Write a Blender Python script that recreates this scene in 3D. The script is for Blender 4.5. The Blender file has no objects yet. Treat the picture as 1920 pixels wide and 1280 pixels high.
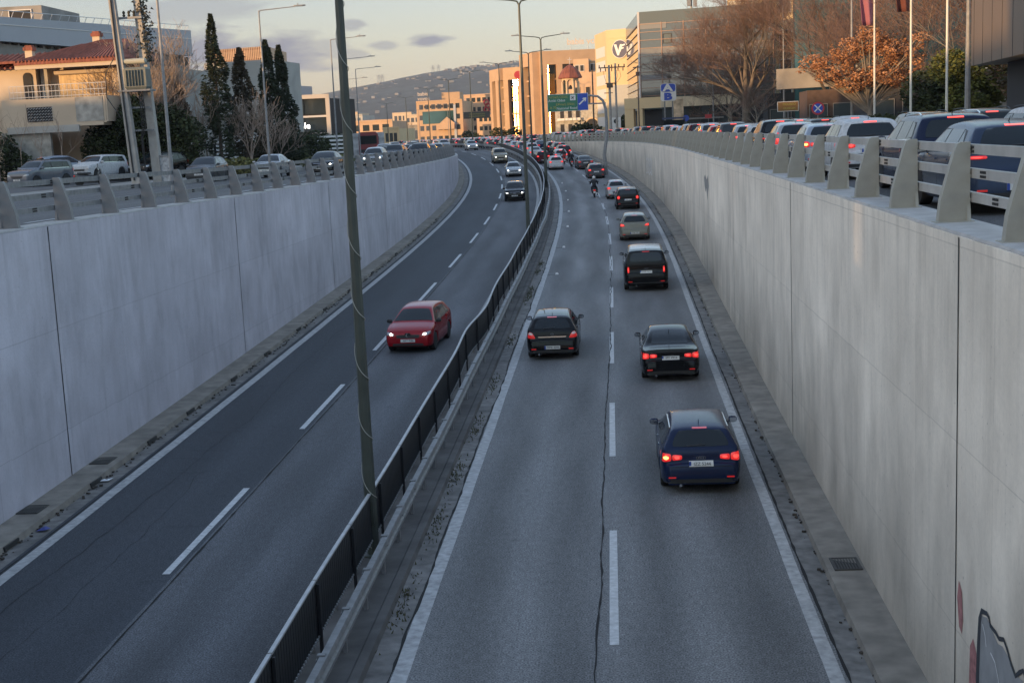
import bpy, bmesh, math, random
from mathutils import Vector, Matrix, noise
from mathutils.bvhtree import BVHTree
R = math.radians
random.seed(7)
C = bpy.context.scene.collection
scene = bpy.context.scene

# ---------------------------------------------------------------- camera
def cam_axes(pitch, roll, yaw):
    p, r, y = R(pitch), R(roll), R(yaw)
    F = Vector((math.sin(y)*math.cos(p), math.cos(y)*math.cos(p), -math.sin(p)))
    Rt = Vector((math.cos(y), -math.sin(y), 0)); U = Rt.cross(F)
    return F, Rt*math.cos(r)-U*math.sin(r), U*math.cos(r)+Rt*math.sin(r)
cf, cr, cu = cam_axes(10.0161, 2.7172, -7.0244)
cam_data = bpy.data.cameras.new('camera'); cam = bpy.data.objects.new('camera', cam_data); C.objects.link(cam)
cam.matrix_world = Matrix(((cr.x, cu.x, -cf.x, 0), (cr.y, cu.y, -cf.y, 0), (cr.z, cu.z, -cf.z, 1.5), (0, 0, 0, 1)))
cam_data.sensor_width = 36; cam_data.lens = 2723.9/1920*36
cam_data.shift_x = 0.0215; cam_data.shift_y = 0.0501
cam_data.clip_start = 0.5; cam_data.clip_end = 20000
scene.camera = cam

# ---------------------------------------------------------------- sky, sun, exposure
SUN_EL, SUN_AZ = R(2.3), R(226)          # azimuth clockwise from +Y
sun_dir = Vector((math.sin(SUN_AZ)*math.cos(SUN_EL), math.cos(SUN_AZ)*math.cos(SUN_EL), math.sin(SUN_EL)))
world = bpy.data.worlds.new('World'); scene.world = world; world.use_nodes = True
wn, wl = world.node_tree.nodes, world.node_tree.links
bg = wn['Background']; sky = wn.new('ShaderNodeTexSky'); sky.sky_type = 'NISHITA'
sky.sun_disc = False; sky.sun_elevation = SUN_EL+R(1.2); sky.sun_rotation = SUN_AZ
sky.altitude = 200; sky.air_density = 1.0; sky.dust_density = 1.2; sky.ozone_density = 1.6
geo_n = wn.new('ShaderNodeTexCoord'); mp = wn.new('ShaderNodeMapping')
mp.inputs['Scale'].default_value = (1.6, 1.6, 6.0); mp.inputs['Location'].default_value = (2.3, .35, .9)
nz = wn.new('ShaderNodeTexNoise'); nz.inputs['Scale'].default_value = 13; nz.inputs['Detail'].default_value = 9
nz.inputs['Roughness'].default_value = .58; nz.inputs['Distortion'].default_value = .3
rp = wn.new('ShaderNodeValToRGB'); rp.color_ramp.elements[0].position = .50; rp.color_ramp.elements[1].position = .78
rp.color_ramp.elements[0].color = (0, 0, 0, 1); rp.color_ramp.elements[1].color = (.62, .62, .62, 1)
mixc = wn.new('ShaderNodeMix'); mixc.data_type = 'RGBA'
wl.new(geo_n.outputs['Generated'], mp.inputs['Vector']); wl.new(mp.outputs['Vector'], nz.inputs['Vector'])
wl.new(nz.outputs['Fac'], rp.inputs['Fac'])
def wm(op, a, b=None, clamp=False):
    q = wn.new('ShaderNodeMath'); q.operation = op; q.use_clamp = clamp
    for i, v in enumerate((a, b)):
        if v is None: continue
        if isinstance(v, (int, float)): q.inputs[i].default_value = v
        else: wl.new(v, q.inputs[i])
    return q.outputs['Value']
sepc = wn.new('ShaderNodeSeparateXYZ'); wl.new(geo_n.outputs['Generated'], sepc.inputs[0])
cu_x = wm('DIVIDE', sepc.outputs['X'], wm('MAXIMUM', sepc.outputs['Y'], .05)); cu_z = wm('DIVIDE', sepc.outputs['Z'], wm('MAXIMUM', sepc.outputs['Y'], .05))
cmask = None     # a few cloud banks by bearing and height above the horizon, edges torn by the noise
for (u0, v0, du, dv, k_) in ((-.300, .068, .036, .012, 1.0), (-.262, .0615, .034, .0145, 1.0), (-.226, .0645, .013, .006, .5), (-.1555, .0655, .0145, .0042, .95), (-.205, .0785, .008, .003, .6), (-.32, .094, .045, .009, .45), (-.184, .0635, .009, .0028, .55), (-.256, .038, .014, .003, .4), (-.210, .059, .012, .003, .5), (.6, .30, .4, .06, .5), (-.9, .35, .4, .08, .6)):
    a = wm('MULTIPLY', wm('SUBTRACT', cu_x, u0), 1/du); b = wm('MULTIPLY', wm('SUBTRACT', cu_z, v0), 1/dv)
    r2 = wm('SQRT', wm('ADD', wm('MULTIPLY', a, a), wm('MULTIPLY', b, b)))
    g_ = wm('SUBTRACT', 1.22, r2)
    g_ = wm('ADD', g_, wm('MULTIPLY', wm('SUBTRACT', nz.outputs['Fac'], .5), 3.2))
    g_ = wm('MULTIPLY', wm('MULTIPLY', g_, 1.5, True), k_)
    cmask = g_ if cmask is None else wm('MAXIMUM', cmask, g_)
wl.new(cmask, mixc.inputs['Factor'])
hsv = wn.new('ShaderNodeHueSaturation'); hsv.inputs['Saturation'].default_value = .62; hsv.inputs['Value'].default_value = 1.0
wl.new(sky.outputs['Color'], hsv.inputs['Color'])
sep = wn.new('ShaderNodeSeparateXYZ'); wl.new(geo_n.outputs['Generated'], sep.inputs[0])
zr_ = wn.new('ShaderNodeValToRGB'); cr0 = zr_.color_ramp; cr0.elements[0].position = 0.0; cr0.elements[0].color = (.475, .445, .465, 1)
cr0.elements[1].position = .12; cr0.elements[1].color = (.315, .325, .40, 1)
e = cr0.elements.new(.35); e.color = (.62, .69, .84, 1); e = cr0.elements.new(.8); e.color = (.80, .86, .98, 1)
wl.new(sep.outputs['Z'], zr_.inputs['Fac'])
tint = wn.new('ShaderNodeMix'); tint.data_type = 'RGBA'; tint.blend_type = 'MULTIPLY'; tint.inputs['Factor'].default_value = 1
wl.new(hsv.outputs['Color'], tint.inputs['A']); wl.new(zr_.outputs['Color'], tint.inputs['B'])
gain = wn.new('ShaderNodeVectorMath'); gain.operation = 'SCALE'; gain.inputs['Scale'].default_value = 2.85; wl.new(tint.outputs['Result'], gain.inputs[0])
lim = wn.new('ShaderNodeVectorMath'); lim.operation = 'MINIMUM'; wl.new(gain.outputs['Vector'], lim.inputs[0]); lim.inputs[1].default_value = (4.2, 3.5, 3.2)
wl.new(lim.outputs['Vector'], mixc.inputs['A'])
mixc.inputs['B'].default_value = (.82, .85, 1.02, 1)
wl.new(mixc.outputs['Result'], bg.inputs['Color']); bg.inputs['Strength'].default_value = 0.15
sun_data = bpy.data.lights.new('sun', 'SUN'); sun = bpy.data.objects.new('sun', sun_data); C.objects.link(sun)
sun_data.energy = 2.4; sun_data.angle = R(0.5); sun_data.color = (1.0, .60, .27)
sun.rotation_euler = (-sun_dir).to_track_quat('-Z', 'Y').to_euler()
scene.view_settings.view_transform = 'Standard'; scene.view_settings.look = 'None'
scene.view_settings.gamma = 1; scene.view_settings.use_curve_mapping = False
scene.view_settings.exposure = 1.36
scene.render.engine = 'CYCLES'

# ---------------------------------------------------------------- road geometry (plan and profile)
TH=[(-60,1.9),(30,1.9),(40,1.88),(50,1.82),(60,1.8),(70,1.88),(80,2.1),(90,2.45),(100,2.91),(110,3.44),(120,4.05),(130,4.73),(140,5.51),(150,6.47),(160,7.6),(170,9.0),(180,10.5),(190,11.9),(200,13.0),(220,14.4),(250,15),(360,15),(520,24),(900,30)]
ZZ=[(-60,-6.75),(0,-6.7),(10,-6.66),(20,-6.57),(30,-6.4),(40,-6.2),(50,-5.96),(60,-5.7),(70,-5.44),(80,-5.17),(90,-4.9),(100,-4.63),(110,-4.36),(120,-4.09),(130,-3.81),(140,-3.51),(150,-3.17),(160,-2.79),(170,-2.38),(180,-1.93),(190,-1.5),(200,-1.12),(210,-.8),(220,-.58),(240,-.45),(260,-.4),(900,-.4)]
ZL=[(-60,-.08),(30,-.1),(42,-.15),(53,-.25),(75,-.28),(120,-.34),(160,-.4),(240,-.3),(900,-.3)]
ZR=[(-60,0),(16,0),(27,.05),(40,.09),(75,.1),(128,.2),(190,.2),(250,.0),(300,-.2),(900,-.3)]
def ip(T, s):
    if s <= T[0][0]: return T[0][1]
    for (a, b), (c, d) in zip(T, T[1:]):
        if s <= c: return b+(d-b)*(s-a)/(c-a)
    return T[-1][1]
def sm(T, s): return (ip(T, s-5)+ip(T, s)+ip(T, s+5))/3
PATH = {30: (-1.19, 30.19)}
_x, _y = PATH[30]
for s in range(30, 900):
    t = R(sm(TH, s+.5)); _x -= math.sin(t); _y += math.cos(t); PATH[s+1] = (_x, _y)
_x, _y = PATH[30]
for s in range(30, -60, -1):
    t = R(sm(TH, s-.5)); _x += math.sin(t); _y -= math.cos(t); PATH[s-1] = (_x, _y)
def road(s, off, z=None, dz=0.0):
    i = max(-60, min(899, int(math.floor(s)))); f = s-i
    a, b = PATH[i], PATH[i+1]; t = R(sm(TH, s))
    return Vector((a[0]+(b[0]-a[0])*f+off*math.cos(t), a[1]+(b[1]-a[1])*f+off*math.sin(t), (sm(ZZ, s) if z is None else z)+dz))
def head(s): return R(sm(TH, s))
def zl(s): return sm(ZL, s)
def zr(s): return sm(ZR, s)

# ---------------------------------------------------------------- materials
MATS = {}
def mat(name, col, rough=.6, metal=0.0, var=0.0, scale=3.0, bump=0.0, coat=0.0, emit=None, estr=0.0, stretch=None, spec=.5, uv=False, detail=4, var2=0.0, scale2=.4, alpha=None):
    if name in MATS: return MATS[name]
    m = bpy.data.materials.new(name); m.use_nodes = True; n, l = m.node_tree.nodes, m.node_tree.links
    b = n['Principled BSDF']; b.inputs['Base Color'].default_value = (*col, 1)
    b.inputs['Roughness'].default_value = rough; b.inputs['Metallic'].default_value = metal
    b.inputs['Specular IOR Level'].default_value = spec
    if coat: b.inputs['Coat Weight'].default_value = coat; b.inputs['Coat Roughness'].default_value = .04
    if emit: b.inputs['Emission Color'].default_value = (*emit, 1); b.inputs['Emission Strength'].default_value = estr
    if var or bump:
        tc = n.new('ShaderNodeTexCoord'); mpn = n.new('ShaderNodeMapping')
        if stretch: mpn.inputs['Scale'].default_value = stretch
        l.new(tc.outputs['UV' if uv else 'Object'], mpn.inputs['Vector'])
        t = n.new('ShaderNodeTexNoise'); t.inputs['Scale'].default_value = scale; t.inputs['Detail'].default_value = detail
        l.new(mpn.outputs['Vector'], t.inputs['Vector'])
        if var:
            mx = n.new('ShaderNodeMix'); mx.data_type = 'RGBA'
            cr_ = n.new('ShaderNodeValToRGB'); cr_.color_ramp.elements[0].position = .3; cr_.color_ramp.elements[1].position = .7
            l.new(t.outputs['Fac'], cr_.inputs['Fac']); l.new(cr_.outputs['Color'], mx.inputs['Factor'])
            mx.inputs['A'].default_value = (*[c*(1-var) for c in col], 1); mx.inputs['B'].default_value = (*[min(1, c*(1+var)) for c in col], 1)
            out = mx.outputs['Result']
            if var2:
                t2 = n.new('ShaderNodeTexNoise'); t2.inputs['Scale'].default_value = scale2; t2.inputs['Detail'].default_value = 5
                l.new(tc.outputs['UV' if uv else 'Object'], t2.inputs['Vector'])
                mr = n.new('ShaderNodeMapRange'); mr.inputs['From Min'].default_value = .3; mr.inputs['From Max'].default_value = .7
                mr.inputs['To Min'].default_value = 1-var2; mr.inputs['To Max'].default_value = 1+var2
                l.new(t2.outputs['Fac'], mr.inputs['Value'])
                vm = n.new('ShaderNodeVectorMath'); vm.operation = 'SCALE'
                l.new(out, vm.inputs[0]); l.new(mr.outputs['Result'], vm.inputs['Scale']); out = vm.outputs['Vector']
            l.new(out, b.inputs['Base Color'])
        if bump:
            bp = n.new('ShaderNodeBump'); bp.inputs['Strength'].default_value = bump; bp.inputs['Distance'].default_value = .02
            l.new(t.outputs['Fac'], bp.inputs['Height']); l.new(bp.outputs['Normal'], b.inputs['Normal'])
    MATS[name] = m
    return m

def asphalt(name, col, tracks):
    """asphalt in metres: UV = (offset across, distance along); aggregate grain, long wear bands, patches"""
    m = bpy.data.materials.new(name); m.use_nodes = True; n, l = m.node_tree.nodes, m.node_tree.links
    b = n['Principled BSDF']; b.inputs['Roughness'].default_value = .78; b.inputs['Specular IOR Level'].default_value = .35
    tc = n.new('ShaderNodeTexCoord')
    def nz_(scale, det, st):
        mp_ = n.new('ShaderNodeMapping'); mp_.inputs['Scale'].default_value = st
        t = n.new('ShaderNodeTexNoise'); t.inputs['Scale'].default_value = scale; t.inputs['Detail'].default_value = det
        l.new(tc.outputs['UV'], mp_.inputs['Vector']); l.new(mp_.outputs['Vector'], t.inputs['Vector']); return t.outputs['Fac']
    def rng(x, a, b_, lo, hi):
        r = n.new('ShaderNodeMapRange'); r.inputs['From Min'].default_value = a; r.inputs['From Max'].default_value = b_
        r.inputs['To Min'].default_value = lo; r.inputs['To Max'].default_value = hi; l.new(x, r.inputs['Value']); return r.outputs['Result']
    def mul(x, y):
        q = n.new('ShaderNodeMath'); q.operation = 'MULTIPLY'; l.new(x, q.inputs[0]); l.new(y, q.inputs[1]); return q.outputs['Value']
    f = rng(nz_(34, 3, (1, 1, 1)), .36, .64, .48, 1.58)
    f = mul(f, rng(nz_(9, 5, (1, .5, 1)), .3, .7, .86, 1.14))
    f = mul(f, rng(nz_(.9, 5, (1, .12, 1)), .3, .7, 1-tracks, 1+tracks))
    f = mul(f, rng(nz_(.25, 4, (1, .25, 1)), .35, .65, .88, 1.12))
    f = mul(f, rng(nz_(2.2, 6, (1, .9, 1)), .60, .80, 1.0, .80))
    sx_ = n.new('ShaderNodeSeparateXYZ'); l.new(tc.outputs['UV'], sx_.inputs[0])
    def mt(op, x, y=None):
        q = n.new('ShaderNodeMath'); q.operation = op
        for i, v_ in enumerate((x, y)):
            if v_ is None: continue
            if isinstance(v_, (int, float)): q.inputs[i].default_value = v_
            else: l.new(v_, q.inputs[i])
        return q.outputs['Value']
    w_ = mt('SINE', mt('MULTIPLY', mt('ADD', sx_.outputs['X'], mt('MULTIPLY', nz_(.06, 2, (0, 1, 1)), .8)), 2*math.pi/1.63))   # wheel tracks polished by tyres
    f = mul(f, rng(w_, -1, 1, 1-tracks*.55, 1+tracks*.75))
    v = n.new('ShaderNodeVectorMath'); v.operation = 'SCALE'; v.inputs[0].default_value = col; l.new(f, v.inputs['Scale'])
    l.new(v.outputs['Vector'], b.inputs['Base Color'])
    bp = n.new('ShaderNodeBump'); bp.inputs['Strength'].default_value = .35; bp.inputs['Distance'].default_value = .01
    l.new(nz_(60, 2, (1, 1, 1)), bp.inputs['Height']); l.new(bp.outputs['Normal'], b.inputs['Normal'])
    MATS[name] = m; return m

def concrete_wall(name, col, foot_tone=0):
    """UV = (distance along, height): vertical run-off streaks, board marks, blotches"""
    m = bpy.data.materials.new(name); m.use_nodes = True; n, l = m.node_tree.nodes, m.node_tree.links
    b = n['Principled BSDF']; b.inputs['Roughness'].default_value = .85; b.inputs['Specular IOR Level'].default_value = .25
    tc = n.new('ShaderNodeTexCoord')
    def nz_(scale, det, st, rough=.5):
        mp_ = n.new('ShaderNodeMapping'); mp_.inputs['Scale'].default_value = st
        t = n.new('ShaderNodeTexNoise'); t.inputs['Scale'].default_value = scale; t.inputs['Detail'].default_value = det; t.inputs['Roughness'].default_value = rough
        l.new(tc.outputs['UV'], mp_.inputs['Vector']); l.new(mp_.outputs['Vector'], t.inputs['Vector']); return t.outputs['Fac']
    def rng(x, a, b_, lo, hi):
        r = n.new('ShaderNodeMapRange'); r.inputs['From Min'].default_value = a; r.inputs['From Max'].default_value = b_
        r.inputs['To Min'].default_value = lo; r.inputs['To Max'].default_value = hi; l.new(x, r.inputs['Value']); return r.outputs['Result']
    def mul(x, y):
        q = n.new('ShaderNodeMath'); q.operation = 'MULTIPLY'; l.new(x, q.inputs[0]); l.new(y, q.inputs[1]); return q.outputs['Value']
    f = rng(nz_(3.2, 5, (1, .05, 1)), .32, .68, .98, 1.02)
    f = mul(f, rng(nz_(5, 6, (1, .06, 1), .6), .60, .80, 1.0, .80))
    f = mul(f, rng(nz_(1.1, 7, (1, .3, 1), .65), .5, .64, 1.0, .87))
    f = mul(f, rng(nz_(.35, 6, (1, 1, 1), .6), .32, .68, .83, 1.12))
    f = mul(f, rng(nz_(14, 5, (1, 1, 1)), .3, .7, .96, 1.04))
    # formwork panels: slightly different tone each
    br = n.new('ShaderNodeTexBrick'); br.offset = 0; br.inputs['Scale'].default_value = 1; br.inputs['Brick Width'].default_value = 4.325; br.inputs['Row Height'].default_value = 2.47
    br.inputs['Mortar Size'].default_value = .012; br.inputs['Mortar Smooth'].default_value = .5
    br.inputs['Color1'].default_value = (.94, .94, .94, 1); br.inputs['Color2'].default_value = (1.04, 1.04, 1.04, 1); br.inputs['Mortar'].default_value = (.80, .80, .80, 1)
    mpb = n.new('ShaderNodeMapping'); mpb.inputs['Location'].default_value = (.85, 10, 0)
    l.new(tc.outputs['UV'], mpb.inputs['Vector']); l.new(mpb.outputs['Vector'], br.inputs['Vector'])
    v = n.new('ShaderNodeVectorMath'); v.operation = 'SCALE'; v.inputs[0].default_value = col; l.new(f, v.inputs['Scale'])
    v2 = n.new('ShaderNodeVectorMath'); v2.operation = 'MULTIPLY'; l.new(v.outputs['Vector'], v2.inputs[0]); l.new(br.outputs['Color'], v2.inputs[1])
    # run-off stains that start under the coping
    sx = n.new('ShaderNodeSeparateXYZ'); l.new(tc.outputs['UV'], sx.inputs[0])
    top_ = rng(sx.outputs['Y'], -3.2, -.1, 0, 1); st_ = rng(nz_(2.6, 6, (1, .03, 1), .65), .50, .72, 0, 1)
    stn = n.new('ShaderNodeVectorMath'); stn.operation = 'SCALE'; l.new(v2.outputs['Vector'], stn.inputs[0]); l.new(rng(mul(top_, st_), 0, 1, 1.0, .74), stn.inputs['Scale']); v2 = stn
    spk = n.new('ShaderNodeVectorMath'); spk.operation = 'SCALE'; l.new(v2.outputs['Vector'], spk.inputs[0]); l.new(rng(nz_(13, 2, (1, 1, 1)), .70, .76, 1.0, .62), spk.inputs['Scale']); v2 = spk
    if foot_tone:     # darker towards the foot of the wall, torn edge
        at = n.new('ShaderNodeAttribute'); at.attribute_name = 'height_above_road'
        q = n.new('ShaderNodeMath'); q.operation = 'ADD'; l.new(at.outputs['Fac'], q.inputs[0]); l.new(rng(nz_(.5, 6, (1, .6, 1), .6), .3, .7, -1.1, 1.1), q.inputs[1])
        gs_ = n.new('ShaderNodeVectorMath'); gs_.operation = 'SCALE'; l.new(v2.outputs['Vector'], gs_.inputs[0]); l.new(rng(q.outputs['Value'], .2, 3.6, foot_tone, 1.0), gs_.inputs['Scale']); v2 = gs_
    tint = n.new('ShaderNodeMix'); tint.data_type = 'RGBA'; l.new(rng(nz_(1.3, 5, (1, .5, 1)), .45, .75, 0, .35), tint.inputs['Factor'])
    l.new(v2.outputs['Vector'], tint.inputs['A']); tint.inputs['B'].default_value = (col[0]*.62, col[1]*.6, col[2]*.58, 1)
    l.new(tint.outputs['Result'], b.inputs['Base Color'])
    bp = n.new('ShaderNodeBump'); bp.inputs['Strength'].default_value = .25; bp.inputs['Distance'].default_value = .02
    l.new(nz_(6, 6, (1, .3, 1)), bp.inputs['Height']); l.new(bp.outputs['Normal'], b.inputs['Normal'])
    MATS[name] = m; return m

# ---------------------------------------------------------------- mesh builder
class MB:
    def __init__(s): s.v = []; s.f = []; s.m = []; s.uv = []
    def add(s, vs, fs, mi=0, uvs=None):
        o = len(s.v); s.v += [tuple(v) for v in vs]; s.f += [tuple(i+o for i in f) for f in fs]; s.m += [mi]*len(fs)
        s.uv += uvs if uvs else [None]*len(fs)
        return s
    def box(s, c, d, rz=0.0, mi=0, rot=None, top=None):
        x, y, z = d[0]/2, d[1]/2, d[2]/2; t = top or (1, 1)
        vs = [Vector(p) for p in [(-x,-y,-z),(x,-y,-z),(x,y,-z),(-x,y,-z),(-x*t[0],-y*t[1],z),(x*t[0],-y*t[1],z),(x*t[0],y*t[1],z),(-x*t[0],y*t[1],z)]]
        Mx = rot if rot else Matrix.Rotation(rz, 3, 'Z')
        return s.add([Mx@v+Vector(c) for v in vs], [(0,3,2,1),(4,5,6,7),(0,1,5,4),(1,2,6,5),(2,3,7,6),(3,0,4,7)], mi)
    def tube(s, pts, rads, n=8, mi=0, cap=True):
        if not isinstance(rads, (list, tuple)): rads = [rads]*len(pts)
        pts = [Vector(p) for p in pts]; rings = []; up = None
        for i, p in enumerate(pts):
            d = (pts[min(i+1, len(pts)-1)]-pts[max(i-1, 0)]).normalized()
            if up is None: up = Vector((0, 0, 1)) if abs(d.z) < .9 else Vector((1, 0, 0))
            a = d.cross(up).normalized(); b_ = a.cross(d).normalized(); up = b_
            rings.append([p+(a*math.cos(2*math.pi*k/n)+b_*math.sin(2*math.pi*k/n))*rads[i] for k in range(n)])
        return s.loft(rings, mi, cap)
    def loft(s, rings, mi=0, cap=True, closed=True):
        n = len(rings[0]); vs = [v for r in rings for v in r]; fs = []
        for i in range(len(rings)-1):
            for k in range(n if closed else n-1):
                k2 = (k+1) % n; fs.append((i*n+k, i*n+k2, (i+1)*n+k2, (i+1)*n+k))
        if cap: fs += [tuple(range(n-1, -1, -1)), tuple(range((len(rings)-1)*n, len(rings)*n))]
        return s.add(vs, fs, mi)
    def lathe(s, prof, n=16, c=(0, 0, 0), axis='Z', mi=0):
        rings = []
        for r_, h in prof:
            ring = []
            for k in range(n):
                a = 2*math.pi*k/n; p = (r_*math.cos(a), r_*math.sin(a), h)
                if axis == 'X': p = (p[2], p[0], p[1])
                if axis == 'Y': p = (p[0], p[2], p[1])
                ring.append(Vector(p)+Vector(c))
            rings.append(ring)
        return s.loft(rings, mi)
    def prism(s, poly, d, mi=0, fr=None):
        """poly: 2D points (x, z); extruded d along local +Y; fr: Matrix 4x4"""
        n = len(poly); vs = [Vector((a, 0, b)) for a, b in poly]+[Vector((a, d, b)) for a, b in poly]
        if fr is not None: vs = [fr@v for v in vs]
        fs = [tuple(range(n)), tuple(range(2*n-1, n-1, -1))]+[(k, n+k, n+(k+1) % n, (k+1) % n) for k in range(n)]
        return s.add(vs, fs, mi)
    def build(s, name, mats, parent=None, smooth=False, angle=35, kind=None, label=None, cat=None, group=None, recalc=True):
        me = bpy.data.meshes.new(name); me.from_pydata(s.v, [], s.f)
        if not isinstance(mats, (list, tuple)): mats = [mats]
        for m in mats: me.materials.append(m)
        if len(mats) > 1: me.polygons.foreach_set('material_index', s.m)
        if any(u is not None for u in s.uv):
            lay = me.uv_layers.new(name='UVMap')
            for p, u in zip(me.polygons, s.uv):
                if u:
                    for li, c in zip(p.loop_indices, u): lay.data[li].uv = c
        me.update()
        if smooth or recalc:
            bm = bmesh.new(); bm.from_mesh(me)
            if recalc: bmesh.ops.recalc_face_normals(bm, faces=bm.faces)
            if smooth:
                for f in bm.faces: f.smooth = True
                ca = R(angle)
                for e in bm.edges:
                    if len(e.link_faces) == 2 and e.calc_face_angle(0) > ca: e.smooth = False
            bm.to_mesh(me); bm.free()
        o = bpy.data.objects.new(name, me); C.objects.link(o)
        if parent: o.parent = parent
        tag(o, label, cat, group, kind)
        return o
def tag(o, label=None, cat=None, group=None, kind=None):
    if label: o['label'] = label
    if cat: o['category'] = cat
    if group: o['group'] = group
    if kind: o['kind'] = kind
    return o
def thing(name, label, cat, loc=(0, 0, 0), rz=0.0, group=None):
    o = bpy.data.objects.new(name, None); C.objects.link(o); o.location = loc; o.rotation_euler = (0, 0, rz)
    o.empty_display_size = .1
    return tag(o, label, cat, group)
KIDS = {}
def reg_kids(root):
    kids = {}
    for o in bpy.data.objects:
        if o.parent: kids.setdefault(o.parent.name, []).append(o)
    KIDS[root.name] = kids
def dup(root, loc, rz, label, group=None, swap=None):
    def cp(o, par):
        c = o.copy(); C.objects.link(c); c.parent = par
        if swap and o.type == 'MESH':
            for i, sl in enumerate(c.material_slots):
                if sl.material and sl.material.name in swap:
                    nm_ = sl.material.name; sl.link = 'OBJECT'; sl.material = swap[nm_]
        for ch in kk.get(o.name, ()): cp(ch, c)
        return c
    if root.name not in KIDS: reg_kids(root)
    kk = KIDS[root.name]
    r = cp(root, None); r.location = loc; r.rotation_euler = (0, 0, rz); r['label'] = label
    if group: r['group'] = group
    elif 'group' in r: del r['group']
    return r
ORD = ['first','second','third','fourth','fifth','sixth','seventh','eighth','ninth','tenth','eleventh','twelfth','thirteenth','fourteenth','fifteenth','sixteenth','seventeenth','eighteenth','nineteenth','twentieth','twenty-first','twenty-second','twenty-third','twenty-fourth','twenty-fifth','twenty-sixth','twenty-seventh','twenty-eighth','twenty-ninth','thirtieth']
_tc = {}
def text_geo(txt, size, extrude=.004, bold=0.0):
    k = (txt, size, extrude, bold)
    if k in _tc: return _tc[k]
    cu_ = bpy.data.curves.new('t', 'FONT'); cu_.body = txt; cu_.size = size; cu_.extrude = extrude; cu_.align_x = 'CENTER'; cu_.align_y = 'CENTER'; cu_.resolution_u = 3; cu_.offset = bold
    o = bpy.data.objects.new('t', cu_); C.objects.link(o)
    dg = bpy.context.evaluated_depsgraph_get(); me = bpy.data.meshes.new_from_object(o.evaluated_get(dg))
    vs = [v.co.copy() for v in me.vertices]; fs = [tuple(p.vertices) for p in me.polygons]
    bpy.data.objects.remove(o); bpy.data.curves.remove(cu_); bpy.data.meshes.remove(me)
    _tc[k] = (vs, fs); return _tc[k]
def add_text(mb, txt, size, M4, mi=0, extrude=.004, sx=1.0, bold=0.0):
    vs, fs = text_geo(txt, size, extrude, bold); mb.add([M4@Vector((v.x*sx, v.y, v.z)) for v in vs], fs, mi)
def frame(o, xdir, up=(0, 0, 1)):
    """4x4 whose X = xdir, Y = up (text plane), Z = normal"""
    x = Vector(xdir).normalized(); y = Vector(up).normalized(); z = x.cross(y).normalized(); y = z.cross(x)
    return Matrix(((x.x, y.x, z.x, o[0]), (x.y, y.y, z.y, o[1]), (x.z, y.z, z.z, o[2]), (0, 0, 0, 1)))
# ================================================================ SETTING
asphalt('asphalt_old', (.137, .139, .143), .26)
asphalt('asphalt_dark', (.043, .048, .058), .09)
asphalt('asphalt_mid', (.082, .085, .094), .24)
asphalt('asphalt_street', (.085, .084, .085), .1)
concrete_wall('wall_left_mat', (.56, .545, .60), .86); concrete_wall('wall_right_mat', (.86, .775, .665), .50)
mat('concrete_walk', (.21, .19, .165), .9, var=.25, scale=2.2, bump=.3, var2=.18, scale2=.5, uv=True, detail=8)
mat('concrete_gutter', (.155, .15, .145), .9, var=.35, scale=3.5, bump=.4, var2=.25, scale2=.7, uv=True, detail=8)
mat('kerb_stone', (.26, .25, .235), .9, var=.3, scale=4, bump=.3, uv=True, detail=8)
mat('coping', (.42, .41, .40), .85, var=.15, scale=3, bump=.3, detail=8)
mat('paint_white', (.48, .49, .50), .7, var=.2, scale=9, detail=8, bump=.1)
mat('paint_line', (.36, .365, .37), .75, var=.28, scale=7, detail=9, bump=.1)
mat('crack', (.012, .012, .013), .95)
mat('black_seam', (.03, .03, .03), .9)
mat('galv', (.24, .245, .25), .6, metal=.1, var=.18, scale=5, detail=6)
mat('galv_dull', (.21, .215, .22), .6, metal=.15, var=.2, scale=6, detail=6)
mat('post_paint', (.33, .32, .275), .6, var=.10, scale=4, detail=6)
mat('post_paint_left', (.215, .215, .215), .65, var=.12, scale=4, detail=6)
mat('rail_paint', (.40, .385, .36), .55, metal=.05, var=.14, scale=3, detail=6)
mat('glare_dark', (.022, .024, .028), .6, metal=.3)
mat('pole_green', (.05, .06, .05), .5, var=.2, scale=2, detail=5)
mat('earth', (.13, .115, .09), .95, var=.3, scale=.15, detail=8, bump=.2)
mat('verge_green', (.055, .07, .03), .95, var=.4, scale=.5, detail=8)
mat('pave_tile', (.25, .24, .225), .9, var=.15, scale=1.2, detail=7)
mat('rust', (.16, .10, .06), .9, var=.3, scale=6)

def srange(a, b, step): 
    out = []; s = a
    while s < b-1e-6: out.append(s); s += step
    return out+[b]
def strip(name, prof, m, s0, s1, step=2.0, zf=None, kind='structure', parent=None, build=True, mb=None, wig=None, uvx=True, label=None, cat=None):
    """sweep the cross profile [(offset, dz), ...] along the road; UV in metres"""
    mb = mb or MB(); S = srange(s0, s1, step); rows = []; k = len(prof)
    d = [0]
    for (a, b), (c, e) in zip(prof, prof[1:]): d.append(d[-1]+math.hypot(c-a, e-b))
    vs = []
    for s in S:
        for o, dz in prof:
            o2 = o+(wig(s, o) if wig else 0)
            vs.append(road(s, o2, z=None if zf is None else zf(s), dz=dz))
    fs, uv = [], []
    for i in range(len(S)-1):
        for j in range(k-1):
            fs.append((i*k+j, i*k+j+1, (i+1)*k+j+1, (i+1)*k+j))
            uv.append([(prof[0][0]+d[j], S[i]), (prof[0][0]+d[j+1], S[i]), (prof[0][0]+d[j+1], S[i+1]), (prof[0][0]+d[j], S[i+1])])
    mb.add(vs, fs, 0, uv)
    return mb.build(name, m, parent, kind=kind, label=label, cat=cat, recalc=False) if build else mb

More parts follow.
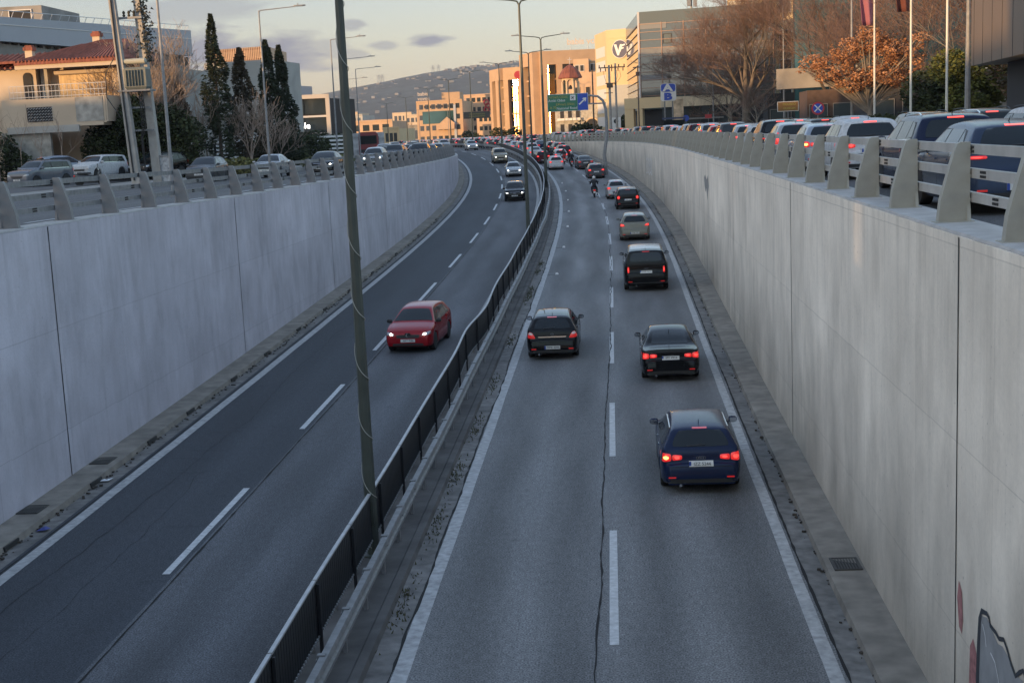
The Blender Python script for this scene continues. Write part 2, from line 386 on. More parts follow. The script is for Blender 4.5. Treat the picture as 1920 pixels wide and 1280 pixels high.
S0, S1 = -20, 640
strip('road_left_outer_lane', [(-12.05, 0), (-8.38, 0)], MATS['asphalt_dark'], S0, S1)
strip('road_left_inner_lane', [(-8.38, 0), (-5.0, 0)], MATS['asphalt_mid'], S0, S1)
strip('road_right', [(-3.42, 0), (3.42, 0)], MATS['asphalt_old'], S0, S1)
# median strip: gutter, low kerb, concrete
strip('median_ground', [(-5.0, .0), (-4.96, .09), (-4.02, .09), (-3.98, .12), (-3.83, .12), (-3.80, .01)], mat('concrete_median', (.105, .102, .10), .9, var=.3, scale=1.6, bump=.4, var2=.3, scale2=.5, uv=True, detail=10), S0, S1)
strip('gutter_median', [(-3.80, .01), (-3.42, 0)], MATS['concrete_gutter'], S0, S1)
strip('gutter_right', [(3.42, 0), (3.78, -.02)], MATS['concrete_gutter'], S0, 300)
strip('pavement_trench_right', [(3.78, -.02), (3.80, .12), (3.98, .135), (4.56, .14)], MATS['concrete_walk'], S0, 260)
strip('gutter_left', [(-12.45, -.02), (-12.05, 0)], MATS['concrete_gutter'], S0, 300)
strip('pavement_trench_left', [(-13.3, .14), (-12.66, .135), (-12.48, .12), (-12.45, -.02)], MATS['concrete_walk'], S0, 260)

# painted lines
EW = lambda s, o: .005*math.sin(s*.7)+.003*math.sin(s*1.9)
for nm, o, w in (('edge_line_left_outer', -11.75, .27), ('edge_line_left_inner', -5.19, .22), ('edge_line_right_inner', -3.27, .25), ('edge_line_right_outer', 3.23, .22)):
    strip(nm, [(o-w/2, .006), (o+w/2, .006)], MATS['paint_line'], S0, 560, 1.0, wig=EW)
def dashes(name, off, s0, period, length, n, w=.15, zf=None, m='paint_white'):
    mb = MB()
    for k in range(n):
        a = s0+k*period; strip('', [(off-w/2, .007), (off+w/2, .007)], None, a, a+length, 1.6, zf=zf, build=False, mb=mb)
    return mb.build(name, MATS[m], kind='structure', recalc=False)
dashes('lane_dashes_right', 0.0, 21.83, 12.605, 6.35, 40)
dashes('lane_dashes_left', -8.55, 25.96, 12.605, 6.35, 40)
# longitudinal joints and cracks
def joint(name, off, s0, s1, amp, w=.028, step=.35, seed=0, dz=.009):
    rnd = random.Random(seed); mb = MB(); S = srange(s0, s1, step); x = 0; vs = []
    for s in S:
        x = x*.93+rnd.uniform(-amp, amp); o = off(s) if callable(off) else off; ww = w*rnd.uniform(.35, 1.3)
        vs += [road(s, o+x-ww/2, dz=dz), road(s, o+x+ww/2, dz=dz)]
    mb.add(vs, [(2*i, 2*i+1, 2*i+3, 2*i+2) for i in range(len(S)-1)])
    return mb.build(name, MATS['crack'], kind='structure', recalc=False)
joint('road_crack', lambda s: -.36+.35*min(1, max(0, (s-18)/42)) , 14, 150, .022, .035, seed=3)
joint('road_crack', lambda s: -8.30, 14, 230, .006, .045, seed=4)
joint('road_crack', 3.42, 10, 200, .006, .05, seed=5)
joint('road_crack', -3.42, 10, 120, .014, .05, seed=6)
joint('road_crack', -11.93, 10, 160, .006, .035, seed=7)
joint('road_crack', lambda s: -10.6+.2*math.sin(s*.21), 20, 60, .05, .012, seed=8)
joint('road_crack', lambda s: -9.9+.15*math.sin(s*.3), 16, 34, .06, .010, seed=9)
mb = MB(); rnd = random.Random(12)
for k in range(26):       # short transverse cracks in the dark lane
    s = rnd.uniform(18, 75); o = rnd.uniform(-11.4, -8.6); L = rnd.uniform(.4, 1.5); pts = []
    for j in range(9): pts.append((s+rnd.uniform(-.05, .05)+j*.03*rnd.uniform(-1, 1), o+L*j/8))
    vs = []
    for a, b_ in pts: vs += [road(a-.006, b_, dz=.009), road(a+.007, b_, dz=.009)]
    mb.add(vs, [(2*i, 2*i+1, 2*i+3, 2*i+2) for i in range(8)])
mb.build('road_crack', MATS['crack'], kind='structure', recalc=False)

# retaining walls: thick, with coping; joints every 17.3 m
def wall(name, o_in, o_out, zf, m, label):
    root = thing(name, label, 'retaining wall')
    S = srange(S0, 246, 1.73); vs, fs, uv = [], [], []
    for s in S:
        zt = zf(s); zb = min(sm(ZZ, s)-.2, zt-.05)
        k = .12*s/100
        vs += [road(s, o_in+k, z=zb), road(s, o_in+k, z=zt-.005), road(s, o_out+k, z=zt-.005), road(s, o_out+k, z=zt-1.2)]
    for i in range(len(S)-1):
        for j in range(3):
            fs.append((i*4+j, i*4+j+1, i*4+5+j, i*4+4+j)); d0 = [0, 1, 2, 3]
            z0, z1 = vs[i*4+j].z+j*2, vs[i*4+j+1].z+j*2
            uv.append([(S[i], z0), (S[i], z1), (S[i+1], z1), (S[i+1], z0)])
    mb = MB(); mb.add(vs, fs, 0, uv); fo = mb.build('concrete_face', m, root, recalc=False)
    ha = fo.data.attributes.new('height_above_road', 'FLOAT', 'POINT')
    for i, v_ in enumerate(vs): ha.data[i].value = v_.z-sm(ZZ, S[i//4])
    mb = MB(); cvs = []
    sg = 1 if o_in > 0 else -1; rnd = random.Random(5)
    S = srange(S0, 246, .6)
    for s in S:
        k = .12*s/100; j = rnd.uniform(-.012, .012)
        cvs += [road(s, o_in+k+sg*(.02+j), z=zf(s)), road(s, o_in+k+sg*(.03+j), z=zf(s)+.035), road(s, o_out+k, z=zf(s)+.035), road(s, o_out+k, z=zf(s)-.2)]
    mb.add(cvs, [(i*4+j, i*4+j+1, i*4+5+j, i*4+4+j) for i in range(len(S)-1) for j in range(3)])
    mb.build('coping', MATS['coping'], root, recalc=False)
    s = 18.2 if sg > 0 else 16.2
    while s < 200:
        k = .12*s/100; a = road(s, o_in+k, z=sm(ZZ, s)+.1); b = road(s, o_in+k, z=zf(s)-.02)
        mb = MB(); rnd = random.Random(int(s)); N = 14; vv = []
        for q in range(N+1):
            p = a.lerp(b, q/N); w = .022+rnd.uniform(-.006, .01); dd = -sg*.006
            t = Vector((-math.sin(head(s)), math.cos(head(s)), 0)); nrm = Vector((math.cos(head(s)), math.sin(head(s)), 0))*dd
            vv += [p-t*w+nrm, p+t*w+nrm]
        mb.add(vv, [(2*i, 2*i+1, 2*i+3, 2*i+2) for i in range(N)])
        mb.build('movement_joint', MATS['black_seam'], root, recalc=False)
        s += 17.3
    return root
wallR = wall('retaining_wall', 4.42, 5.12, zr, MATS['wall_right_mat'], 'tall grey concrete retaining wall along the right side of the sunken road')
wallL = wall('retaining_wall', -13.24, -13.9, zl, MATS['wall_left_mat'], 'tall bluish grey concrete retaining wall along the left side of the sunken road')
# graffiti on the right wall: black outline with grey fill and a white highlight, red spray beside the joint; pale tag far along
mat('spray_black', (.035, .04, .05), .8); mat('spray_grey', (.27, .275, .285), .8, var=.15, scale=3); mat('spray_white', (.75, .76, .78), .7); mat('spray_red', (.34, .15, .15), .85, var=.35, scale=9)
def onwall(s, z, d=.008): return road(s, 4.42+.12*s/100-d, z=z)
def wall_poly(mb, pts, d, mi=0):
    mb.add([onwall(a, b, d) for a, b in pts], [tuple(range(len(pts)))], mi)
def wall_ribbon(mb, pts, w, d, mi=0):
    vs = []
    for i, (a, b) in enumerate(pts):
        p0, p1 = pts[max(0, i-1)], pts[min(len(pts)-1, i+1)]; dx, dz = p1[0]-p0[0], p1[1]-p0[1]; L = math.hypot(dx, dz) or 1
        ww = w[i] if isinstance(w, list) else w
        vs += [onwall(a-dz/L*ww/2, b+dx/L*ww/2, d), onwall(a+dz/L*ww/2, b-dx/L*ww/2, d)]
    mb.add(vs, [(2*i, 2*i+1, 2*i+3, 2*i+2) for i in range(len(pts)-1)], mi)
mb = MB()
wall_poly(mb, [(17.0, -5.4), (16.95, -4.8), (16.85, -4.42), (16.6, -4.36), (16.3, -4.45), (16.1, -4.5), (15.9, -4.46), (15.6, -4.5), (15.4, -4.6), (15.1, -4.55), (14.6, -4.7), (14.6, -5.6)], .006, 0)
wall_ribbon(mb, [(17.02, -5.6), (17.0, -5.2), (16.97, -4.8), (16.93, -4.5), (16.85, -4.36), (16.6, -4.31), (16.5, -4.33), (16.45, -4.4), (16.2, -4.40), (16.05, -4.42), (15.85, -4.36), (15.7, -4.42), (15.55, -4.52), (15.35, -4.6), (15.2, -4.5), (15.05, -4.42), (14.9, -4.55), (14.6, -4.62)], [.16, .15, .14, .12, .07]+[.055]*13, .009, 1)
wall_ribbon(mb, [(16.78, -4.5), (16.66, -4.6), (16.6, -4.72)], .022, .011, 2)
wall_ribbon(mb, [(16.4, -4.72), (16.2, -4.76), (16.05, -4.9), (15.95, -5.1), (15.8, -5.25), (15.6, -5.35)], .022, .011, 2)
wall_poly(mb, [(17.45, -5.7), (17.4, -5.0), (17.25, -4.85), (17.08, -4.98), (17.05, -5.7)], .0065, 3)
wall_poly(mb, [(17.98, -4.95), (18.1, -4.6), (18.02, -4.35), (17.85, -4.45), (17.78, -4.8), (17.84, -5.0)], .0065, 3)
mb.build('wall_graffiti', [MATS['spray_grey'], MATS['spray_black'], MATS['spray_white'], MATS['spray_red']], label='black outlined grey graffiti with red spray patches low on the near right wall', cat='graffiti', recalc=False)
mb = MB(); rnd = random.Random(2)
for q, (a, z) in enumerate([(131.2, -1.1), (129.6, -1.05), (128.2, -1.15), (126.8, -1.0), (125.6, -1.1)]):
    wall_ribbon(mb, [(a, z), (a-.9, z-.35), (a+.2, z-.75), (a-.9, z-1.1), (a+.1, z-1.35)], .16, .010)
    wall_ribbon(mb, [(a-.7, z+.1), (a-.5, z-1.35)], .12, .012)
mb.build('wall_graffiti', MATS['spray_white'], label='pale grey graffiti tag half way along the right wall', cat='graffiti', recalc=False)
mb = MB()
wall_poly(mb, [(69.6, -.9), (68.7, -.75), (67.6, -.95), (66.6, -.7), (66.3, -1.2), (66.9, -1.5), (67.5, -1.9), (67.9, -1.35), (68.6, -1.55), (69.2, -1.3)], .006)
mb.build('wall_stain', mat('stain', (.27, .26, .25), .9, var=.2, scale=3), wallR, recalc=False)

# ---- edge barriers of the upper streets: tapered steel posts and three rails
def edge_barrier(off, zf, side, m_post, m_rail, label, s_first, n):
    root = thing('edge_barrier', label, 'barrier')
    w0, w1, h, t = .42, .19, 1.07, .15
    # profile across the road: street side vertical, road side sloped (side=+1: right wall)
    x0, x1 = -side*w0/2, side*w0/2
    top_a, top_b = x1-side*w1, x1
    mb = MB(); P = [(x0, .012), (x0+side*.03, .30), (top_a-side*.02, h-.12), (top_a+side*.02, h-.02), (top_a+side*.06, h), (top_b, h), (x1, .012)]
    mb.prism(P, t, fr=Matrix.Translation((0, -t/2, 0)))
    mb.box(((x0+x1)/2, 0, .006), (w0+.10, t+.14, .02))
    mb.box((x1-side*.02, 0, .2), (.05, t+.10, .38), top=(1, .3))
    for z in (.30, .62, .94):
        for dy in (-.05, .05): mb.box((x1+side*.006, dy, z), (.02, .03, .03))
    post = mb.build('post', m_post, root, smooth=True, angle=30)
    rnd = random.Random(n)
    for k in range(n):
        s = s_first+k*3.4; p = road(s, off, z=zf(s), dz=.03); o = post if k == 0 else post.copy()
        if k: C.objects.link(o); o.parent = root
        o.location = p; o.rotation_euler = (0, rnd.uniform(-.008, .008), head(s)+rnd.uniform(-.015, .015))
    for z, hh in ((.97, .13), (.65, .13), (.33, .13)):
        mb = MB(); S = srange(s_first-8, s_first+n*3.4, 1.7); vs = []
        for s in S:
            xo = off+side*(w0/2+.02)
            for dx, dz in ((0, 0), (side*.07, 0), (side*.07, hh), (0, hh)): vs.append(road(s, xo+dx, z=zf(s), dz=.03+z-hh/2+dz))
        fs = [(i*4+j, i*4+(j+1) % 4, i*4+4+(j+1) % 4, i*4+4+j) for i in range(len(S)-1) for j in range(4)]
        mb.add(vs, fs)
        s = s_first+1.3+z*2
        while s < s_first+60:       # bolted splices
            for q in range(4):
                for dz in (-.028, .028):
                    mb.box(road(s+q*.075, off+side*(w0/2+.016), z=zf(s), dz=.03+z+dz), (.02, .034, .034), rz=head(s), mi=1)
            s += 6.8
        mb.build('rail', [m_rail, MATS['black_seam']], root)
    return root
edge_barrier(4.80, zr, 1, MATS['post_paint'], MATS['rail_paint'], 'beige grey steel barrier of tapered posts and three rails on the right retaining wall', 16.73, 64)
edge_barrier(-13.55, zl, -1, MATS['post_paint_left'], MATS['galv_dull'], 'dark grey steel barrier of tapered posts and three rails on the left retaining wall', 25.4, 62)

# ---- median: guardrails and dark anti-glare screen
def wrail(root, off, s0, s1, face, z0=.47, wob=None):
    """W-beam; face=+1 bulges to the right"""
    mb = MB(); S = srange(s0, s1, 1.0); k = [(0, 0), (.07, .03), (.075, .10), (.012, .155), (.075, .21), (.07, .285), (.06, .31), (-.05, .31), (-.05, .28), (-.02, .27), (-.02, 0)]; n = len(k); vs = []
    for s in S:
        w = wob(s) if wob else 0
        vs += [road(s, off+face*(a+w), dz=.09+z0+b) for a, b in k]
    mb.add(vs, [(i*n+j, i*n+(j+1) % n, (i+1)*n+(j+1) % n, (i+1)*n+j) for i in range(len(S)-1) for j in range(n)])
    s = s0+1.1
    while s < min(s1, 120):
        for a in (.08, .23):
            mb.box(road(s, off+face*.058, dz=.09+z0+a), (.02, .05, .03), rz=head(s), mi=1)
        s += 4.0
    mb.build('rail', [MATS['galv_dull'], MATS['black_seam']], root, smooth=True, angle=50)
    post = MB().box((0, 0, .33), (.06, .11, .66)).box((face*.05, 0, .62), (.12, .10, .22)).build('post', MATS['galv_dull'], root)
    s = s0+1.5; k = 0
    while s < s1-1 and k < 98:
        o = post if k == 0 else post.copy()
        if k: C.objects.link(o); o.parent = root
        o.location = road(s, off-face*.07, dz=.09); o.rotation_euler = (0, 0, head(s)); s += 2.0 if s < 120 else 4.0; k += 1
g = thing('guardrail', 'grey steel crash rail on the right side of the median facing the outbound lanes', 'guardrail')
wrail(g, -4.18, 12, 330, 1, z0=.40, wob=lambda s: .05*math.exp(-((s-97)/4)**2)+.01*math.sin(s*.4))
g = thing('guardrail', 'grey steel crash rail on the left side of the median facing the oncoming lanes', 'guardrail')
wrail(g, -4.86, 12, 330, -1)
g = thing('glare_screen', 'dark perforated anti-glare screen with pale top rail running along the median', 'screen')
def gs_off(s): return -4.62-.10*math.exp(-((s-47)/3.0)**2)+.10*math.exp(-((s-52)/3.5)**2)+.010*math.sin(s*.5)
def gs_top(s): return 1.22+.012*math.sin(s*.35)
seg = 3.1; s = 12.0; k = 0
mtop = mat('screen_cap', (.40, .41, .42), .55, metal=.4, var=.15, scale=4)
while s < 330:
    if not any(abs(s+seg/2-p) < 1.2 for p in (26.6,)):
        pass
    k += 1; e = s+seg-.04; mb = MB(); S = srange(s, e, .5)
    vs = []
    for q in S:
        for z in (.34, gs_top(q)):
            vs += [road(q, gs_off(q)-.012, dz=.09+z), road(q, gs_off(q)+.012, dz=.09+z)]
    fs = []
    for i in range(len(S)-1):
        a = i*4; b = a+4; fs += [(a, a+1, b+1, b), (a+1, a+3, b+3, b+1), (a+3, a+2, b+2, b+3), (a+2, a, b, b+2)]
    mb.add(vs, fs)
    if s < 60:     # louvre ribs and a row of small pale studs along the bottom
        q = s+.1
        while q < e:
            mb.box(road(q, gs_off(q)+.013, dz=.09+.78), (.008, .008, .84), rz=head(q), mi=0); q += .16 if s < 40 else .32
        q = s+.05
        while q < e:
            mb.box(road(q, gs_off(q)+.02, dz=.44), (.03, .045, .03), rz=head(q), mi=1); q += .13
    mb.build('panel', [MATS['glare_dark'], mtop], g)
    mb = MB(); vs = []
    for q in S:
        for dx, dz in ((-.03, 0), (.03, 0), (.03, .035), (-.03, .035)): vs.append(road(q, gs_off(q)+dx, dz=.09+gs_top(q)+dz))
    mb.add(vs, [(i*4+j, i*4+(j+1) % 4, i*4+4+(j+1) % 4, i*4+4+j) for i in range(len(S)-1) for j in range(4)]+[(0, 1, 2, 3)])
    mb.build('top_rail', mtop, g)
    mb = MB(); mb.box(road(s, gs_off(s)+.045, dz=.09+.60), (.05, .06, 1.18), rz=head(s)); mb.build('post', MATS['glare_dark'], g)
    s += seg if s < 200 else seg*2
    if s > 200: seg = 6.2 if seg == 3.1 else seg

# small white reflector studs on the right-hand edge of the median
mb0 = None
for k, s in enumerate([71.5, 84.0, 97, 109.5, 121, 132, 143]):
    mb = MB(); mb.box((0, 0, .012), (.5, .05, .02), mi=1).box((.22, 0, .05), (.16, .12, .09), top=(.7, .5))
    if mb0 is None:
        mb0 = mb.build('road_reflector', [MATS['spray_white'], MATS['galv_dull']]); o = mb0
    else: o = mb0.copy(); C.objects.link(o)
    o.location = road(s, -2.9); o.rotation_euler = (0, 0, head(s))
    tag(o, 'small white road reflector beside the median edge line, %s from the camera' % ORD[k], 'reflector', 'white reflectors along the median')
# weeds and debris in the median gutter
mb = MB(); rnd = random.Random(44)
for k in range(1100):
    cl = rnd.choice([33, 38, 44, 52, 63.5, 64.5, 66, 73, 76, 24, 29]); s = cl+rnd.gauss(0, .8); o = -3.68+rnd.gauss(0, .09); p = road(s, o, dz=.01); h = rnd.uniform(.02, .09); a = rnd.uniform(0, 6.3); w = .02
    d = Vector((math.cos(a), math.sin(a), 0))
    mb.add([p-d*w, p+d*w, p+d*w*.3+Vector((rnd.uniform(-.04, .04), rnd.uniform(-.04, .04), h))], [(0, 1, 2)])
mb.build('gutter_weeds', mat('weeds', (.07, .07, .035), .95, var=.4, scale=6), kind='stuff', label='low weeds and dirt gathered in the median gutter', recalc=False)
mb = MB()
for k in range(1500):
    right = rnd.random() < .5; s = rnd.uniform(16, 110)
    o = (3.84+rnd.gauss(0, .07)) if right else (-12.4+rnd.gauss(0, .08)); p = road(s, o, dz=.0 if not right else -.01); r_ = rnd.uniform(.008, .035)
    mb.box(p+Vector((0, 0, r_*.6)), (r_*rnd.uniform(1, 2.5), r_*rnd.uniform(1, 3), r_), rz=rnd.uniform(0, 3))
mb.build('gutter_debris', mat('leaf_litter', (.05, .042, .035), .95, var=.4, scale=8), kind='stuff', label='dry leaves and grit lying in the gutters', recalc=False)
# drain grates
def grate(s, o, label, w=.46, L=.7, z=.13):
    mb = MB(); mb.box((0, 0, .005), (w, L, .01), mi=1)
    for i in range(9): mb.box((-w/2+w*(i+.5)/9, 0, .012), (w/9*.45, L*.9, .02))
    for sx in (-1, 1): mb.box((sx*w/2, 0, .014), (.03, L, .024)); mb.box((0, sx*L/2, .014), (w+.03, .03, .024))
    o_ = mb.build('drain_grate', [MATS['rust'] if False else mat('cast_iron', (.07, .068, .065), .7, metal=.4, var=.2), MATS['black_seam']], label=label, cat='drain grate')
    o_.location = road(s, o, dz=z); o_.rotation_euler = (0, 0, head(s))
grate(25.3, 4.15, 'cast iron drain grate in the pavement at the foot of the right wall')
grate(30.4, -12.95, 'dark drain cover at the foot of the left wall, nearer of the two')
grate(34.9, -12.9, 'dark drain cover at the foot of the left wall, farther of the two')
for k, s in enumerate([28.0, 33.1, 37.5, 41.2, 46.3, 51, 56.5, 62, 68, 75, 84, 95, 107]):
    mb = MB(); mb.box((0, 0, .05), (.05, .75, .10)); o_ = mb.build('kerb_inlet', MATS['black_seam'], label='dark slot drain opening in the left kerb, %s from the camera' % ORD[k], cat='drain inlet', group='slot drains in the left kerb')
    o_.location = road(s, -12.46, dz=0); o_.rotation_euler = (0, 0, head(s))
mb = MB(); mb.add([(-.12, -.1, 0), (.1, -.14, .03), (.16, .05, .02), (.02, .1, .06), (-.1, .12, .01)], [(0, 1, 3), (1, 2, 3), (0, 3, 4)])
o_ = mb.build('litter', mat('blue_plastic', (.03, .05, .25), .4), label='crumpled blue plastic scrap in the left gutter', cat='litter', recalc=False); o_.location = road(29.2, -12.25, dz=.01)
o_ = MB().add([(-.2, -.1, 0), (.1, -.14, .02), (.16, .05, .05), (.02, .1, .02), (-.1, .12, .01)], [(0, 1, 3), (1, 2, 3), (0, 3, 4)]).build('litter', MATS['spray_white'], label='crumpled white paper in front of a slot drain in the left gutter', cat='litter', recalc=False); o_.location = road(33.4, -12.3, dz=.01)

# ---- upper streets and ground
def sL(s): return zl(s)-.14
def sR(s): return zr(s)-.14
strip('street_left', [(-26.5, 0), (-13.85, 0)], MATS['asphalt_street'], S0, 640, 2.5, zf=sL)
strip('pavement_left', [(-30.6, .13), (-26.62, .13), (-26.6, .12), (-26.5, 0)], MATS['pave_tile'], S0, 640, 2.5, zf=sL)
strip('street_right', [(5.05, 0), (13.2, 0)], MATS['asphalt_street'], S0, 640, 2.5, zf=sR)
strip('pavement_right', [(13.2, 0), (13.22, .13), (21, .14)], MATS['pave_tile'], S0, 640, 2.5, zf=sR)
dashes('lane_dashes_street_left', -16.0, 39, 7.3, 3.6, 60, w=.14, zf=sL)
dashes('lane_dashes_street_left', -19.6, 37, 7.3, 3.6, 60, w=.14, zf=sL)
dashes('lane_dashes_street_right', 8.55, 20, 9, 3, 50, w=.14, zf=sR)
# ground beyond the streets, one sheet each side reaching the horizon
def ground(name, off, sgn, z, m):
    S = [-60]+srange(-20, 640, 10)+[890]; vs = []
    for s in S:
        p = road(s, off, z=z); q = Vector((sgn*7000, p.y+(4000 if s == 890 else -2000 if s == -60 else 0), z)); mid = Vector((p.x+sgn*250, p.y, z))
        vs += [p, mid, q]
    mb = MB(); mb.add(vs, [(i*3+j, i*3+j+1, i*3+4+j, i*3+3+j) for i in range(len(S)-1) for j in range(2)])
    mb.build(name, m, kind='structure', recalc=False)
ground('ground_left', -30.5, -1, -.42, MATS['earth'])
ground('ground_right', 20.9, 1, -.14, MATS['earth'])
MB().add([(-9000, road(885, 0).y, -.6), (9000, road(885, 0).y, -.6), (9000, 9000, -.6), (-9000, 9000, -.6)], [(0, 1, 2, 3)]).build('ground_far', MATS['earth'], kind='structure', recalc=False)
strip('road_far', [(-14, 0), (5.2, 0)], MATS['asphalt_street'], 246, 890, 6, zf=lambda s: -.55)
# raised car park on the left
mb = MB(); mb.add([(-33.0, 62, -.30), (-35.8, 118, -.30), (-75, 118, .15), (-75, 62, .0)], [(0, 1, 2, 3)])
mb.build('parking_ground', MATS['asphalt_street'], kind='structure', recalc=False)

# ---- mountain: forested ridge with scattered houses
mt = mat('mountain_forest', (.040, .047, .040), 1.0, var=.4, scale=.006, detail=12, var2=.35, scale2=.03)
ridge = [(-3600, 60), (-2600, 75), (-1900, 90), (-1400, 100), (-1150, 108), (-925, 126), (-789, 147), (-700, 160), (-625, 173), (-551, 180), (-405, 187), (-300, 196), (-150, 204), (0, 200), (200, 195), (600, 170), (1100, 140), (1800, 110), (3000, 60)]
mb = MB(); rnd = random.Random(1); NX, NY = 150, 44; vs = []
for j in range(NY+1):
    for i in range(NX+1):
        x = -3600+6600*i/NX; y = 2700+2300*j/NY; t = j/NY
        env = math.sin(min(1, t/.56)*math.pi/2)**1.25 if t < .56 else 1-.5*(t-.56)/.44
        n_ = noise.fractal(Vector((x*.0022, y*.0022, .3)), 1.0, 2.1, 5)
        vs.append((x, y, (ip(ridge, x)+2)*env+n_*7*min(1, t*3)*(1-.75*math.exp(-((t-.56)/.10)**2))-3))
mb.add(vs, [(j*(NX+1)+i, j*(NX+1)+i+1, (j+1)*(NX+1)+i+1, (j+1)*(NX+1)+i) for j in range(NY) for i in range(NX)])
mount = mb.build('mountain', mt, kind='structure', smooth=True, angle=180, recalc=False)
mvs = vs
def mz(x, y):
    i = int((x+3600)/6600*NX); j = int((y-2700)/2300*NY); return mvs[j*(NX+1)+i][2]
mhw = mat('far_house_white', (.20, .195, .19), .8, var=.25, scale=.01)
mb = MB()
for k in range(260):
    if k < 150: x = rnd.gauss(-640, 210); y = 3250+rnd.random()*420+x*.1
    elif k < 200: x = rnd.gauss(-420, 90); y = 3700+rnd.random()*180
    else: x = rnd.uniform(-1300, -380); y = rnd.uniform(2850, 3150)
    if not(-3500 < x < 2900 and 2720 < y < 4900): continue
    w = rnd.uniform(5, 11); mb.box((x, y, mz(x, y)+2.5), (w, rnd.uniform(7, 12), rnd.uniform(5, 9)), rz=rnd.uniform(0, 3))
mb.build('hillside_houses', mhw, kind='stuff', label='many tiny pale houses scattered over the distant hillside')
for k, (px_, y_) in enumerate([(-735, 3880), (-722, 3860), (-592, 3900), (-574, 3880)]):
    mb = MB(); z0 = 150 if k < 2 else 168; h = 24; w = 4.2
    for sx in (-1, 1):
        for sy in (-1, 1): mb.tube([(sx*w, sy*w, 0), (sx*.6, sy*.6, h)], .28, 4)
    for zz in (h*.62, h*.76, h*.9): mb.tube([(-6.5, 0, zz), (6.5, 0, zz)], .3, 4)
    for zz in (4, 9, 14): mb.tube([(-w*(1-zz/h), 0, zz), (w*(1-zz/h), 0, zz+4)], .2, 4)
    p = mb.build('pylon', MATS['galv_dull'], label='tiny steel power pylon on the ridge line, %s from the left' % ORD[k], cat='pylon', group='pylons on the ridge'); p.location = (px_, y_, z0)
# ================================================================ VEHICLES
def paint(name, col, metal=.1, rough=.2, coat=.3):
    m = mat(name, col, .13 if 'black' in name or 'navy' in name else rough, metal=metal, coat=.08 if 'black' in name else .0 if max(col) < .1 else coat*.6, var=.05, scale=2, spec=.20 if 'black' in name else .14 if max(col) < .1 and 'blue' not in name[:10] else .26); return m
PA = dict(blue=paint('paint_blue', (.009, .018, .054)), black=paint('paint_black', (.006, .0065, .008), .0), red=paint('paint_red', (.27, .006, .012)),
    white=paint('paint_white', (.62, .62, .61), 0, .35), silver=paint('paint_silver', (.34, .35, .36), .35), grey=paint('paint_grey', (.07, .073, .078), .15),
    beige=paint('paint_beige', (.19, .185, .155), .2), slate=paint('paint_slate', (.035, .05, .085), .15), paleblue=paint('paint_pale_blue', (.26, .30, .36), .1),
    darkred=paint('paint_dark_red', (.07, .010, .014), .1), gold=paint('paint_champagne', (.26, .23, .17), .3), steel=paint('paint_steel', (.13, .145, .17), .2), navy=paint('paint_navy', (.015, .022, .05), .1))
GL = mat('car_glass', (.008, .013, .017), .05, spec=.45)
TRIM = mat('black_trim', (.018, .018, .019), .55); TYRE = mat('tyre_rubber', (.022, .022, .023), .85, var=.2, scale=6)
RIM = mat('alloy', (.42, .43, .44), .32, metal=.8); CHR = mat('chrome', (.62, .62, .63), .18, metal=1); UNDER = mat('underbody', (.006, .006, .006), .95)
TL_ON = mat('tail_light_lit', (.40, .02, .015), .25, emit=(1, .03, .03), estr=.22, coat=.6); TL = mat('tail_light', (.26, .012, .012), .2, coat=.8, emit=(1, .03, .03), estr=.12)
BR_ON = mat('brake_light_lit', (.5, .03, .02), .3, emit=(1, .06, .04), estr=1.3); TCORE = mat('tail_lamp_core', (.5, .03, .02), .3, emit=(1, .05, .04), estr=.9); AMB = mat('indicator_lit', (.9, .4, .05), .3, emit=(1, .42, .06), estr=3)
HL_ON = mat('headlight_lit', (.9, .9, .85), .2, emit=(1, .95, .82), estr=6); HLG = mat('headlight_glass', (.34, .36, .38), .12, metal=.3, coat=.8); CLEAR = mat('clear_lens', (.55, .5, .5), .15, coat=.8)
PLATE = mat('plate_white', (.62, .62, .60), .5); PTXT = mat('plate_text', (.015, .015, .02), .6); PBLUE = mat('plate_blue', (.02, .06, .3), .5)

def cr(P, t):    # Catmull-Rom on a list of tuples
    i = min(int(t), len(P)-2); f = t-i; p = [P[max(0, i-1)], P[i], P[i+1], P[min(len(P)-1, i+2)]]
    return tuple(.5*((2*b)+(c-a)*f+(2*a-5*b+4*c-d)*f*f+(3*b-a-3*c+d)*f**3) for a, b, c, d in zip(*p))
PROF = {   # (y normalised -1 rear..1 front, z normalised by height, 'marker')
 'hatch': [(-1, .24), (-.998, .42), (-.992, .465), (-.962, .485), (-.950, .60), (-.925, .69), (-.80, .875), (-.72, .945), (-.5, .985), (-.22, 1.0), (.0, .985), (.16, .945), (.34, .82), (.52, .685), (.60, .655), (.78, .605), (.90, .55), (.955, .50), (.985, .42), (1, .28)],
 'sedan': [(-1, .24), (-.998, .43), (-.99, .465), (-.965, .485), (-.958, .60), (-.945, .685), (-.92, .70), (-.68, .73), (-.50, .86), (-.32, .955), (-.12, .995), (.03, .99), (.17, .95), (.35, .82), (.52, .68), (.60, .655), (.80, .605), (.91, .55), (.96, .50), (.985, .42), (1, .28)],
 'suv': [(-1, .28), (-.998, .43), (-.99, .465), (-.965, .485), (-.955, .60), (-.94, .68), (-.86, .89), (-.81, .955), (-.6, .99), (-.25, 1.0), (.0, .99), (.16, .955), (.33, .83), (.49, .70), (.57, .675), (.78, .635), (.90, .59), (.955, .54), (.985, .45), (1, .30)],
 'boxy': [(-1, .28), (-.998, .42), (-.992, .45), (-.972, .47), (-.968, .62), (-.96, .70), (-.91, .90), (-.87, .96), (-.6, .99), (-.2, 1.0), (.08, .99), (.22, .955), (.36, .84), (.49, .72), (.56, .695), (.78, .66), (.91, .62), (.965, .56), (.99, .45), (1, .30)],
}
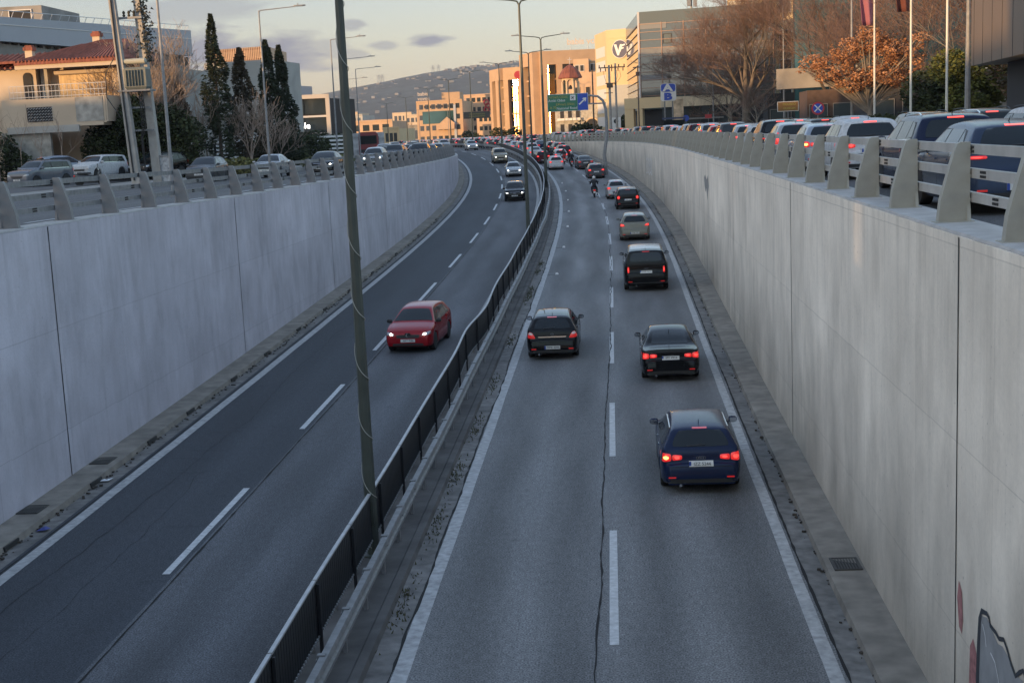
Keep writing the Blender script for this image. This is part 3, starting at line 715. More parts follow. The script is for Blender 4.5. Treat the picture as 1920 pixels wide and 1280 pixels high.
WIN = {  # rear window z range, windscreen y range, side window corner y (bottom rear, bottom front, top rear, top front)
 'hatch': dict(rw=(.715, .925), ws=(.50, .19), side=(-.74, .46, -.56, .13), bp=-.07, cp=-.50),
 'sedan': dict(rw=(.755, .935), ws=(.50, .20), side=(-.56, .46, -.36, .13), bp=-.04, cp=-.42),
 'suv': dict(rw=(.705, .925), ws=(.47, .19), side=(-.80, .44, -.68, .13), bp=-.08, cp=-.53),
 'boxy': dict(rw=(.72, .93), ws=(.47, .24), side=(-.82, .44, -.74, .18), bp=-.05, cp=-.52),
}
def make_car(name, label, cat, typ, L, W, H, col, tail='std', head_='std', lit=('tail',), plate=None, wheel_r=.325, rails=False, detail=2, badge=None, roof=None, tl=None, hl=None, interior=False, bumper_low=True, spoiler=False, group=None):
    root = thing(name, label, cat, group=group)
    pr = PROF[typ]; hl2 = L/2; hw = W/2; w_ = WIN[typ]; wb = .31*L if typ != 'boxy' else .315*L
    ywR, ywF = -wb+.02*L, wb-.0*L
    gc = .19 if typ in ('hatch', 'sedan') else .25
    belt = lambda y: H*((.665 if typ != 'suv' else .66)-.035*(y/hl2)) if typ != 'boxy' else H*.69
    pts = [(a*hl2, b*H) for a, b in pr]
    ys = set()
    dense = [cr(pts, t*(len(pts)-1)/72) for t in range(73)]
    zt = lambda y: next((a[1]+(b[1]-a[1])*(y-a[0])/max(1e-6, b[0]-a[0]) for a, b in zip(dense, dense[1:]) if y <= b[0]), dense[-1][1])
    for a, b in dense: ys.add(round(a, 3))
    Rw = wheel_r+.045
    for yw in (ywR, ywF):
        for q in (-1.0, -.97, -.85, -.65, -.4, 0, .4, .65, .85, .97, 1.0): ys.add(round(yw+q*Rw, 3))
    ys = sorted(ys); ys2 = [ys[0]]
    for y in ys[1:]:
        if y-ys2[-1] > .008: ys2.append(y)
    ys = ys2
    def wf(y):
        d = max(0, (abs(y)-(hl2-.5))/.5); d2 = max(0, (abs(y)-.1*L)/(.4*L))
        return hw*(1-.16*d**3.2-.02*d2)
    roofw = hw*.64 if typ in ('hatch', 'sedan') else hw*(.68 if typ == 'suv' else .73)
    NS = 13
    def section(y):
        w = wf(y); z1 = max(zt(y), gc+.08); be = min(belt(y), z1-.02); zb = gc+.02*abs(y/hl2)**4*4
        for yw in (ywR, ywF):
            d = abs(y-yw)
            if d < Rw: zb = max(zb, wheel_r*.95+math.sqrt(Rw*Rw-d*d))
        zb = min(zb, be-.1)
        g = max(0, min(1, (z1-be)/(H-belt(0)))); f = lambda t: zb+(be-zb)*t
        if zt(y) < gc+.1: pass
        wt = (w*.93)*(1-g)+min(roofw, w*.93)*g
        crown = .045*g+.035*(1-g)
        s = [(w*.93, zb), (w*.985, f(.10)), (w*.995, f(.30)), (w, f(.52)), (w*.992, f(.74)), (w*.965, f(.92)), (w*.935, be)]
        for t in (.5,):
            s.append(((w*.935)*(1-t)+(wt+.012)*t, be+(z1-.055*min(1, g*3)-.012-be)*t))
        s.append((wt+.008, z1-.05*min(1, g*3)-.012)); s.append((wt*.96, z1-.022)); s.append((wt*.86, z1-.008*1)); s.append((wt*.55, z1+crown*.25)); s.append((0, z1+crown*.4))
        return s
    rings = []
    for y in ys:
        s = section(y); rings.append([(x, y, z) for x, z in s]+[(-x, y, z) for x, z in reversed(s[:-1])])
    mb = MB(); n = len(rings[0]); vs = [v for r_ in rings for v in r_]; fs = []
    for i in range(len(rings)-1):
        for k in range(n-1): fs.append((i*n+k, i*n+k+1, (i+1)*n+k+1, (i+1)*n+k))
    fs += [tuple(range(n-1, -1, -1)), tuple(range((len(rings)-1)*n, len(rings)*n))]
    mb.add(vs, fs)
    body = mb.build('body', PA[col], root, smooth=True, angle=42)
    bm = bmesh.new(); bm.from_mesh(body.data); tree = BVHTree.FromBMesh(bm); bm.free()
    def cast(o, d):
        h = tree.ray_cast(Vector(o), Vector(d).normalized()); return (h[0], h[1]) if h[0] is not None else (None, None)
    def patch(nm, corners, axis, m, off=.008, th=.016, nu=8, nv=5, parent=root, round_=0.0, smooth=True, dome=0.0):
        """curved slab laid on the body. corners: bl, br, tr, tl in the plane seen along axis ('rear','front','left','right','top','ws','rw')"""
        D = {'rear': (0, 1, 0), 'front': (0, -1, 0), 'right': (-1, 0, 0), 'left': (1, 0, 0), 'top': (0, 0, -1), 'ws': (0, -.8, -.6), 'rw': (0, .8, -.6)}[axis]
        D = Vector(D); vs, ins = [], []; ok = True
        for j in range(nv+1):
            for i in range(nu+1):
                u, v = i/nu, j/nv
                if round_:
                    e = 1-round_*(abs(2*v-1)**3); u2 = .5+(u-.5)*e; e2 = 1-round_*(abs(2*u-1)**3); v2 = .5+(v-.5)*e2
                else: u2, v2 = u, v
                a = [corners[0][k]*(1-u2)*(1-v2)+corners[1][k]*u2*(1-v2)+corners[2][k]*u2*v2+corners[3][k]*(1-u2)*v2 for k in (0, 1)]
                if axis in ('rear', 'front'): o = Vector((a[0], -6*D.y, a[1]))
                elif axis in ('left', 'right'): o = Vector((-6*D.x, a[0], a[1]))
                elif axis == 'top': o = Vector((a[0], a[1], 6))
                else: o = Vector((a[0], a[1], zt(a[1])))-D*3
                h, nn = cast(o, D)
                if h is None: ok = False; h = None
                vs.append(None if h is None else h); ins.append(nn)
        # fill gaps with nearest valid
        good = [(k, v) for k, v in enumerate(vs) if v is not None]
        if not good: return None
        for k, v in enumerate(vs):
            if v is None:
                kk = min(good, key=lambda g: abs(g[0] % (nu+1)-k % (nu+1))+abs(g[0]//(nu+1)-k//(nu+1)))[1]; vs[k] = kk.copy()
        outv = []; inv = []
        for k, v in enumerate(vs):
            i, j = k % (nu+1), k//(nu+1); bul = dome*(1-(2*i/nu-1)**2)*(1-(2*j/nv-1)**2)
            outv.append(v-D*(off+bul)); inv.append(v+D*(th-off))
        N = len(outv); f1 = [(j*(nu+1)+i, j*(nu+1)+i+1, (j+1)*(nu+1)+i+1, (j+1)*(nu+1)+i) for j in range(nv) for i in range(nu)]
        edge = [i for i in range(nu+1)]+[j*(nu+1)+nu for j in range(1, nv+1)]+[nv*(nu+1)+i for i in range(nu-1, -1, -1)]+[j*(nu+1) for j in range(nv-1, 0, -1)]
        f2 = [(edge[k], edge[(k+1) % len(edge)], edge[(k+1) % len(edge)]+N, edge[k]+N) for k in range(len(edge))]
        m_ = MB(); m_.add(outv+inv, f1+f2)
        return m_.build(nm, m, parent, smooth=smooth, angle=40)
    # windows
    zr0, zr1 = w_['rw'][0]*H, w_['rw'][1]*H
    if typ == 'sedan':
        y0, y1 = -.665*hl2, -.36*hl2
        patch('rear_window', [(-roofw*.98, y0), (roofw*.98, y0), (roofw*.86, y1), (-roofw*.86, y1)], 'top', GL, .007, nu=10, nv=6, round_=.04)
    else:
        patch('rear_window', [(-hw*.73, zr0), (hw*.73, zr0), (roofw*.84, zr1), (-roofw*.84, zr1)], 'rear', GL, .008, nu=12, nv=6, round_=.07)
    y0, y1 = w_['ws'][0]*hl2, w_['ws'][1]*hl2
    patch('windscreen', [(hw*.84, y0), (-hw*.84, y0), (-roofw*.88, y1), (roofw*.88, y1)], 'top', GL, .008, nu=12, nv=7, round_=.03)
    a, b, c_, d_ = [q*hl2 for q in w_['side']]; bpy_, cpy_ = w_['bp']*hl2, w_['cp']*hl2; zt0 = H*.915 if typ != 'boxy' else H*.93
    for sd in ('left', 'right'):
        patch('window_surround', [(a+.02, belt(a)+.005), (b+.03, belt(b)+.005), (d_+.01, zt0+.012), (c_-.06, zt0-.02)], sd, TRIM, .003, nu=16, nv=6)
        zb0 = lambda y: belt(y)+.025
        patch('side_window', [(bpy_+.04, zb0(bpy_)), (b-.05, zb0(b)), (d_-.02, zt0-.01), (bpy_+.04, zt0)], sd, GL, .006, nu=8, nv=5)
        patch('side_window', [(cpy_+.03, zb0(cpy_)), (bpy_-.04, zb0(bpy_)), (bpy_-.04, zt0), (cpy_+.03, zt0)], sd, GL, .006, nu=6, nv=5)
        if typ != 'sedan' or True:
            patch('quarter_window', [(a+.10, zb0(a)+.03), (cpy_-.03, zb0(cpy_)), (cpy_-.03, zt0), (c_+.02, zt0-.05)], sd, GL, .006, nu=5, nv=4)
        if detail >= 2:
            patch('window_trim', [(a+.12, belt(a)-.0), (b+.02, belt(b)-.0), (b+.02, belt(b)+.022), (a+.12, belt(a)+.022)], sd, CHR if typ != 'hatch' else TRIM, .010, nu=16, nv=1)
            for (q0, q1) in ((bpy_-.02, bpy_+.02),):
                patch('pillar', [(q0-.02, belt(q0)+.01), (q1+.02, belt(q1)+.01), (q1+.01, zt0+.005), (q0-.01, zt0+.005)], sd, TRIM, .005, nu=2, nv=4)
            for yy in (bpy_+.16, cpy_+.24):
                patch('door_handle', [(yy, H*.575), (yy+.17, H*.575), (yy+.16, H*.593), (yy+.01, H*.593)], sd, PA[col], .022, .03, nu=3, nv=1)
            for yy in (bpy_, b-.12, cpy_-.02):   # door shut lines
                z0 = .30 if abs(yy-ywR) > Rw+.02 and abs(yy-ywF) > Rw+.02 else wheel_r+Rw+.03
                patch('door_seam', [(yy-.004, z0), (yy+.004, z0), (yy+.004, belt(yy)), (yy-.004, belt(yy))], sd, UNDER, .0015, .004, nu=1, nv=8)
            patch('sill', [(ywR+Rw+.02, gc+.0), (ywF-Rw-.02, gc+.0), (ywF-Rw-.02, gc+.09), (ywR+Rw+.02, gc+.09)], sd, TRIM, .006, nu=8, nv=1)
    # underbody
    mb = MB(); mb.box((0, 0, gc+.05), (W*.78, L*.93, .10)); mb.box((0, ywR, .45), (W*.72, 1.0, .45)); mb.box((0, ywF, .45), (W*.72, 1.0, .45))
    mb.build('underbody', UNDER, root)
    # wheels
    def wheel(yw, sx):
        x = sx*(hw-.13)
        wmb = MB(); r0 = wheel_r; wd = .215
        wmb.lathe([(r0*.62, -wd/2), (r0*.93, -wd/2), (r0, -wd/2+.03), (r0, wd/2-.03), (r0*.93, wd/2), (r0*.62, wd/2)], 26, (0, 0, 0), 'X')
        w0 = wmb.build('wheel', TYRE, root, smooth=True, angle=40); w0.location = (x, yw, r0)
        rb = MB(); fx = sx*(wd/2-.012)
        rb.lathe([(0.001, fx-sx*.05), (r0*.60, fx-sx*.05), (r0*.66, fx), (r0*.62, fx+sx*.006), (r0*.58, fx-sx*.02), (0.001, fx-sx*.035)], 26, (0, 0, 0), 'X', mi=1)
        for k in range(5 if detail < 2 else 6):
            an = 2*math.pi*k/(5 if detail < 2 else 6); M = Matrix.Rotation(an, 3, 'X')
            rb.box(M@Vector((fx-sx*.008, 0, r0*.34)), (.02, r0*.15, r0*.56), rot=M, top=(1, 1.5))
        rb.lathe([(0.001, fx), (r0*.13, fx), (r0*.13, fx-sx*.03)], 12, (0, 0, 0), 'X')
        o = rb.build('rim', [RIM, TRIM], w0, smooth=True, angle=30)
    for yw in (ywR, ywF):
        for sx in (-1, 1): wheel(yw, sx)
    # mirrors
    for sx in (-1, 1):
        mb = MB(); yb = b-.10; zb_ = belt(b)+.055
        M = Matrix.Translation((sx*(hw+.045), yb, zb_))
        rings = []
        for t, sc_ in ((-.5, .55), (-.38, .92), (-.1, 1.0), (.25, .9), (.45, .5)):
            rings.append([Vector((sx*(.105*t*2*.95), (.055*math.cos(an)*(sc_)), (.078*math.sin(an)*sc_)))+M.translation+Vector((0, .02, 0)) for an in [2*math.pi*k/10 for k in range(10)]])
        mb.loft(rings); mb.box((sx*(hw-.055), yb, zb_-.045), (.16, .05, .03))
        o = mb.build('wing_mirror', PA[col] if col != 'red' else TRIM, root, smooth=True, angle=50)
        if detail >= 2:
            MB().box((sx*(hw+.045), yb-.038, zb_), (.155, .01, .10)).build('mirror_glass', mat('mirror_glass_mat', (.5, .52, .55), .08, metal=1), o)
    # lights
    rear_on = 'tail' in lit; tm = TL_ON if rear_on else TL
    zc = H*.60
    TLS = {'std': [((.56, .545), (.93, .535), (.90, .665), (.60, .645))],
           'wrap': [((.46, .535), (.70, .52), (.70, .61), (.46, .60)), ((.72, .515), (.985, .50), (.97, .64), (.72, .62))],
           'slit': [((.60, .60), (.96, .60), (.955, .635), (.60, .635))],
           'vertical': [((.74, .455), (.82, .455), (.82, .60), (.74, .60))],
           'tall': [((.80, .50), (.95, .50), (.84, .78), (.74, .76))],
           'round': [((.64, .50), (.88, .50), (.88, .66), (.64, .66))],
           'angled': [((.60, .56), (.965, .555), (.955, .665), (.74, .64))],
           'corner': [((.62, .50), (.98, .52), (.88, .66), (.76, .64))]}
    for sx in (-1, 1):
        for qi, q in enumerate(TLS[tail]):
            cs = [(sx*p[0]*hw, p[1]*H) for p in q]
            if sx < 0: cs = [cs[1], cs[0], cs[3], cs[2]]
            m_ = tm
            o = patch('tail_light', cs, 'rear', m_, .012, .03, nu=6, nv=4, round_=.12 if tail != 'round' else .3, dome=.012)
            if o is None: continue
            if rear_on:
                cx_ = sum(p[0] for p in cs)/4; cz_ = sum(p[1] for p in cs)/4; ww = abs(cs[1][0]-cs[0][0])*.26; hh = abs(cs[3][1]-cs[0][1])*.27
                patch('lamp', [(cx_-ww, cz_-hh), (cx_+ww, cz_-hh), (cx_+ww, cz_+hh), (cx_-ww, cz_+hh)], 'rear', TCORE, .028, .012, nu=3, nv=3, parent=o, round_=.3)
            if detail >= 2 and tail in ('wrap', 'corner') and qi == len(TLS[tail])-1:
                cx_ = sum(p[0] for p in cs)/4; cz_ = sum(p[1] for p in cs)/4
                if 'indicator' in lit and sx < 0: patch('indicator', [(cx_-.06, cz_-.035), (cx_+.05, cz_-.035), (cx_+.05, cz_+.03), (cx_-.06, cz_+.03)], 'rear', AMB, .030, .012, nu=3, nv=3, parent=o, round_=.3)
                if tail == 'corner': patch('clear_lens', [(cx_-.085*1, cz_+.02), (cx_+.085, cz_+.02), (cx_+.04+.03*sx, cz_+.10), (cx_-.04+.03*sx, cz_+.10)], 'rear', CLEAR, .028, .012, nu=3, nv=3, parent=o, round_=.2)
    if typ != 'sedan':
        patch('high_brake_light', [(-.16, H*.940), (.16, H*.940), (.16, H*.955), (-.16, H*.955)], 'rear', BR_ON if 'brake' in lit else TL, .012, .02, nu=4, nv=1)
    # rear bumper details, plate, tailgate seam
    pz = H*.475 if plate and plate[1] == 'gate' else H*.30
    if plate and plate[1] == 'mid': pz = H*.52
    pl = patch('licence_plate', [(-.26, pz-.055), (.26, pz-.055), (.26, pz+.055), (-.26, pz+.055)], 'rear', PLATE, .02, .03, nu=4, nv=2)
    if pl and plate:
        h, _ = cast((0, -6, pz), (0, 1, 0)); h2, _ = cast((0, -6, pz+.04), (0, 1, 0)); h3, _ = cast((0, -6, pz-.04), (0, 1, 0))
        if h:
            up = (h2-h3).normalized() if h2 and h3 else Vector((0, 0, 1)); up = Vector((0, up.y*.6, up.z)).normalized()
            mbt = MB(); F4 = frame(h+Vector((.02, -.028, 0)), (1, 0, 0), up); add_text(mbt, plate[0], .105, F4, extrude=.001, sx=.92); mbt.build('lettering', PTXT, pl, recalc=False)
            MB().box((-.24, h.y-.024, pz), (.045, .006, .11)).build('blue_band', PBLUE, pl)
    if detail >= 1:
        patch('rear_bumper_trim', [(-hw*.80, gc+.03), (hw*.80, gc+.03), (hw*.84, gc+.16), (-hw*.84, gc+.16)], 'rear', TRIM, .010, .03, nu=10, nv=3, round_=.04)
        for sx in (-1, 1):
            cs = [(sx*hw*.62, gc+.185), (sx*hw*.80, gc+.185), (sx*hw*.80, gc+.215), (sx*hw*.62, gc+.215)]
            if sx < 0: cs = [cs[1], cs[0], cs[3], cs[2]]
            patch('reflector', cs, 'rear', TL, .012, .02, nu=3, nv=1)
    if detail >= 2:
        zz = H*.43; patch('tailgate_seam', [(-hw*.74, zz-.004), (hw*.74, zz-.004), (hw*.74, zz+.004), (-hw*.74, zz+.004)], 'rear', UNDER, .003, .006, nu=12, nv=1)
        if typ != 'sedan': patch('wiper', [(-.30, zr0+.012), (.10, zr0+.035), (.10, zr0+.05), (-.30, zr0+.027)], 'rear', TRIM, .022, .02, nu=4, nv=1)
        MB().tube([(0, w_['side'][2]*hl2-.05+.05, zt(w_['side'][2]*hl2)-.01), (0, w_['side'][2]*hl2-.14, zt(w_['side'][2]*hl2)+.09)], [.012, .004], 6).build('aerial', TRIM, root)
        MB().tube([(-.45, -hl2-.005, gc+.02), (-.45, -hl2+.2, gc+.02)], .032, 10).build('exhaust', CHR, root)
    if roof: patch('roof_panel', [(-roofw*.90, -.70*hl2), (roofw*.90, -.70*hl2), (roofw*.90, .17*hl2), (-roofw*.90, .17*hl2)], 'top', PA[roof] if roof in PA else GL, .006, .012, nu=8, nv=10)
    if rails:
        for sx in (-1, 1):
            mb = MB(); P_ = []
            for t in range(9):
                y = (-.66+.80*t/8)*hl2; P_.append((sx*roofw*.93, y, zt(y)+(.035 if 0 < t < 8 else -.01)))
            mb.tube(P_, .014, 6); mb.build('roof_rail', CHR if rails == 'chrome' else TRIM, root, smooth=True)
    if spoiler: patch('spoiler', [(-roofw*.9, zr1+.0), (roofw*.9, zr1), (roofw*.86, zr1+.035), (-roofw*.86, zr1+.035)], 'rear', PA[col], .07, .10, nu=8, nv=2)
    # front
    fh = HL_ON if 'head' in lit else HLG
    for sx in (-1, 1):
        cs = [(sx*.56*hw, H*.43), (sx*.94*hw, H*.455), (sx*.93*hw, H*.535), (sx*.62*hw, H*.49)]
        if sx > 0: cs = [cs[1], cs[0], cs[3], cs[2]]
        o = patch('headlight', cs, 'front', HLG, .010, .03, nu=6, nv=4, round_=.1, dome=.01)
        if o and 'head' in lit:
            cs = [(sx*.62*hw, H*.445), (sx*.76*hw, H*.45), (sx*.76*hw, H*.50), (sx*.64*hw, H*.49)]
            if sx > 0: cs = [cs[1], cs[0], cs[3], cs[2]]
            patch('lamp', cs, 'front', HL_ON, .028, .012, nu=3, nv=3, parent=o, round_=.3)
    if detail >= 1:
        patch('grille', [(.46*hw, H*.375), (-.46*hw, H*.375), (-.50*hw, H*.455), (.50*hw, H*.455)], 'front', TRIM, .008, .02, nu=6, nv=3, round_=.05)
        patch('lower_grille', [(.62*hw, gc+.05), (-.62*hw, gc+.05), (-.66*hw, gc+.17), (.66*hw, gc+.17)], 'front', TRIM, .008, .02, nu=8, nv=3, round_=.06)
        fp = patch('front_plate', [(.26, H*.315-.05), (-.26, H*.315-.05), (-.26, H*.315+.05), (.26, H*.315+.05)], 'front', PLATE, .022, .03, nu=4, nv=2)
        if fp and plate:
            h, _ = cast((0, 6, H*.315), (0, -1, 0))
            if h: mbt = MB(); add_text(mbt, plate[0], .10, frame(h+Vector((-.02, .028, 0)), (-1, 0, 0)), extrude=.001, sx=.92); mbt.build('lettering', PTXT, fp, recalc=False)
    if badge: badge(root, cast, H, hw)
    root['_dims'] = (L, W, H)
    return root, cast, patch
def ring_mesh(mb, c, r_, t, axis='Y', n=16, mi=0):
    P_ = [Vector(c)+Vector((r_*math.cos(2*math.pi*k/n), 0, r_*math.sin(2*math.pi*k/n))) for k in range(n+1)]
    mb.tube(P_, t, 5, mi, cap=False)
def badge_rings(root, cast, H, hw):
    h, _ = cast((0, -6, H*.555), (0, 1, 0)); mb = MB()
    for k in (-1.5, -.5, .5, 1.5): ring_mesh(mb, (k*.047, h.y-.012, H*.555), .030, .0055)
    mb.build('badge', CHR, root)
def badge_circle(root, cast, H, hw):
    h, _ = cast((0, -6, H*.60), (0, 1, 0)); mb = MB(); ring_mesh(mb, (0, h.y-.015, H*.60), .048, .007); mb.box((0, h.y-.015, H*.60), (.10, .008, .012)); mb.build('badge', CHR, root)
def badge_front_diamond(root, cast, H, hw):
    h, _ = cast((0, 6, H*.44), (0, -1, 0)); mb = MB(); P_ = [(0, .085), (.062, 0), (0, -.085), (-.062, 0), (0, .085)]
    mb.tube([(a, h.y+.022, H*.44+b) for a, b in P_], .013, 6); mb.build('badge', CHR, root)
    mb = MB(); mb.box((0, h.y+.006, H*.44), (.30, .012, .17), top=(.6, 1)); mb.build('badge_panel', TRIM, root)
def badge_rings_front(root, cast, H, hw):
    h, _ = cast((0, 6, H*.42), (0, -1, 0)); mb = MB()
    for k in (-1.5, -.5, .5, 1.5): ring_mesh(mb, (k*.05, h.y+.02, H*.435), .034, .006)
    mb.build('badge', CHR, root)
    o = MB(); P_ = [(-.42, .14), (.42, .14), (.34, -.12), (-.34, -.12), (-.42, .14)]
    o.tube([(a, h.y+.006-.02*abs(a), H*.41+b) for a, b in P_], .016, 6); o.build('grille_frame', CHR, root)
def badge_bar(root, cast, H, hw):
    h, _ = cast((0, -6, H*.555), (0, 1, 0)); MB().box((0, h.y-.012, H*.555), (.20, .01, .018)).build('badge', CHR, root)

def put(root, s, off, zf=None, back=False, dyaw=0.0, dz=0.0):
    """facing along the road (back: towards the viewpoint); pitched with the slope"""
    root.location = road(s, off, z=None if zf is None else zf(s), dz=dz)
    z1 = sm(ZZ, s+2) if zf is None else zf(s+2); z0 = sm(ZZ, s-2) if zf is None else zf(s-2)
    pitch = math.atan2(z1-z0, 4)
    yaw = head(s)+R(dyaw)+(math.pi if back else 0)
    root.rotation_euler = (-pitch if back else pitch, 0, yaw)
    return root
def put_rear(root, s_rear, off, L, **k): return put(root, s_rear+L/2*.96 if not k.get('back') else s_rear+L/2, off, **k)

# --- outbound carriageway, near cars (rear view)
c1, cast1, patch1 = make_car('estate_hatchback', 'dark blue five-door hatchback with lit left tail lamp, nearest car in the right lane', 'car', 'hatch', 4.29, 1.77, 1.44, 'blue', tail='wrap', lit=('tail', 'indicator'), plate=('IZZ 5244', 'gate'), rails=False, badge=badge_rings)
for sx in (-1, 1):
    mb = MB(); mb.tube([(sx*.885*.74*.97, (-.60+.74*t/8)*2.145, cast1((sx*.885*.74*.97, (-.60+.74*t/8)*2.145, 5), (0, 0, -1))[0].z+.014) for t in range(9)], .016, 6); mb.build('roof_rail', CHR, c1, smooth=True)
put(c1, 32.9, 1.93)
c2, *_ = make_car('sedan_car', 'black saloon with red tail lamps and blue-tinted rear window, second car in the right lane', 'car', 'sedan', 4.46, 1.80, 1.42, 'black', tail='wrap', lit=('tail',), plate=('IPY 4924', 'mid'), badge=badge_rings)
put(c2, 45.8, 1.80)
c3, *_3 = make_car('hatchback', 'black rounded hatchback alone in the left outbound lane beside the median', 'car', 'hatch', 4.25, 1.76, 1.46, 'black', tail='corner', lit=(), plate=('MME 3394', 'low'), badge=badge_circle, roof='glass')
_3[1]('chrome_strip', [(-.52*.88, .525*1.46), (.52*.88, .525*1.46), (.54*.88, .548*1.46), (-.54*.88, .548*1.46)], 'rear', CHR, .018, .02, nu=8, nv=1)
put(c3, 50.1, -1.97)
c4, *_ = make_car('large_suv', 'tall black off-roader with pale reflecting roof and vertical red lamps, third in the right lane', 'car', 'boxy', 5.0, 2.0, 1.84, 'black', tail='vertical', lit=('tail',), plate=('IZM 1921', 'gate'), wheel_r=.39, badge=badge_bar, roof='silver')  # silver roof panel paints in the sky's reflection on a black roof
put(c4, 66.6, 1.55)
c5, *_ = make_car('crossover', 'grey-green small crossover with two bright red lamps, fourth in the right lane', 'car', 'hatch', 4.19, 1.81, 1.54, 'beige', tail='angled', lit=('tail',), plate=('XAB 7781', 'low'), wheel_r=.345, badge=badge_bar)
put(c5, 88.3, 1.48)
c6, *_ = make_car('small_car', 'black boxy small car with round red lamps, fifth in the right lane', 'car', 'boxy', 4.3, 1.82, 1.56, 'black', tail='round', lit=('tail',), plate=('YNA 3380', 'gate'), roof='silver')
put(c6, 111.1, 1.74)
c7, *_ = make_car('small_car', 'silver-white rounded small car just ahead of the black boxy one', 'car', 'hatch', 3.7, 1.65, 1.50, 'silver', tail='std', lit=('tail',), plate=('IBH 2214', 'low'))
put(c7, 121.8, 1.30)
c8, *_ = make_car('hatchback', 'dark grey hatchback with red lamps in front of the lone scooter rider', 'car', 'hatch', 4.3, 1.77, 1.45, 'grey', tail='std', lit=('tail',), plate=('IYZ 8843', 'gate'))
put(c8, 149.8, .97)
c9, *_ = make_car('sedan_car', 'dark saloon with pale reflecting boot, partly hidden by the dark grey hatchback', 'car', 'sedan', 4.5, 1.8, 1.43, 'grey', tail='std', lit=(), plate=('NKE 5521', 'mid'))
put(c9, 165.0, 1.05)
# --- oncoming carriageway
cL1, castL, patchL = make_car('hatchback', 'red five-door hatchback with lit headlamps driving towards the viewpoint', 'car', 'hatch', 4.06, 1.74, 1.45, 'red', lit=('head',), plate=('AKY 7286', 'low'), badge=badge_front_diamond)
put(cL1, 52.3, -7.0, back=True, dyaw=-5)
cL2, *_ = make_car('large_suv', 'black suv with broad framed grille and lit headlamp, oncoming beside the second tall lamp post', 'car', 'suv', 4.2, 1.8, 1.53, 'black', lit=('head',), plate=('YHM 3327', 'low'), badge=badge_rings_front)
put(cL2, 124.6, -7.1, back=True)
cL3, *_ = make_car('sedan_car', 'silver saloon with bright headlamps, oncoming behind the black suv', 'car', 'sedan', 4.45, 1.74, 1.47, 'silver', lit=('head',), plate=('ZKT 1093', 'low'))
put(cL3, 158.5, -7.15, back=True)
cL4, *_ = make_car('pickup_suv', 'champagne off-roader with round bright headlamps, oncoming ahead of the bend', 'car', 'boxy', 4.5, 1.8, 1.75, 'gold', lit=('head',), plate=('IKP 5534', 'low'), wheel_r=.37)
put(cL4, 182.5, -7.4, back=True)
protos = {}
protos['hatch'] = make_car('hatchback', 'silver hatchback with lit headlamps, oncoming in the far bend of the sunken road', 'car', 'hatch', 4.0, 1.72, 1.50, 'silver', lit=('head', 'tail', 'brake'), plate=('IBE 1044', 'low'), detail=1)[0]
put(protos['hatch'], 225, -6.6, back=True)
protos['suv'] = make_car('crossover', 'silver crossover with lit headlamps, last oncoming car before the road levels out', 'car', 'suv', 4.4, 1.82, 1.65, 'silver', lit=('head', 'tail', 'brake'), plate=('IMN 6012', 'low'), detail=1, rails=True, wheel_r=.35)[0]
put(protos['suv'], 253, -7.6, back=True)
# ================================================================ POLES, LAMPS, SIGNS
LAMPM = mat('lamp_head', (.20, .20, .20), .5)
def mast(mb, h, r0, r1, n=8, mi=0):
    mb.lathe([(r0, 0), (r1, h)], n, mi=mi)
def double_lamp(s, off, top, label, r0=.155, r1=.07, arm=1.9, yaw=0, wire=False, dr=0):
    b = road(s, off, dz=.09); h = top-b.z
    t = thing('street_lamp', label, 'street lamp', b, head(s)+R(yaw), 'tall double-armed street lamps along the median')
    mb = MB(); mast(mb, h-.2, r0, r1); mb.lathe([(r0*1.7, 0), (r0*1.7, .03), (r0*1.1, .05)], 8); mb.build('mast', MATS['pole_green'], t, smooth=True, angle=20)
    for sx in (-1, 1):
        mb = MB(); P_ = [(0, 0, h-.3), (sx*.12, 0, h-.08), (sx*.5, 0, h), (sx*arm, 0, h+.16)]; mb.tube(P_, [.06, .05, .045, .035], 6)
        a = mb.build('arm', MATS['pole_green'], t, smooth=True)
        mb = MB(); mb.loft([[Vector((sx*(arm+x), y*w_, h+.17+zz+sx*0)) for y, zz in ((-.5, 0), (.5, 0), (.42, .09), (-.42, .09))] for x, w_ in ((-.05, .12), (.12, .30), (.62, .30), (.80, .12))])
        mb.tube([(sx*(arm+.25), 0, h+.26), (sx*(arm+.25), 0, h+.38)], .035, 6); mb.build('lamp_head', LAMPM, a)
    if wire:
        mb = MB(); P_ = []
        for k in range(420):
            z = .3+(h-1)*k/420; rr = r0+(r1-r0)*z/h+.012; a = -z*2*math.pi/1.15; P_.append((rr*math.cos(a), rr*math.sin(a), z+.12*math.sin(a*1.0)))
        mb.tube(P_, .008, 4); mb.build('cable', mat('cable_grey', (.33, .33, .30), .5), t)
        MB().box((0, -.16, .9), (.16, .03, .45)).build('hatch_cover', MATS['pole_green'], t)
    return t
double_lamp(26.6, -4.62, 8.0, 'thick green lamp mast wound with a pale cable, nearest in the median', .122, .06, wire=True)
double_lamp(84.7, -4.72, 9.0, 'tall double-armed lamp in the median beside the oncoming black suv', .125, .06)
double_lamp(137, -4.35, 10.2, 'double-armed lamp in the median, third from the camera', yaw=6)
for k, (s, top) in enumerate([(171, 10.7), (205, 11.2), (238, 11.7), (267, 11.7), (302, 11.5), (352, 11.3), (400, 11.3)]):
    double_lamp(s, -4.3 if s < 180 else -4.6, top, 'double-armed lamp in the median, %s from the camera' % ORD[k+3], .13, .06, yaw=8)
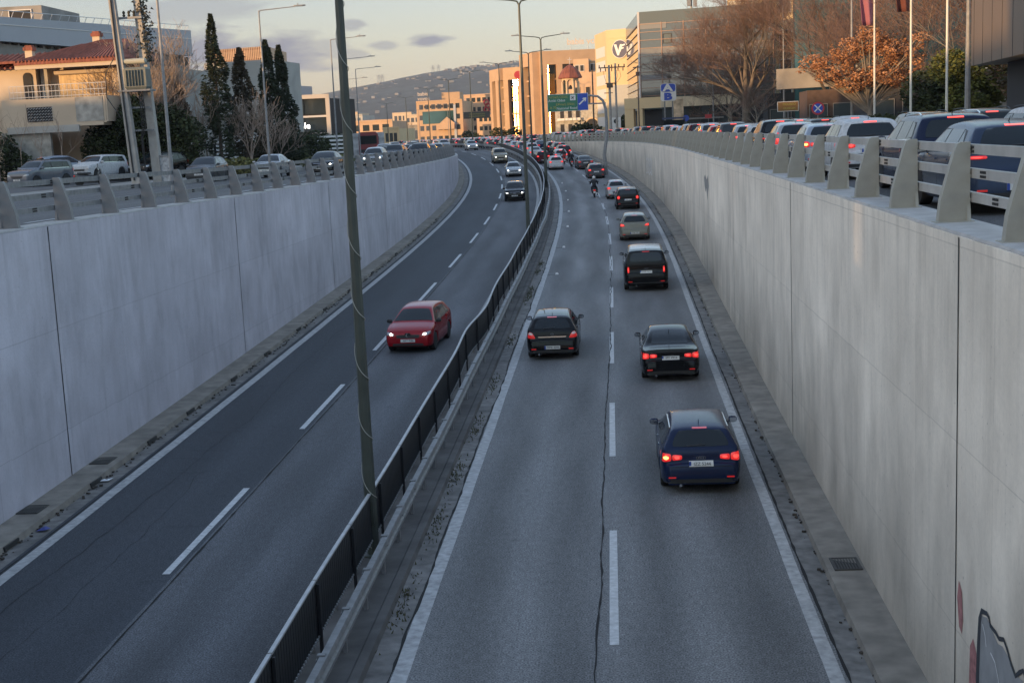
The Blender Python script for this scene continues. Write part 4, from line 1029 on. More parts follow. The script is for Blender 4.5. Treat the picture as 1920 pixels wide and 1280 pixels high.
def single_lamp(s, off, h, label, z, arm=2.2, flip=1, r0=.085, mi=None, yaw=0):
    b = road(s, off, z=z); t = thing('street_lamp', label, 'street lamp', b, head(s)+R(yaw), 'single-armed lamps along the left pavement' if flip > 0 else 'plain poles along the right pavement')
    mb = MB(); mast(mb, h, r0, .04); mb.lathe([(r0*1.8, 0), (r0*1.8, .25), (r0, .3)], 8); mb.build('mast', MATS['galv'], t, smooth=True, angle=20)
    if arm:
        mb = MB(); mb.tube([(0, 0, h-.1), (flip*.1, 0, h), (flip*arm, 0, h+.12)], [.04, .035, .03], 6); a = mb.build('arm', MATS['galv'], t)
        mb = MB(); mb.loft([[Vector((flip*(arm+x), y*w_, h+.12+zz)) for y, zz in ((-.5, 0), (.5, 0), (.42, .08), (-.42, .08))] for x, w_ in ((-.05, .1), (.1, .26), (.5, .26), (.66, .1))]); mb.tube([(flip*(arm+.2), 0, h+.2), (flip*(arm+.2), 0, h+.3)], .03, 6); mb.build('lamp_head', LAMPM, a)
    return t
Ls = [(60.4, -17.5, 11.5), (88.7, -19.8, 10.0), (120, -20.6, 10.2), (146, -22.5, 10), (168, -23.2, 10), (196, -25, 10), (228, -24, 10), (262, -22, 10), (300, -20, 10)]
for k, (s, o, h) in enumerate(Ls): single_lamp(s, o-.8, h, 'slender grey lamp post on the left pavement, %s from the camera' % ORD[k], -.45)
single_lamp(108, 18, 13, 'grey lamp mast on the right pavement left of the flagpoles', 0, arm=0, flip=-1, r0=.12)
single_lamp(75.5, 18, 12, 'thick weathered grey pole right of the three flagpoles', 0, arm=0, flip=-1, r0=.17)
single_lamp(138, 18, 12, 'slender grey pole beside the brown direction sign', 0, arm=0, flip=-1, r0=.1)
single_lamp(196, 17, 9.5, 'slender grey pole in front of the glass office building', 0, arm=0, flip=-1, r0=.09)
single_lamp(176, 18, 11, 'slender grey pole in front of the supermarket canopy', 0, arm=0, flip=-1, r0=.1)
# right-hand pavement beyond: lamps along the far road
for k, (s, o) in enumerate([(330, 8), (370, 7.5), (420, 7)]): single_lamp(s, o, 10, 'distant lamp post on the right of the far road, %s from the camera' % ORD[k], -.3, flip=-1)

# flagpoles with hanging banners
def flag(s, h, cols, label, word=None):
    b = road(s, 18, z=0); t = thing('flagpole', label, 'flagpole', b, head(s))
    mb = MB(); mast(mb, h, .075, .05); mb.build('pole', mat('flagpole_paint', (.62, .61, .55), .45), t, smooth=True)
    top = h; L = h-7.5-.4; w = 1.0; mb = MB(); n, m_ = 14, 12; vs = []
    for j in range(m_+1):
        for i in range(n+1):
            u = i/n; v = j/m_; vs.append((-.08-u*w*(1-.25*v), .16*math.sin(u*9+v*2)*(.3+v*.7), top-.4-v*L))
    mb.add(vs, [(j*(n+1)+i, j*(n+1)+i+1, (j+1)*(n+1)+i+1, (j+1)*(n+1)+i) for j in range(m_) for i in range(n)])
    fl = mb.build('banner', cols, t, smooth=True, angle=180, recalc=False); sd = fl.modifiers.new('s', 'SOLIDIFY'); sd.thickness = .012
    if word:
        mb = MB(); add_text(mb, word, .62, Matrix(((0, 1, 0, -.55), (0, 0, -1, -.24), (-1, 0, 0, 9.6), (0, 0, 0, 1))), extrude=.003); mb.build('lettering', mat('letter_cream', (.6, .55, .45), .7), fl, recalc=False)
flag(100, 11.5, mat('banner_mauve', (.28, .10, .13), .85), 'pale flagpole with a hanging mauve banner')
flag(89, 11.5, mat('banner_brown', (.12, .035, .025), .85), 'pale flagpole with a dark brown lettered banner', 'ITALIA')
flag(80, 11.5, mat('banner_pale', (.50, .44, .36), .85), 'pale flagpole with a light grey shiny banner')

# overhead direction sign on a curved cantilever
SG = mat('sign_green', (.03, .17, .10), .4); SB = mat('sign_blue', (.02, .07, .42), .4); SW = mat('sign_white', (.70, .70, .68), .5); SY = mat('sign_yellow', (.42, .38, .08), .5); SBK = mat('sign_back', (.30, .31, .31), .6)
t = thing('direction_sign', 'overhead green and blue direction sign to the national road on a curved pole', 'road sign', (-6.2, 150, 0), 0)
MB().box((-2.95, -.02, 4.44), (4.14, .05, 1.72)).build('panel', SW, t)
MB().box((-3.47, -.055, 4.44), (3.02, .02, 1.64)).build('green_field', SG, t)
MB().box((-1.43, -.055, 4.44), (1.02, .02, 1.64)).build('blue_field', SB, t)
def signtext(txt, x, z, size, m_, par, y=-.072, sx=1.0, nm='lettering', d=(1, 0, 0), bold=0.0):
    mb = MB(); add_text(mb, txt, size, frame((x, y, z), d), extrude=.004, sx=sx, bold=bold); return mb.build(nm, m_, par, recalc=False)
signtext('\u0391\u03c4\u03c4\u03b9\u03ba\u03ae \u039f\u03b4\u03cc\u03c2', -3.9, 5.0, .34, SY, t); signtext('Attiki Odos', -4.05, 4.66, .36, SW, t)
signtext('\u0395\u03b8\u03bd\u03b9\u03ba\u03ae \u039f\u03b4\u03cc\u03c2', -3.2, 4.26, .32, SY, t); signtext('A 70', -4.45, 3.96, .34, SY, t); signtext('National Road', -3.05, 3.86, .36, SW, t)
mb = MB(); mb.box((-2.42, -.07, 4.9), (.55, .012, .55)); ap = mb.build('airport_symbol', SW, t)
mb = MB(); P2 = [(0, .22), (.035, .12), (.035, .04), (.20, -.05), (.20, -.09), (.035, -.04), (.03, -.14), (.08, -.19), (.08, -.21), (0, -.18), (-.08, -.21), (-.08, -.19), (-.03, -.14), (-.035, -.04), (-.20, -.09), (-.20, -.05), (-.035, .04), (-.035, .12)]
mb.prism([(a*math.cos(-1)-b*math.sin(-1)-2.42, a*math.sin(-1)+b*math.cos(-1)+4.9) for a, b in P2], .008, fr=Matrix.Translation((0, -.086, 0))); mb.build('aeroplane', TRIM, ap)
mb = MB(); P2 = [(-.07, -.5), (.07, -.5), (.07, .22), (.21, .10), (.21, .26), (0, .50), (-.21, .26), (-.21, .10), (-.07, .22)]
mb.prism([(a*math.cos(-.85)-b*math.sin(-.85)-1.43, a*math.sin(-.85)+b*math.cos(-.85)+4.5) for a, b in P2], .01, fr=Matrix.Translation((0, -.076, 0))); mb.build('arrow', SW, t)
mb = MB(); mb.tube([(.75, .3, -3.0), (.55, .3, -1), (.85, .3, .8), (.9, .3, 2), (.85, .3, 3.6), (.6, .3, 4.45), (.1, .25, 4.9), (-.9, .2, 5.05), (-4.6, .2, 5.1)], [.2, .19, .17, .16, .15, .14, .12, .1, .08], 10); mb.tube([(-.95, .15, 4.2), (.9, .25, 4.2)], .07, 8); mb.tube([(-4.6, .15, 4.2), (-.95, .15, 4.2)], .06, 8)
mb.build('cantilever_pole', MATS['galv'], t, smooth=True)
t.location = (-6.2, 150, 0)
# variable message gantry far up the road
b = Vector((-49.3, 400, -.4)); t = thing('message_gantry', 'distant dark message board on a post beside the far road', 'road sign', b, head(392))
MB().box((0, 0, 7.6), (7.3, .5, 1.8)).build('board', mat('vms_dark', (.055, .05, .04), .6), t); MB().tube([(4.4, .3, 0), (4.4, .3, 7.8), (3, .3, 7.8)], .28, 8).build('post', MATS['galv'], t)
for z in (7.25, 7.85): signtext('OOOOOOOOOOOOO', 0, z, .42, SY, t.children[0], y=-.27)
# supermarket totem, stone signs and small street signs on the right
t = thing('totem_sign', 'rounded blue and white letter totem sign above the traffic on the right', 'sign', (1.1, 170, 0), R(-4))
def rbox(w, h, r_, d):
    P_ = []
    for cx, cz, a0 in ((w/2-r_, h/2-r_, 0), (-w/2+r_, h/2-r_, 90), (-w/2+r_, -h/2+r_, 180), (w/2-r_, -h/2+r_, 270)):
        for q in range(5): a = R(a0+q*22.5); P_.append((cx+r_*math.cos(a), cz+r_*math.sin(a)))
    return P_
MB().prism([(a, b+5.4) for a, b in rbox(1.75, 1.95, .3, 0)], .4, fr=Matrix.Translation((0, 0, 0))).build('panel', SW, t)
MB().prism([(a, b+5.9) for a, b in rbox(1.62, .88, .24, 0)], .02, fr=Matrix.Translation((0, -.022, 0))).build('blue_field', SB, t)
signtext('A', -.05, 5.88, 1.05, SW, t, y=-.05, sx=1.45, bold=.05); signtext('B', -.05, 4.90, 1.05, SB, t, y=-.05, sx=1.5, bold=.06)
MB().box((-.45, .2, 2.2), (.16, .16, 4.6)).box((.45, .2, 2.2), (.16, .16, 4.6)).build('posts', MATS['galv_dull'], t)
t = thing('poster_panel', 'tall orange and cream advertising panel below the letter totem', 'sign', (2.3, 176, 0))
MB().box((0, 0, 2.9), (1.15, .3, 3.6)).build('frame', mat('poster_cream', (.55, .42, .28), .6, var=.5, scale=1.6), t)
def small_sign(loc, label, kind):
    t = thing('road_sign', label, 'road sign', loc)
    MB().tube([(0, .04, -.6), (0, .04, 2.6)], .03, 6).build('post', MATS['galv'], t)
    if kind == 'nostop':
        MB().lathe([(.001, -.02), (.42, -.02), (.42, 0), (.001, 0)], 28, (0, 0, 2.5), 'Y').build('disc', mat('sign_red', (.42, .03, .04), .4), t)
        MB().lathe([(.001, -.032), (.31, -.032), (.31, -.02), (.001, -.02)], 28, (0, 0, 2.5), 'Y').build('blue_centre', SB, t)
        mb = MB()
        for a in (45, -45): mb.box((0, -.04, 2.5), (.62, .01, .07), rot=Matrix.Rotation(R(a), 3, 'Y'))
        mb.build('cross', SW, t)
    if kind == 'blue': MB().lathe([(.001, -.02), (.35, -.02), (.35, 0), (.001, 0)], 24, (0, 0, 2.5), 'Y').build('disc', SB, t)
    if kind == 'brown':
        MB().box((0, 0, 2.6), (1.55, .04, .72)).build('panel', SW, t); MB().box((0, -.03, 2.6), (1.47, .02, .64)).build('brown_field', mat('sign_brown', (.24, .12, .03), .5), t)
        for z in (2.75, 2.45): signtext('MOUSEIO' if z > 2.6 else 'MUSEUM', .1, z, .22, SY, t, y=-.045)
    if kind == 'red': MB().box((0, 0, 2.1), (.75, .04, .42)).build('panel', mat('sign_red', (.42, .03, .04), .4), t)
    if kind == 'white': MB().box((0, 0, 2.6), (1.3, .05, 1.6)).build('panel', SW, t); MB().lathe([(.001, -.05), (.3, -.05), (.3, -.03), (.001, -.03)], 20, (0, 0, 2.9), 'Y').build('emblem', TRIM, t)
    return t
small_sign(tuple(road(97, 13.8, z=-.25)), 'round no-stopping sign above the car roofs near the right pavement', 'nostop')
small_sign(tuple(road(110.5, 13.8, z=0)), 'brown rectangular direction sign with yellow lettering', 'brown')
small_sign((5.5, 168, .4), 'small red sign in front of the supermarket window', 'red')
small_sign((3.0, 168, -.1), 'small round blue sign left of the supermarket window', 'blue')
small_sign((-5.7, 197, -.3), 'white upright panel with a dark round emblem left of the curved sign pole', 'white')
# bus shelter
t = thing('bus_shelter', 'small dark blue bus shelter in front of the poster panel', 'bus shelter', (1.6, 165, .1))
MB().box((0, 0, 2.35), (2.6, 1.3, .18)).build('roof', mat('shelter_blue', (.03, .05, .13), .5), t)
MB().box((-1.2, .5, 1.1), (.08, .08, 2.4)).box((1.2, .5, 1.1), (.08, .08, 2.4)).box((1.2, -.5, 1.1), (.08, .08, 2.4)).build('frame', TRIM, t); MB().box((0, .55, 1.2), (2.3, .04, 1.9)).build('glass_panel', GL, t)
# utility poles: H-frame on the right, big twin pole with transformer on the left
CON = mat('pole_concrete', (.34, .325, .30), .85, var=.15, scale=3, detail=6); WOODP = mat('pole_wood', (.12, .09, .065), .9, var=.3, scale=6); INS = mat('insulator', (.10, .05, .035), .35)
t = thing('utility_pole', 'twin utility poles joined by an insulator crossarm, before the round-emblem wall', 'utility pole', (-5.9, 192, 0))
MB().tube([(-.35, 0, 0), (-.35, 0, 9.7)], [.2, .14], 8).tube([(.45, .2, 0), (.45, .2, 9.9)], [.16, .11], 8).build('poles', CON, t)
mb = MB(); mb.box((0, 0, 9.4), (3.4, .12, .14)).box((-.2, 0, 7.4), (1.3, .5, .12)).box((-.3, -.2, 7.1), (.8, .5, .5)).box((-.5, 0, 6.2), (1.1, .12, .1)); mb.build('crossarm', WOODP, t)
mb = MB()
for x in (-1.6, -.9, 0, .9, 1.6): mb.lathe([(.05, 9.45), (.09, 9.55), (.05, 9.6), (.09, 9.68), (.04, 9.78)], 8, (x, 0, 0)); mb.lathe([(.05, 9.32), (.08, 9.2), (.05, 9.1), (.08, 9.0), (.03, 8.9)], 8, (x*.9, 0, 0))
mb.build('insulators', INS, t)
mb = MB()
for x in (-1.1, .6, 1.0): mb.tube([(x, -.05, 9.0), (x+.15, -.1, 8.2), (x*.7, -.1, 7.6), (x*.3, -.05, 7.2)], .02, 4)
mb.build('jumper_cable', TRIM, t)
t = thing('utility_pole', 'slim dark utility pole left of the twin poles', 'utility pole', (-8.5, 194, 0)); MB().tube([(0, 0, 0), (0, 0, 9.3)], [.12, .09], 8).build('mast', WOODP, t)
t = thing('utility_pole', 'utility pole with small crossarm and insulators beside the glass office corner', 'utility pole', (-2.5, 186, 0)); MB().tube([(0, 0, 0), (0, 0, 9.2)], [.10, .07], 8).build('mast', WOODP, t); MB().box((0, 0, 9), (1.2, .1, .12)).box((0, 0, 8.2), (.5, .2, .5)).build('crossarm', INS, t)
# left twin pole with grey transformer tank
ub = Vector((-30.6, 82.5, -.3)); t = thing('utility_pole', 'pair of tall leaning concrete utility poles carrying a grey transformer box', 'utility pole', ub)
mb = MB(); mb.loft([[Vector((x+dx*w_, dy*w_, z)) for dx, dy in ((-1, -1), (1, -1), (1, 1), (-1, 1))] for x, z, w_ in ((.35, 0, .24), (-.35, 13.5, .15))]); p1 = mb.build('pole', CON, t)
mb = MB(); mb.loft([[Vector((x+dx*w_, .9+dy*w_, z)) for dx, dy in ((-1, -1), (1, -1), (1, 1), (-1, 1))] for x, z, w_ in ((1.35, 0, .26), (.85, 13.5, .16))]); p2 = mb.build('pole', CON, t)
mb = MB(); mb.loft([[Vector((.95+a*w_, .2+b*w_, z)) for a, b in ((-.75, -.45), (.55, -.45), (.55, .45), (-.75, .45))] for z, w_ in ((5.35, .85), (5.5, 1), (6.5, 1), (6.6, .9))])
for k in range(6): mb.box((.35+k*.18, -.3, 6.0), (.03, .12, .9))
tr = mb.build('transformer', mat('transformer_grey', (.115, .13, .12), .5, var=.1), t)
mb = MB(); mb.box((.75, .2, 5.3), (1.9, 1.0, .10)).box((.6, .35, 4.35), (1.5, .14, .10)).box((.7, .35, 3.05), (1.6, .14, .10)).box((.55, .35, 9.4), (1.6, .14, .12)); mb.build('bracket', MATS['galv_dull'], t)
mb = MB(); mb.lathe([(.15, -.8), (.16, .5), (.1, .55)], 10, (.95, 0, 6.95), 'X'); mb.build('fuse_tube', mat('tank_cream', (.36, .36, .30), .6), t)
mb = MB()
for k in range(3):
    mb.tube([(.9+k*.1, .1, 5.3), (1.0+k*.12, -.15, 4.3), (.95+k*.1, 0, 3.2), (.8+k*.05, .05, 2.6), (.9, .1, 0)], .035, 5)
mb.tube([(-.28, -.24, 13), (-.1, -.26, 8), (.1, -.27, 4), (.3, -.28, .2)], .05, 5); mb.tube([(-.3, -.2, 7.2), (-.9, -.2, 6.3), (-.95, -.2, 5.0), (-.2, -.2, 3.8)], .03, 5)
mb.build('cables', TRIM, t)
mb = MB(); rnd = random.Random(3)
for x in (.3, .6, .9): mb.lathe([(.05, 0), (.1, .1), (.05, .15), (.1, .25), (.04, .35)], 8, (x, .35, 9.45))
for k in range(700):
    z = rnd.uniform(6.9, 13.4); w_ = .55 if z < 10.5 else .4; x = 1.15+rnd.gauss(.1, .25)*w_*1.6; y = .9+rnd.gauss(0, .25); a = rnd.uniform(0, 6.3); d = Vector((math.cos(a), math.sin(a), rnd.uniform(-.5, .5)))*.11; p = Vector((x, y, z))
    mb.add([p-d, p+d*.3+Vector((0, 0, .13)), p+d], [(0, 1, 2)])
mb.build('ivy', mat('ivy', (.055, .05, .035), .95, var=.3, scale=2), p2, recalc=False)
t = thing('utility_cabinet', 'pale grey graffiti-covered utility cabinet at the foot of the twin poles', 'cabinet', (-28.9, 83.5, -.3))
MB().box((0, 0, .75), (.95, .45, 1.5)).build('body', mat('cabinet_paint', (.36, .37, .38), .7, var=.5, scale=5, detail=10), t); MB().box((0, 0, 1.53), (1.05, .55, .08)).build('lid', MATS['galv_dull'], t)
t = thing('hoarding', 'pale graffiti-covered panel hoarding along the left pavement', 'hoarding', road(178, -30.5, z=-.4), head(168)+R(25))
for k in range(5): MB().box((-9+k*4.2, 0, 1.5), (4.1, .12, 2.9)).build('panel', mat('hoarding_paint', (.42, .41, .40), .8, var=.45, scale=1.5, detail=12), t)
t = thing('slatted_fence', 'low white slatted wall behind the bare trees on the left', 'fence', road(157, -31.5, z=-.4), head(150)+R(10))
for k in range(6): MB().box((0, 0, .5+k*.42), (14, .08, .2)).build('slat', SW, t)
for x in (-7, -3.5, 0, 3.5, 7): MB().box((x, .06, 1.4), (.12, .1, 2.8)).build('post', TRIM, t)
t = thing('blank_sign', 'blank grey sign board on a thin pole beside the dark shrubs', 'sign', road(119.7, -24.8+-2, z=-.4), head(118))
MB().tube([(0, 0.05, 0), (0, .05, 3.0)], .035, 6).build('post', MATS['galv'], t); MB().box((0, 0, 3.4), (1.2, .05, .85)).build('panel', SBK, t)
# ================================================================ BUILDINGS
STUC = mat('stucco_cream', (.52, .42, .31), .9, var=.08, scale=.4, detail=6); STUC2 = mat('stucco_grey', (.38, .37, .34), .9, var=.15, scale=.5, detail=8)
ORG = mat('stone_orange', (.46, .31, .19), .85, var=.08, scale=.6, detail=6); ORG2 = mat('stone_sand', (.50, .34, .22), .85, var=.1, scale=.5)
VFM = mat('render_yellow', (.60, .455, .26), .85, var=.05, scale=.3); CLAD = mat('metal_cladding', (.30, .33, .38), .5, metal=.1, var=.04, scale=.5)
WGL = mat('window_glass', (.03, .04, .045), .06, spec=.8); GOLDG = mat('gold_glass', (.24, .15, .05), .17, metal=.9, var=.1, scale=.2); TEAL = mat('teal_glass', (.05, .12, .12), .06, metal=.5, spec=.6, var=.3, scale=.15)
DARK = mat('dark_recess', (.02, .02, .022), .8); WFR = mat('white_frame', (.6, .58, .55), .6); TILE = mat('roof_tile', (.22, .07, .045), .85, var=.35, scale=1.2, stretch=(6, .8, 1), bump=.6)
BRK = mat('stone_blocks', (.36, .34, .30), .9, var=.3, scale=2.2, bump=.5, detail=8); BROWN = mat('brown_panel', (.17, .125, .09), .5, metal=.3, var=.08, scale=.3); GREYC = mat('bare_concrete', (.24, .225, .205), .9, var=.25, scale=.5, detail=9)
SHOP = mat('lit_shop', (.5, .45, .3), .5, emit=(1, .75, .35), estr=.35)
class Bld:
    """a facade-based building: faces laid along a polyline of plan points, front faces get windows"""
    def __init__(s, name, label, cat='building'): s.t = thing(name, label, cat)
    def part(s, nm, mb, m, par=None, **k): return mb.build(nm, m, par or s.t, **k)
def face(a, b):
    a, b = Vector((a[0], a[1], 0)), Vector((b[0], b[1], 0)); d = (b-a); L = d.length; d.normalize(); n = Vector((d.y, -d.x, 0)); return a, d, n, L
def slab(mb, a, b, z0, z1, out=0.0, th=.3, u0=0, u1=None, mi=0):
    """box on facade a->b (outward normal to the right of a->b), from u0 to u1 metres"""
    A, d, n, L = face(a, b); u1 = L if u1 is None else u1
    c = A+d*((u0+u1)/2)+n*(out-th/2); M = Matrix((( d.x, n.x, 0), (d.y, n.y, 0), (0, 0, 1)))
    mb.box((c.x, c.y, (z0+z1)/2), (abs(u1-u0), th, z1-z0), rot=M, mi=mi); return mb
def windows(B, a, b, rows, cols, m=WGL, fr=WFR, nm='window', depth=.06, frame_w=.08):
    """rows: list of (z0, z1); cols: list of (u0, u1). glass set in a projecting frame"""
    for z0, z1 in rows:
        for u0, u1 in cols:
            mb = MB(); slab(mb, a, b, z0, z1, .03, .1, u0, u1); w = mb.build('window', m, B.t)
            if fr:
                mb = MB(); f_ = frame_w
                slab(mb, a, b, z0-f_, z0, depth+.04, .16, u0-f_, u1+f_); slab(mb, a, b, z1, z1+f_, depth+.04, .16, u0-f_, u1+f_)
                slab(mb, a, b, z0, z1, depth+.038, .15, u0-f_, u0); slab(mb, a, b, z0, z1, depth+.038, .15, u1, u1+f_)
                mb.build('frame', fr, w)
def prism_block(pts, z0, z1, nm, m, B, **k):
    mb = MB(); n = len(pts); vs = [(x, y, z0) for x, y in pts]+[(x, y, z1) for x, y in pts]
    mb.add(vs, [tuple(range(n)), tuple(range(2*n-1, n-1, -1))]+[(i, (i+1) % n, n+(i+1) % n, n+i) for i in range(n)]); return mb.build(nm, m, B.t, **k)
cols_ = lambda L, n, w, m=0: [(m+(L-2*m)*(i+.5)/n-w/2, m+(L-2*m)*(i+.5)/n+w/2) for i in range(n)]

# --- left: stone and stucco house with red tiled roof
B = Bld('old_house', 'old two-storey stone and stucco house with red tiled roof and sunlit balcony', 'house')
hx0, hx1, hy = -43.5, -36.2, 97.0
prism_block([(hx0-9, hy+9), (hx0-9, hy+.6), (hx0+1.2, hy+.6), (hx0+1.2, hy+1.6), (hx1-.0, hy+1.6), (hx1, hy+9)], -.4, 7.6, 'wall', STUC, B)
prism_block([(hx1-.0, hy+9.0), (hx1-.0, hy+3.4), (hx1+2.8, hy+4.2), (hx1+2.8, hy+11), (hx1, hy+11)], -.4, 7.2, 'side_wing', STUC2, B)
mb = MB(); e = .7; y0, y1, xm = hy-1.0, hy+10, (hx0+hx1)/2+.4
mb.add([(hx0+.4, y0, 7.62), (hx1+e, y0, 7.62), (hx1+e, y1, 7.62), (hx0+.4, y1, 7.62), (xm+.8, hy+3.8, 9.4), (xm+2.2, hy+5, 9.45), (hx0+.4, y0, 7.82), (hx1+e, y0, 7.82), (hx1+e, y1, 7.82), (hx0+.4, y1, 7.82)],
       [(0, 3, 2, 1), (6, 7, 5, 4), (7, 8, 5), (8, 9, 4, 5), (9, 6, 4), (0, 1, 7, 6), (1, 2, 8, 7), (2, 3, 9, 8), (3, 0, 6, 9)])
rf = B.part('roof', mb, TILE)
mb = MB()
for k in range(30): # rows of half-round tiles running down the front slope
    u = k/29; x = hx0+.5+u*(hx1+e-hx0-.6); tpx = xm+.8+u*1.4
    mb.tube([(x, y0-.02, 7.86), (x*.25+tpx*.75, y0*.25+(hy+4.2)*.75, 9.03)], .09, 5)
mb.build('tile_ridges', TILE, rf)
mb = MB(); mb.box((hx0-3.6, hy+3.5, 7.9), (9, 7.6, .16)); mb.add([(hx0-9.5, hy-.2, 7.5), (hx0+.9, hy-.2, 7.5), (hx0+.9, hy+4, 8.7), (hx0-9.5, hy+4, 8.7)], [(0, 1, 2, 3)]); rf2 = B.part('lower_roof', mb, TILE)
mb = MB()
for k in range(26): x = hx0-9.4+k*.4; mb.tube([(x, hy-.22, 7.52), (x, hy+4, 8.72)], .09, 5)
mb.build('tile_ridges', TILE, rf2)
for (x, y, z, h) in ((-39.1, hy+4.2, 8.6, 1.05), (hx0+.5, hy+1.6, 7.8, .95)):
    mb = MB(); mb.box((x, y, z+h/2), (.52, .52, h)); ch = B.part('chimney', mb, STUC); mb = MB(); mb.box((x, y, z+h+.1), (.68, .68, .22)).box((x, y, z+h+.27), (.5, .5, .14)); mb.build('cap', TILE, ch)
MB_ = MB(); slab(MB_, (hx0+.4, hy-.9), (hx1+.5, hy-.9), 7.35, 7.66, 0, .2); B.part('eave_board', MB_, STUC)
# balcony with solid parapet, pierced screen, railing
mb = MB(); mb.box(((hx0+hx1)/2-.3, hy-1.9, 4.45), (7.2, .3, 1.75)); mb.box((hx1-.4, hy-.6, 4.5), (.3, 2.8, 1.7)); mb.box(((hx0+hx1)/2-.4, hy-.6, 3.55), (7.0, 3.0, .25)); bal = B.part('balcony', mb, STUC)
MB().box(((hx0+hx1)/2-1.1, hy-2.08, 3.30), (5.0, .25, .45)).build('ledge', STUC2, bal)
MB().box(((hx0+hx1)/2+2.2, hy-2.07, 4.5), (1.9, .06, 1.6)).build('stone_facing', BRK, bal)
MB().box((hx0+2.35, hy-2.07, 4.3), (1.75, .05, .95)).build('screen_opening', DARK, bal)
mb = MB()
for i in range(9):
    for j in range(5):
        x = hx0+1.55+i*.2; z = 3.88+j*.19; mb.tube([(x, hy-2.11, z), (x+.1, hy-2.11, z+.09), (x+.2, hy-2.11, z), (x+.1, hy-2.11, z-.05), (x, hy-2.11, z)], .016, 4)
mb.build('pierced_screen', WFR, bal)
mb = MB(); 
for k in range(26): mb.tube([(hx0+.3+k*.27, hy-1.9, 5.3), (hx0+.3+k*.27, hy-1.9, 6.2)], .014, 4)
for z in (5.45, 5.8, 6.2): mb.tube([(hx0+.3, hy-1.9, z), (hx1-.2, hy-1.9, z)], .02, 4)
mb.build('railing', WFR, bal)
mb = MB(); mb.box((hx0+4.3, hy+1.55, 6.2), (3.7, .12, 1.9)); B.part('window_shutter', mb, mat('awning_cream', (.55, .40, .22), .6, var=.25, scale=1.2, stretch=(5, 1, 1)))
mb = MB(); mb.tube([(hx0+2.3, hy+1.2, 7.15), (hx0+6.4, hy+1.2, 7.15)], .17, 8); B.part('rolled_awning', mb, STUC)
mb = MB(); P_ = [(-.32, 0), (.32, 0), (.32, 1.5)]+[(.32*math.cos(R(a)), 1.5+.32*math.sin(R(a))) for a in range(15, 180, 15)]+[(-.32, 1.5)]; mb.prism([(a+hx0-.4+1.0, b+5.4) for a, b in P_], .1, fr=Matrix.Translation((0, hy+.53, 0))); B.part('arched_window', mb, DARK)
for x in (hx0+1.6, hx1-.6): mb = MB(); mb.box((x, hy+1.3, 6.0), (.5, .6, 3.2)); B.part('stone_pier', mb, BRK if x < -40 else STUC)
windows(B, (hx1, hy+4.0), (hx1+2.8, hy+4.8-.6), [(4.4, 6.0)], [(.5, 1.2), (1.7, 2.3)], DARK, None)
mb = MB(); mb.box((-42.3, 95.2, 1.4), (3.4, .3, 3.6)); B.part('ground_floor_wall', mb, BRK)

# --- left: long modern building with metal parapet band behind the house
B = Bld('modern_building', 'long modern building with a bluish grey metal band and shaded recessed top floor')
p0, p1 = (-50.0, 108), (-49.0, 152)
prism_block([p0, p1, (-110, 152), (-110, 108)][::-1], -.4, 10.2, 'wall', GREYC, B)
A, d, n, L = face(p0, p1); 
def sloped_band(za0, za1, zb0, zb1, out, th, m, nm):
    a = Vector((p0[0], p0[1], 0))+Vector((1, .08, 0))*out; b = Vector((p1[0], p1[1], 0))+Vector((1, .08, 0))*out; w = Vector((-th, 0, 0)); mb = MB()
    mb.add([a+Vector((0, 0, za0)), b+Vector((0, 0, zb0)), b+Vector((0, 0, zb1)), a+Vector((0, 0, za1)), a+w+Vector((0, 0, za0)), b+w+Vector((0, 0, zb0)), b+w+Vector((0, 0, zb1)), a+w+Vector((0, 0, za1))], [(0, 1, 2, 3), (7, 6, 5, 4), (0, 4, 5, 1), (3, 2, 6, 7), (1, 5, 6, 2), (0, 3, 7, 4)]); return B.part(nm, mb, m)
sloped_band(10.3, 12.1, 11.2, 13.8, .5, 1.2, CLAD, 'metal_band'); sloped_band(11.5, 11.56, 12.9, 12.98, .54, .1, WFR, 'band_seam')
sloped_band(8.2, 10.3, 9.0, 11.2, -.6, .3, DARK, 'recess'); sloped_band(7.8, 8.2, 8.6, 9.0, .3, 1.2, CLAD, 'floor_band'); sloped_band(4.2, 7.0, 4.8, 7.6, .02, .2, WGL, 'ribbon_window')
for k in range(30):
    t_ = k/29; x = p0[0]+(p1[0]-p0[0])*t_+.1; y = p0[1]+(p1[1]-p0[1])*t_; mb = MB(); mb.box((x-.3, y, 9.2+.8*t_), (.35, .3, 2.2)); B.part('column', mb, GREYC)
mb = MB()
for k in range(26):
    t_ = k/25; x = p0[0]+(p1[0]-p0[0])*t_+.3; y = p0[1]+(p1[1]-p0[1])*t_; z = 12.1+1.7*t_; mb.tube([(x-.3, y, z-.1), (x, y, z+.5)], .03, 4)
mb.tube([(p0[0]+.3, p0[1], 12.6), (p1[0]+.3, p1[1], 14.3)], .03, 4); B.part('roof_railing', mb, WFR)
B = Bld('rooftop_block', 'bare concrete rooftop block with a dark opening above the metal band')
prism_block([(-62, 117.4), (-50.1, 118), (-50.5, 127), (-62, 127)], 10.2, 13.75, 'wall', GREYC, B); windows(B, (-62, 117.4), (-50.1, 118), [(12.6, 13.4)], [(9.2, 11.0)], DARK, WFR)
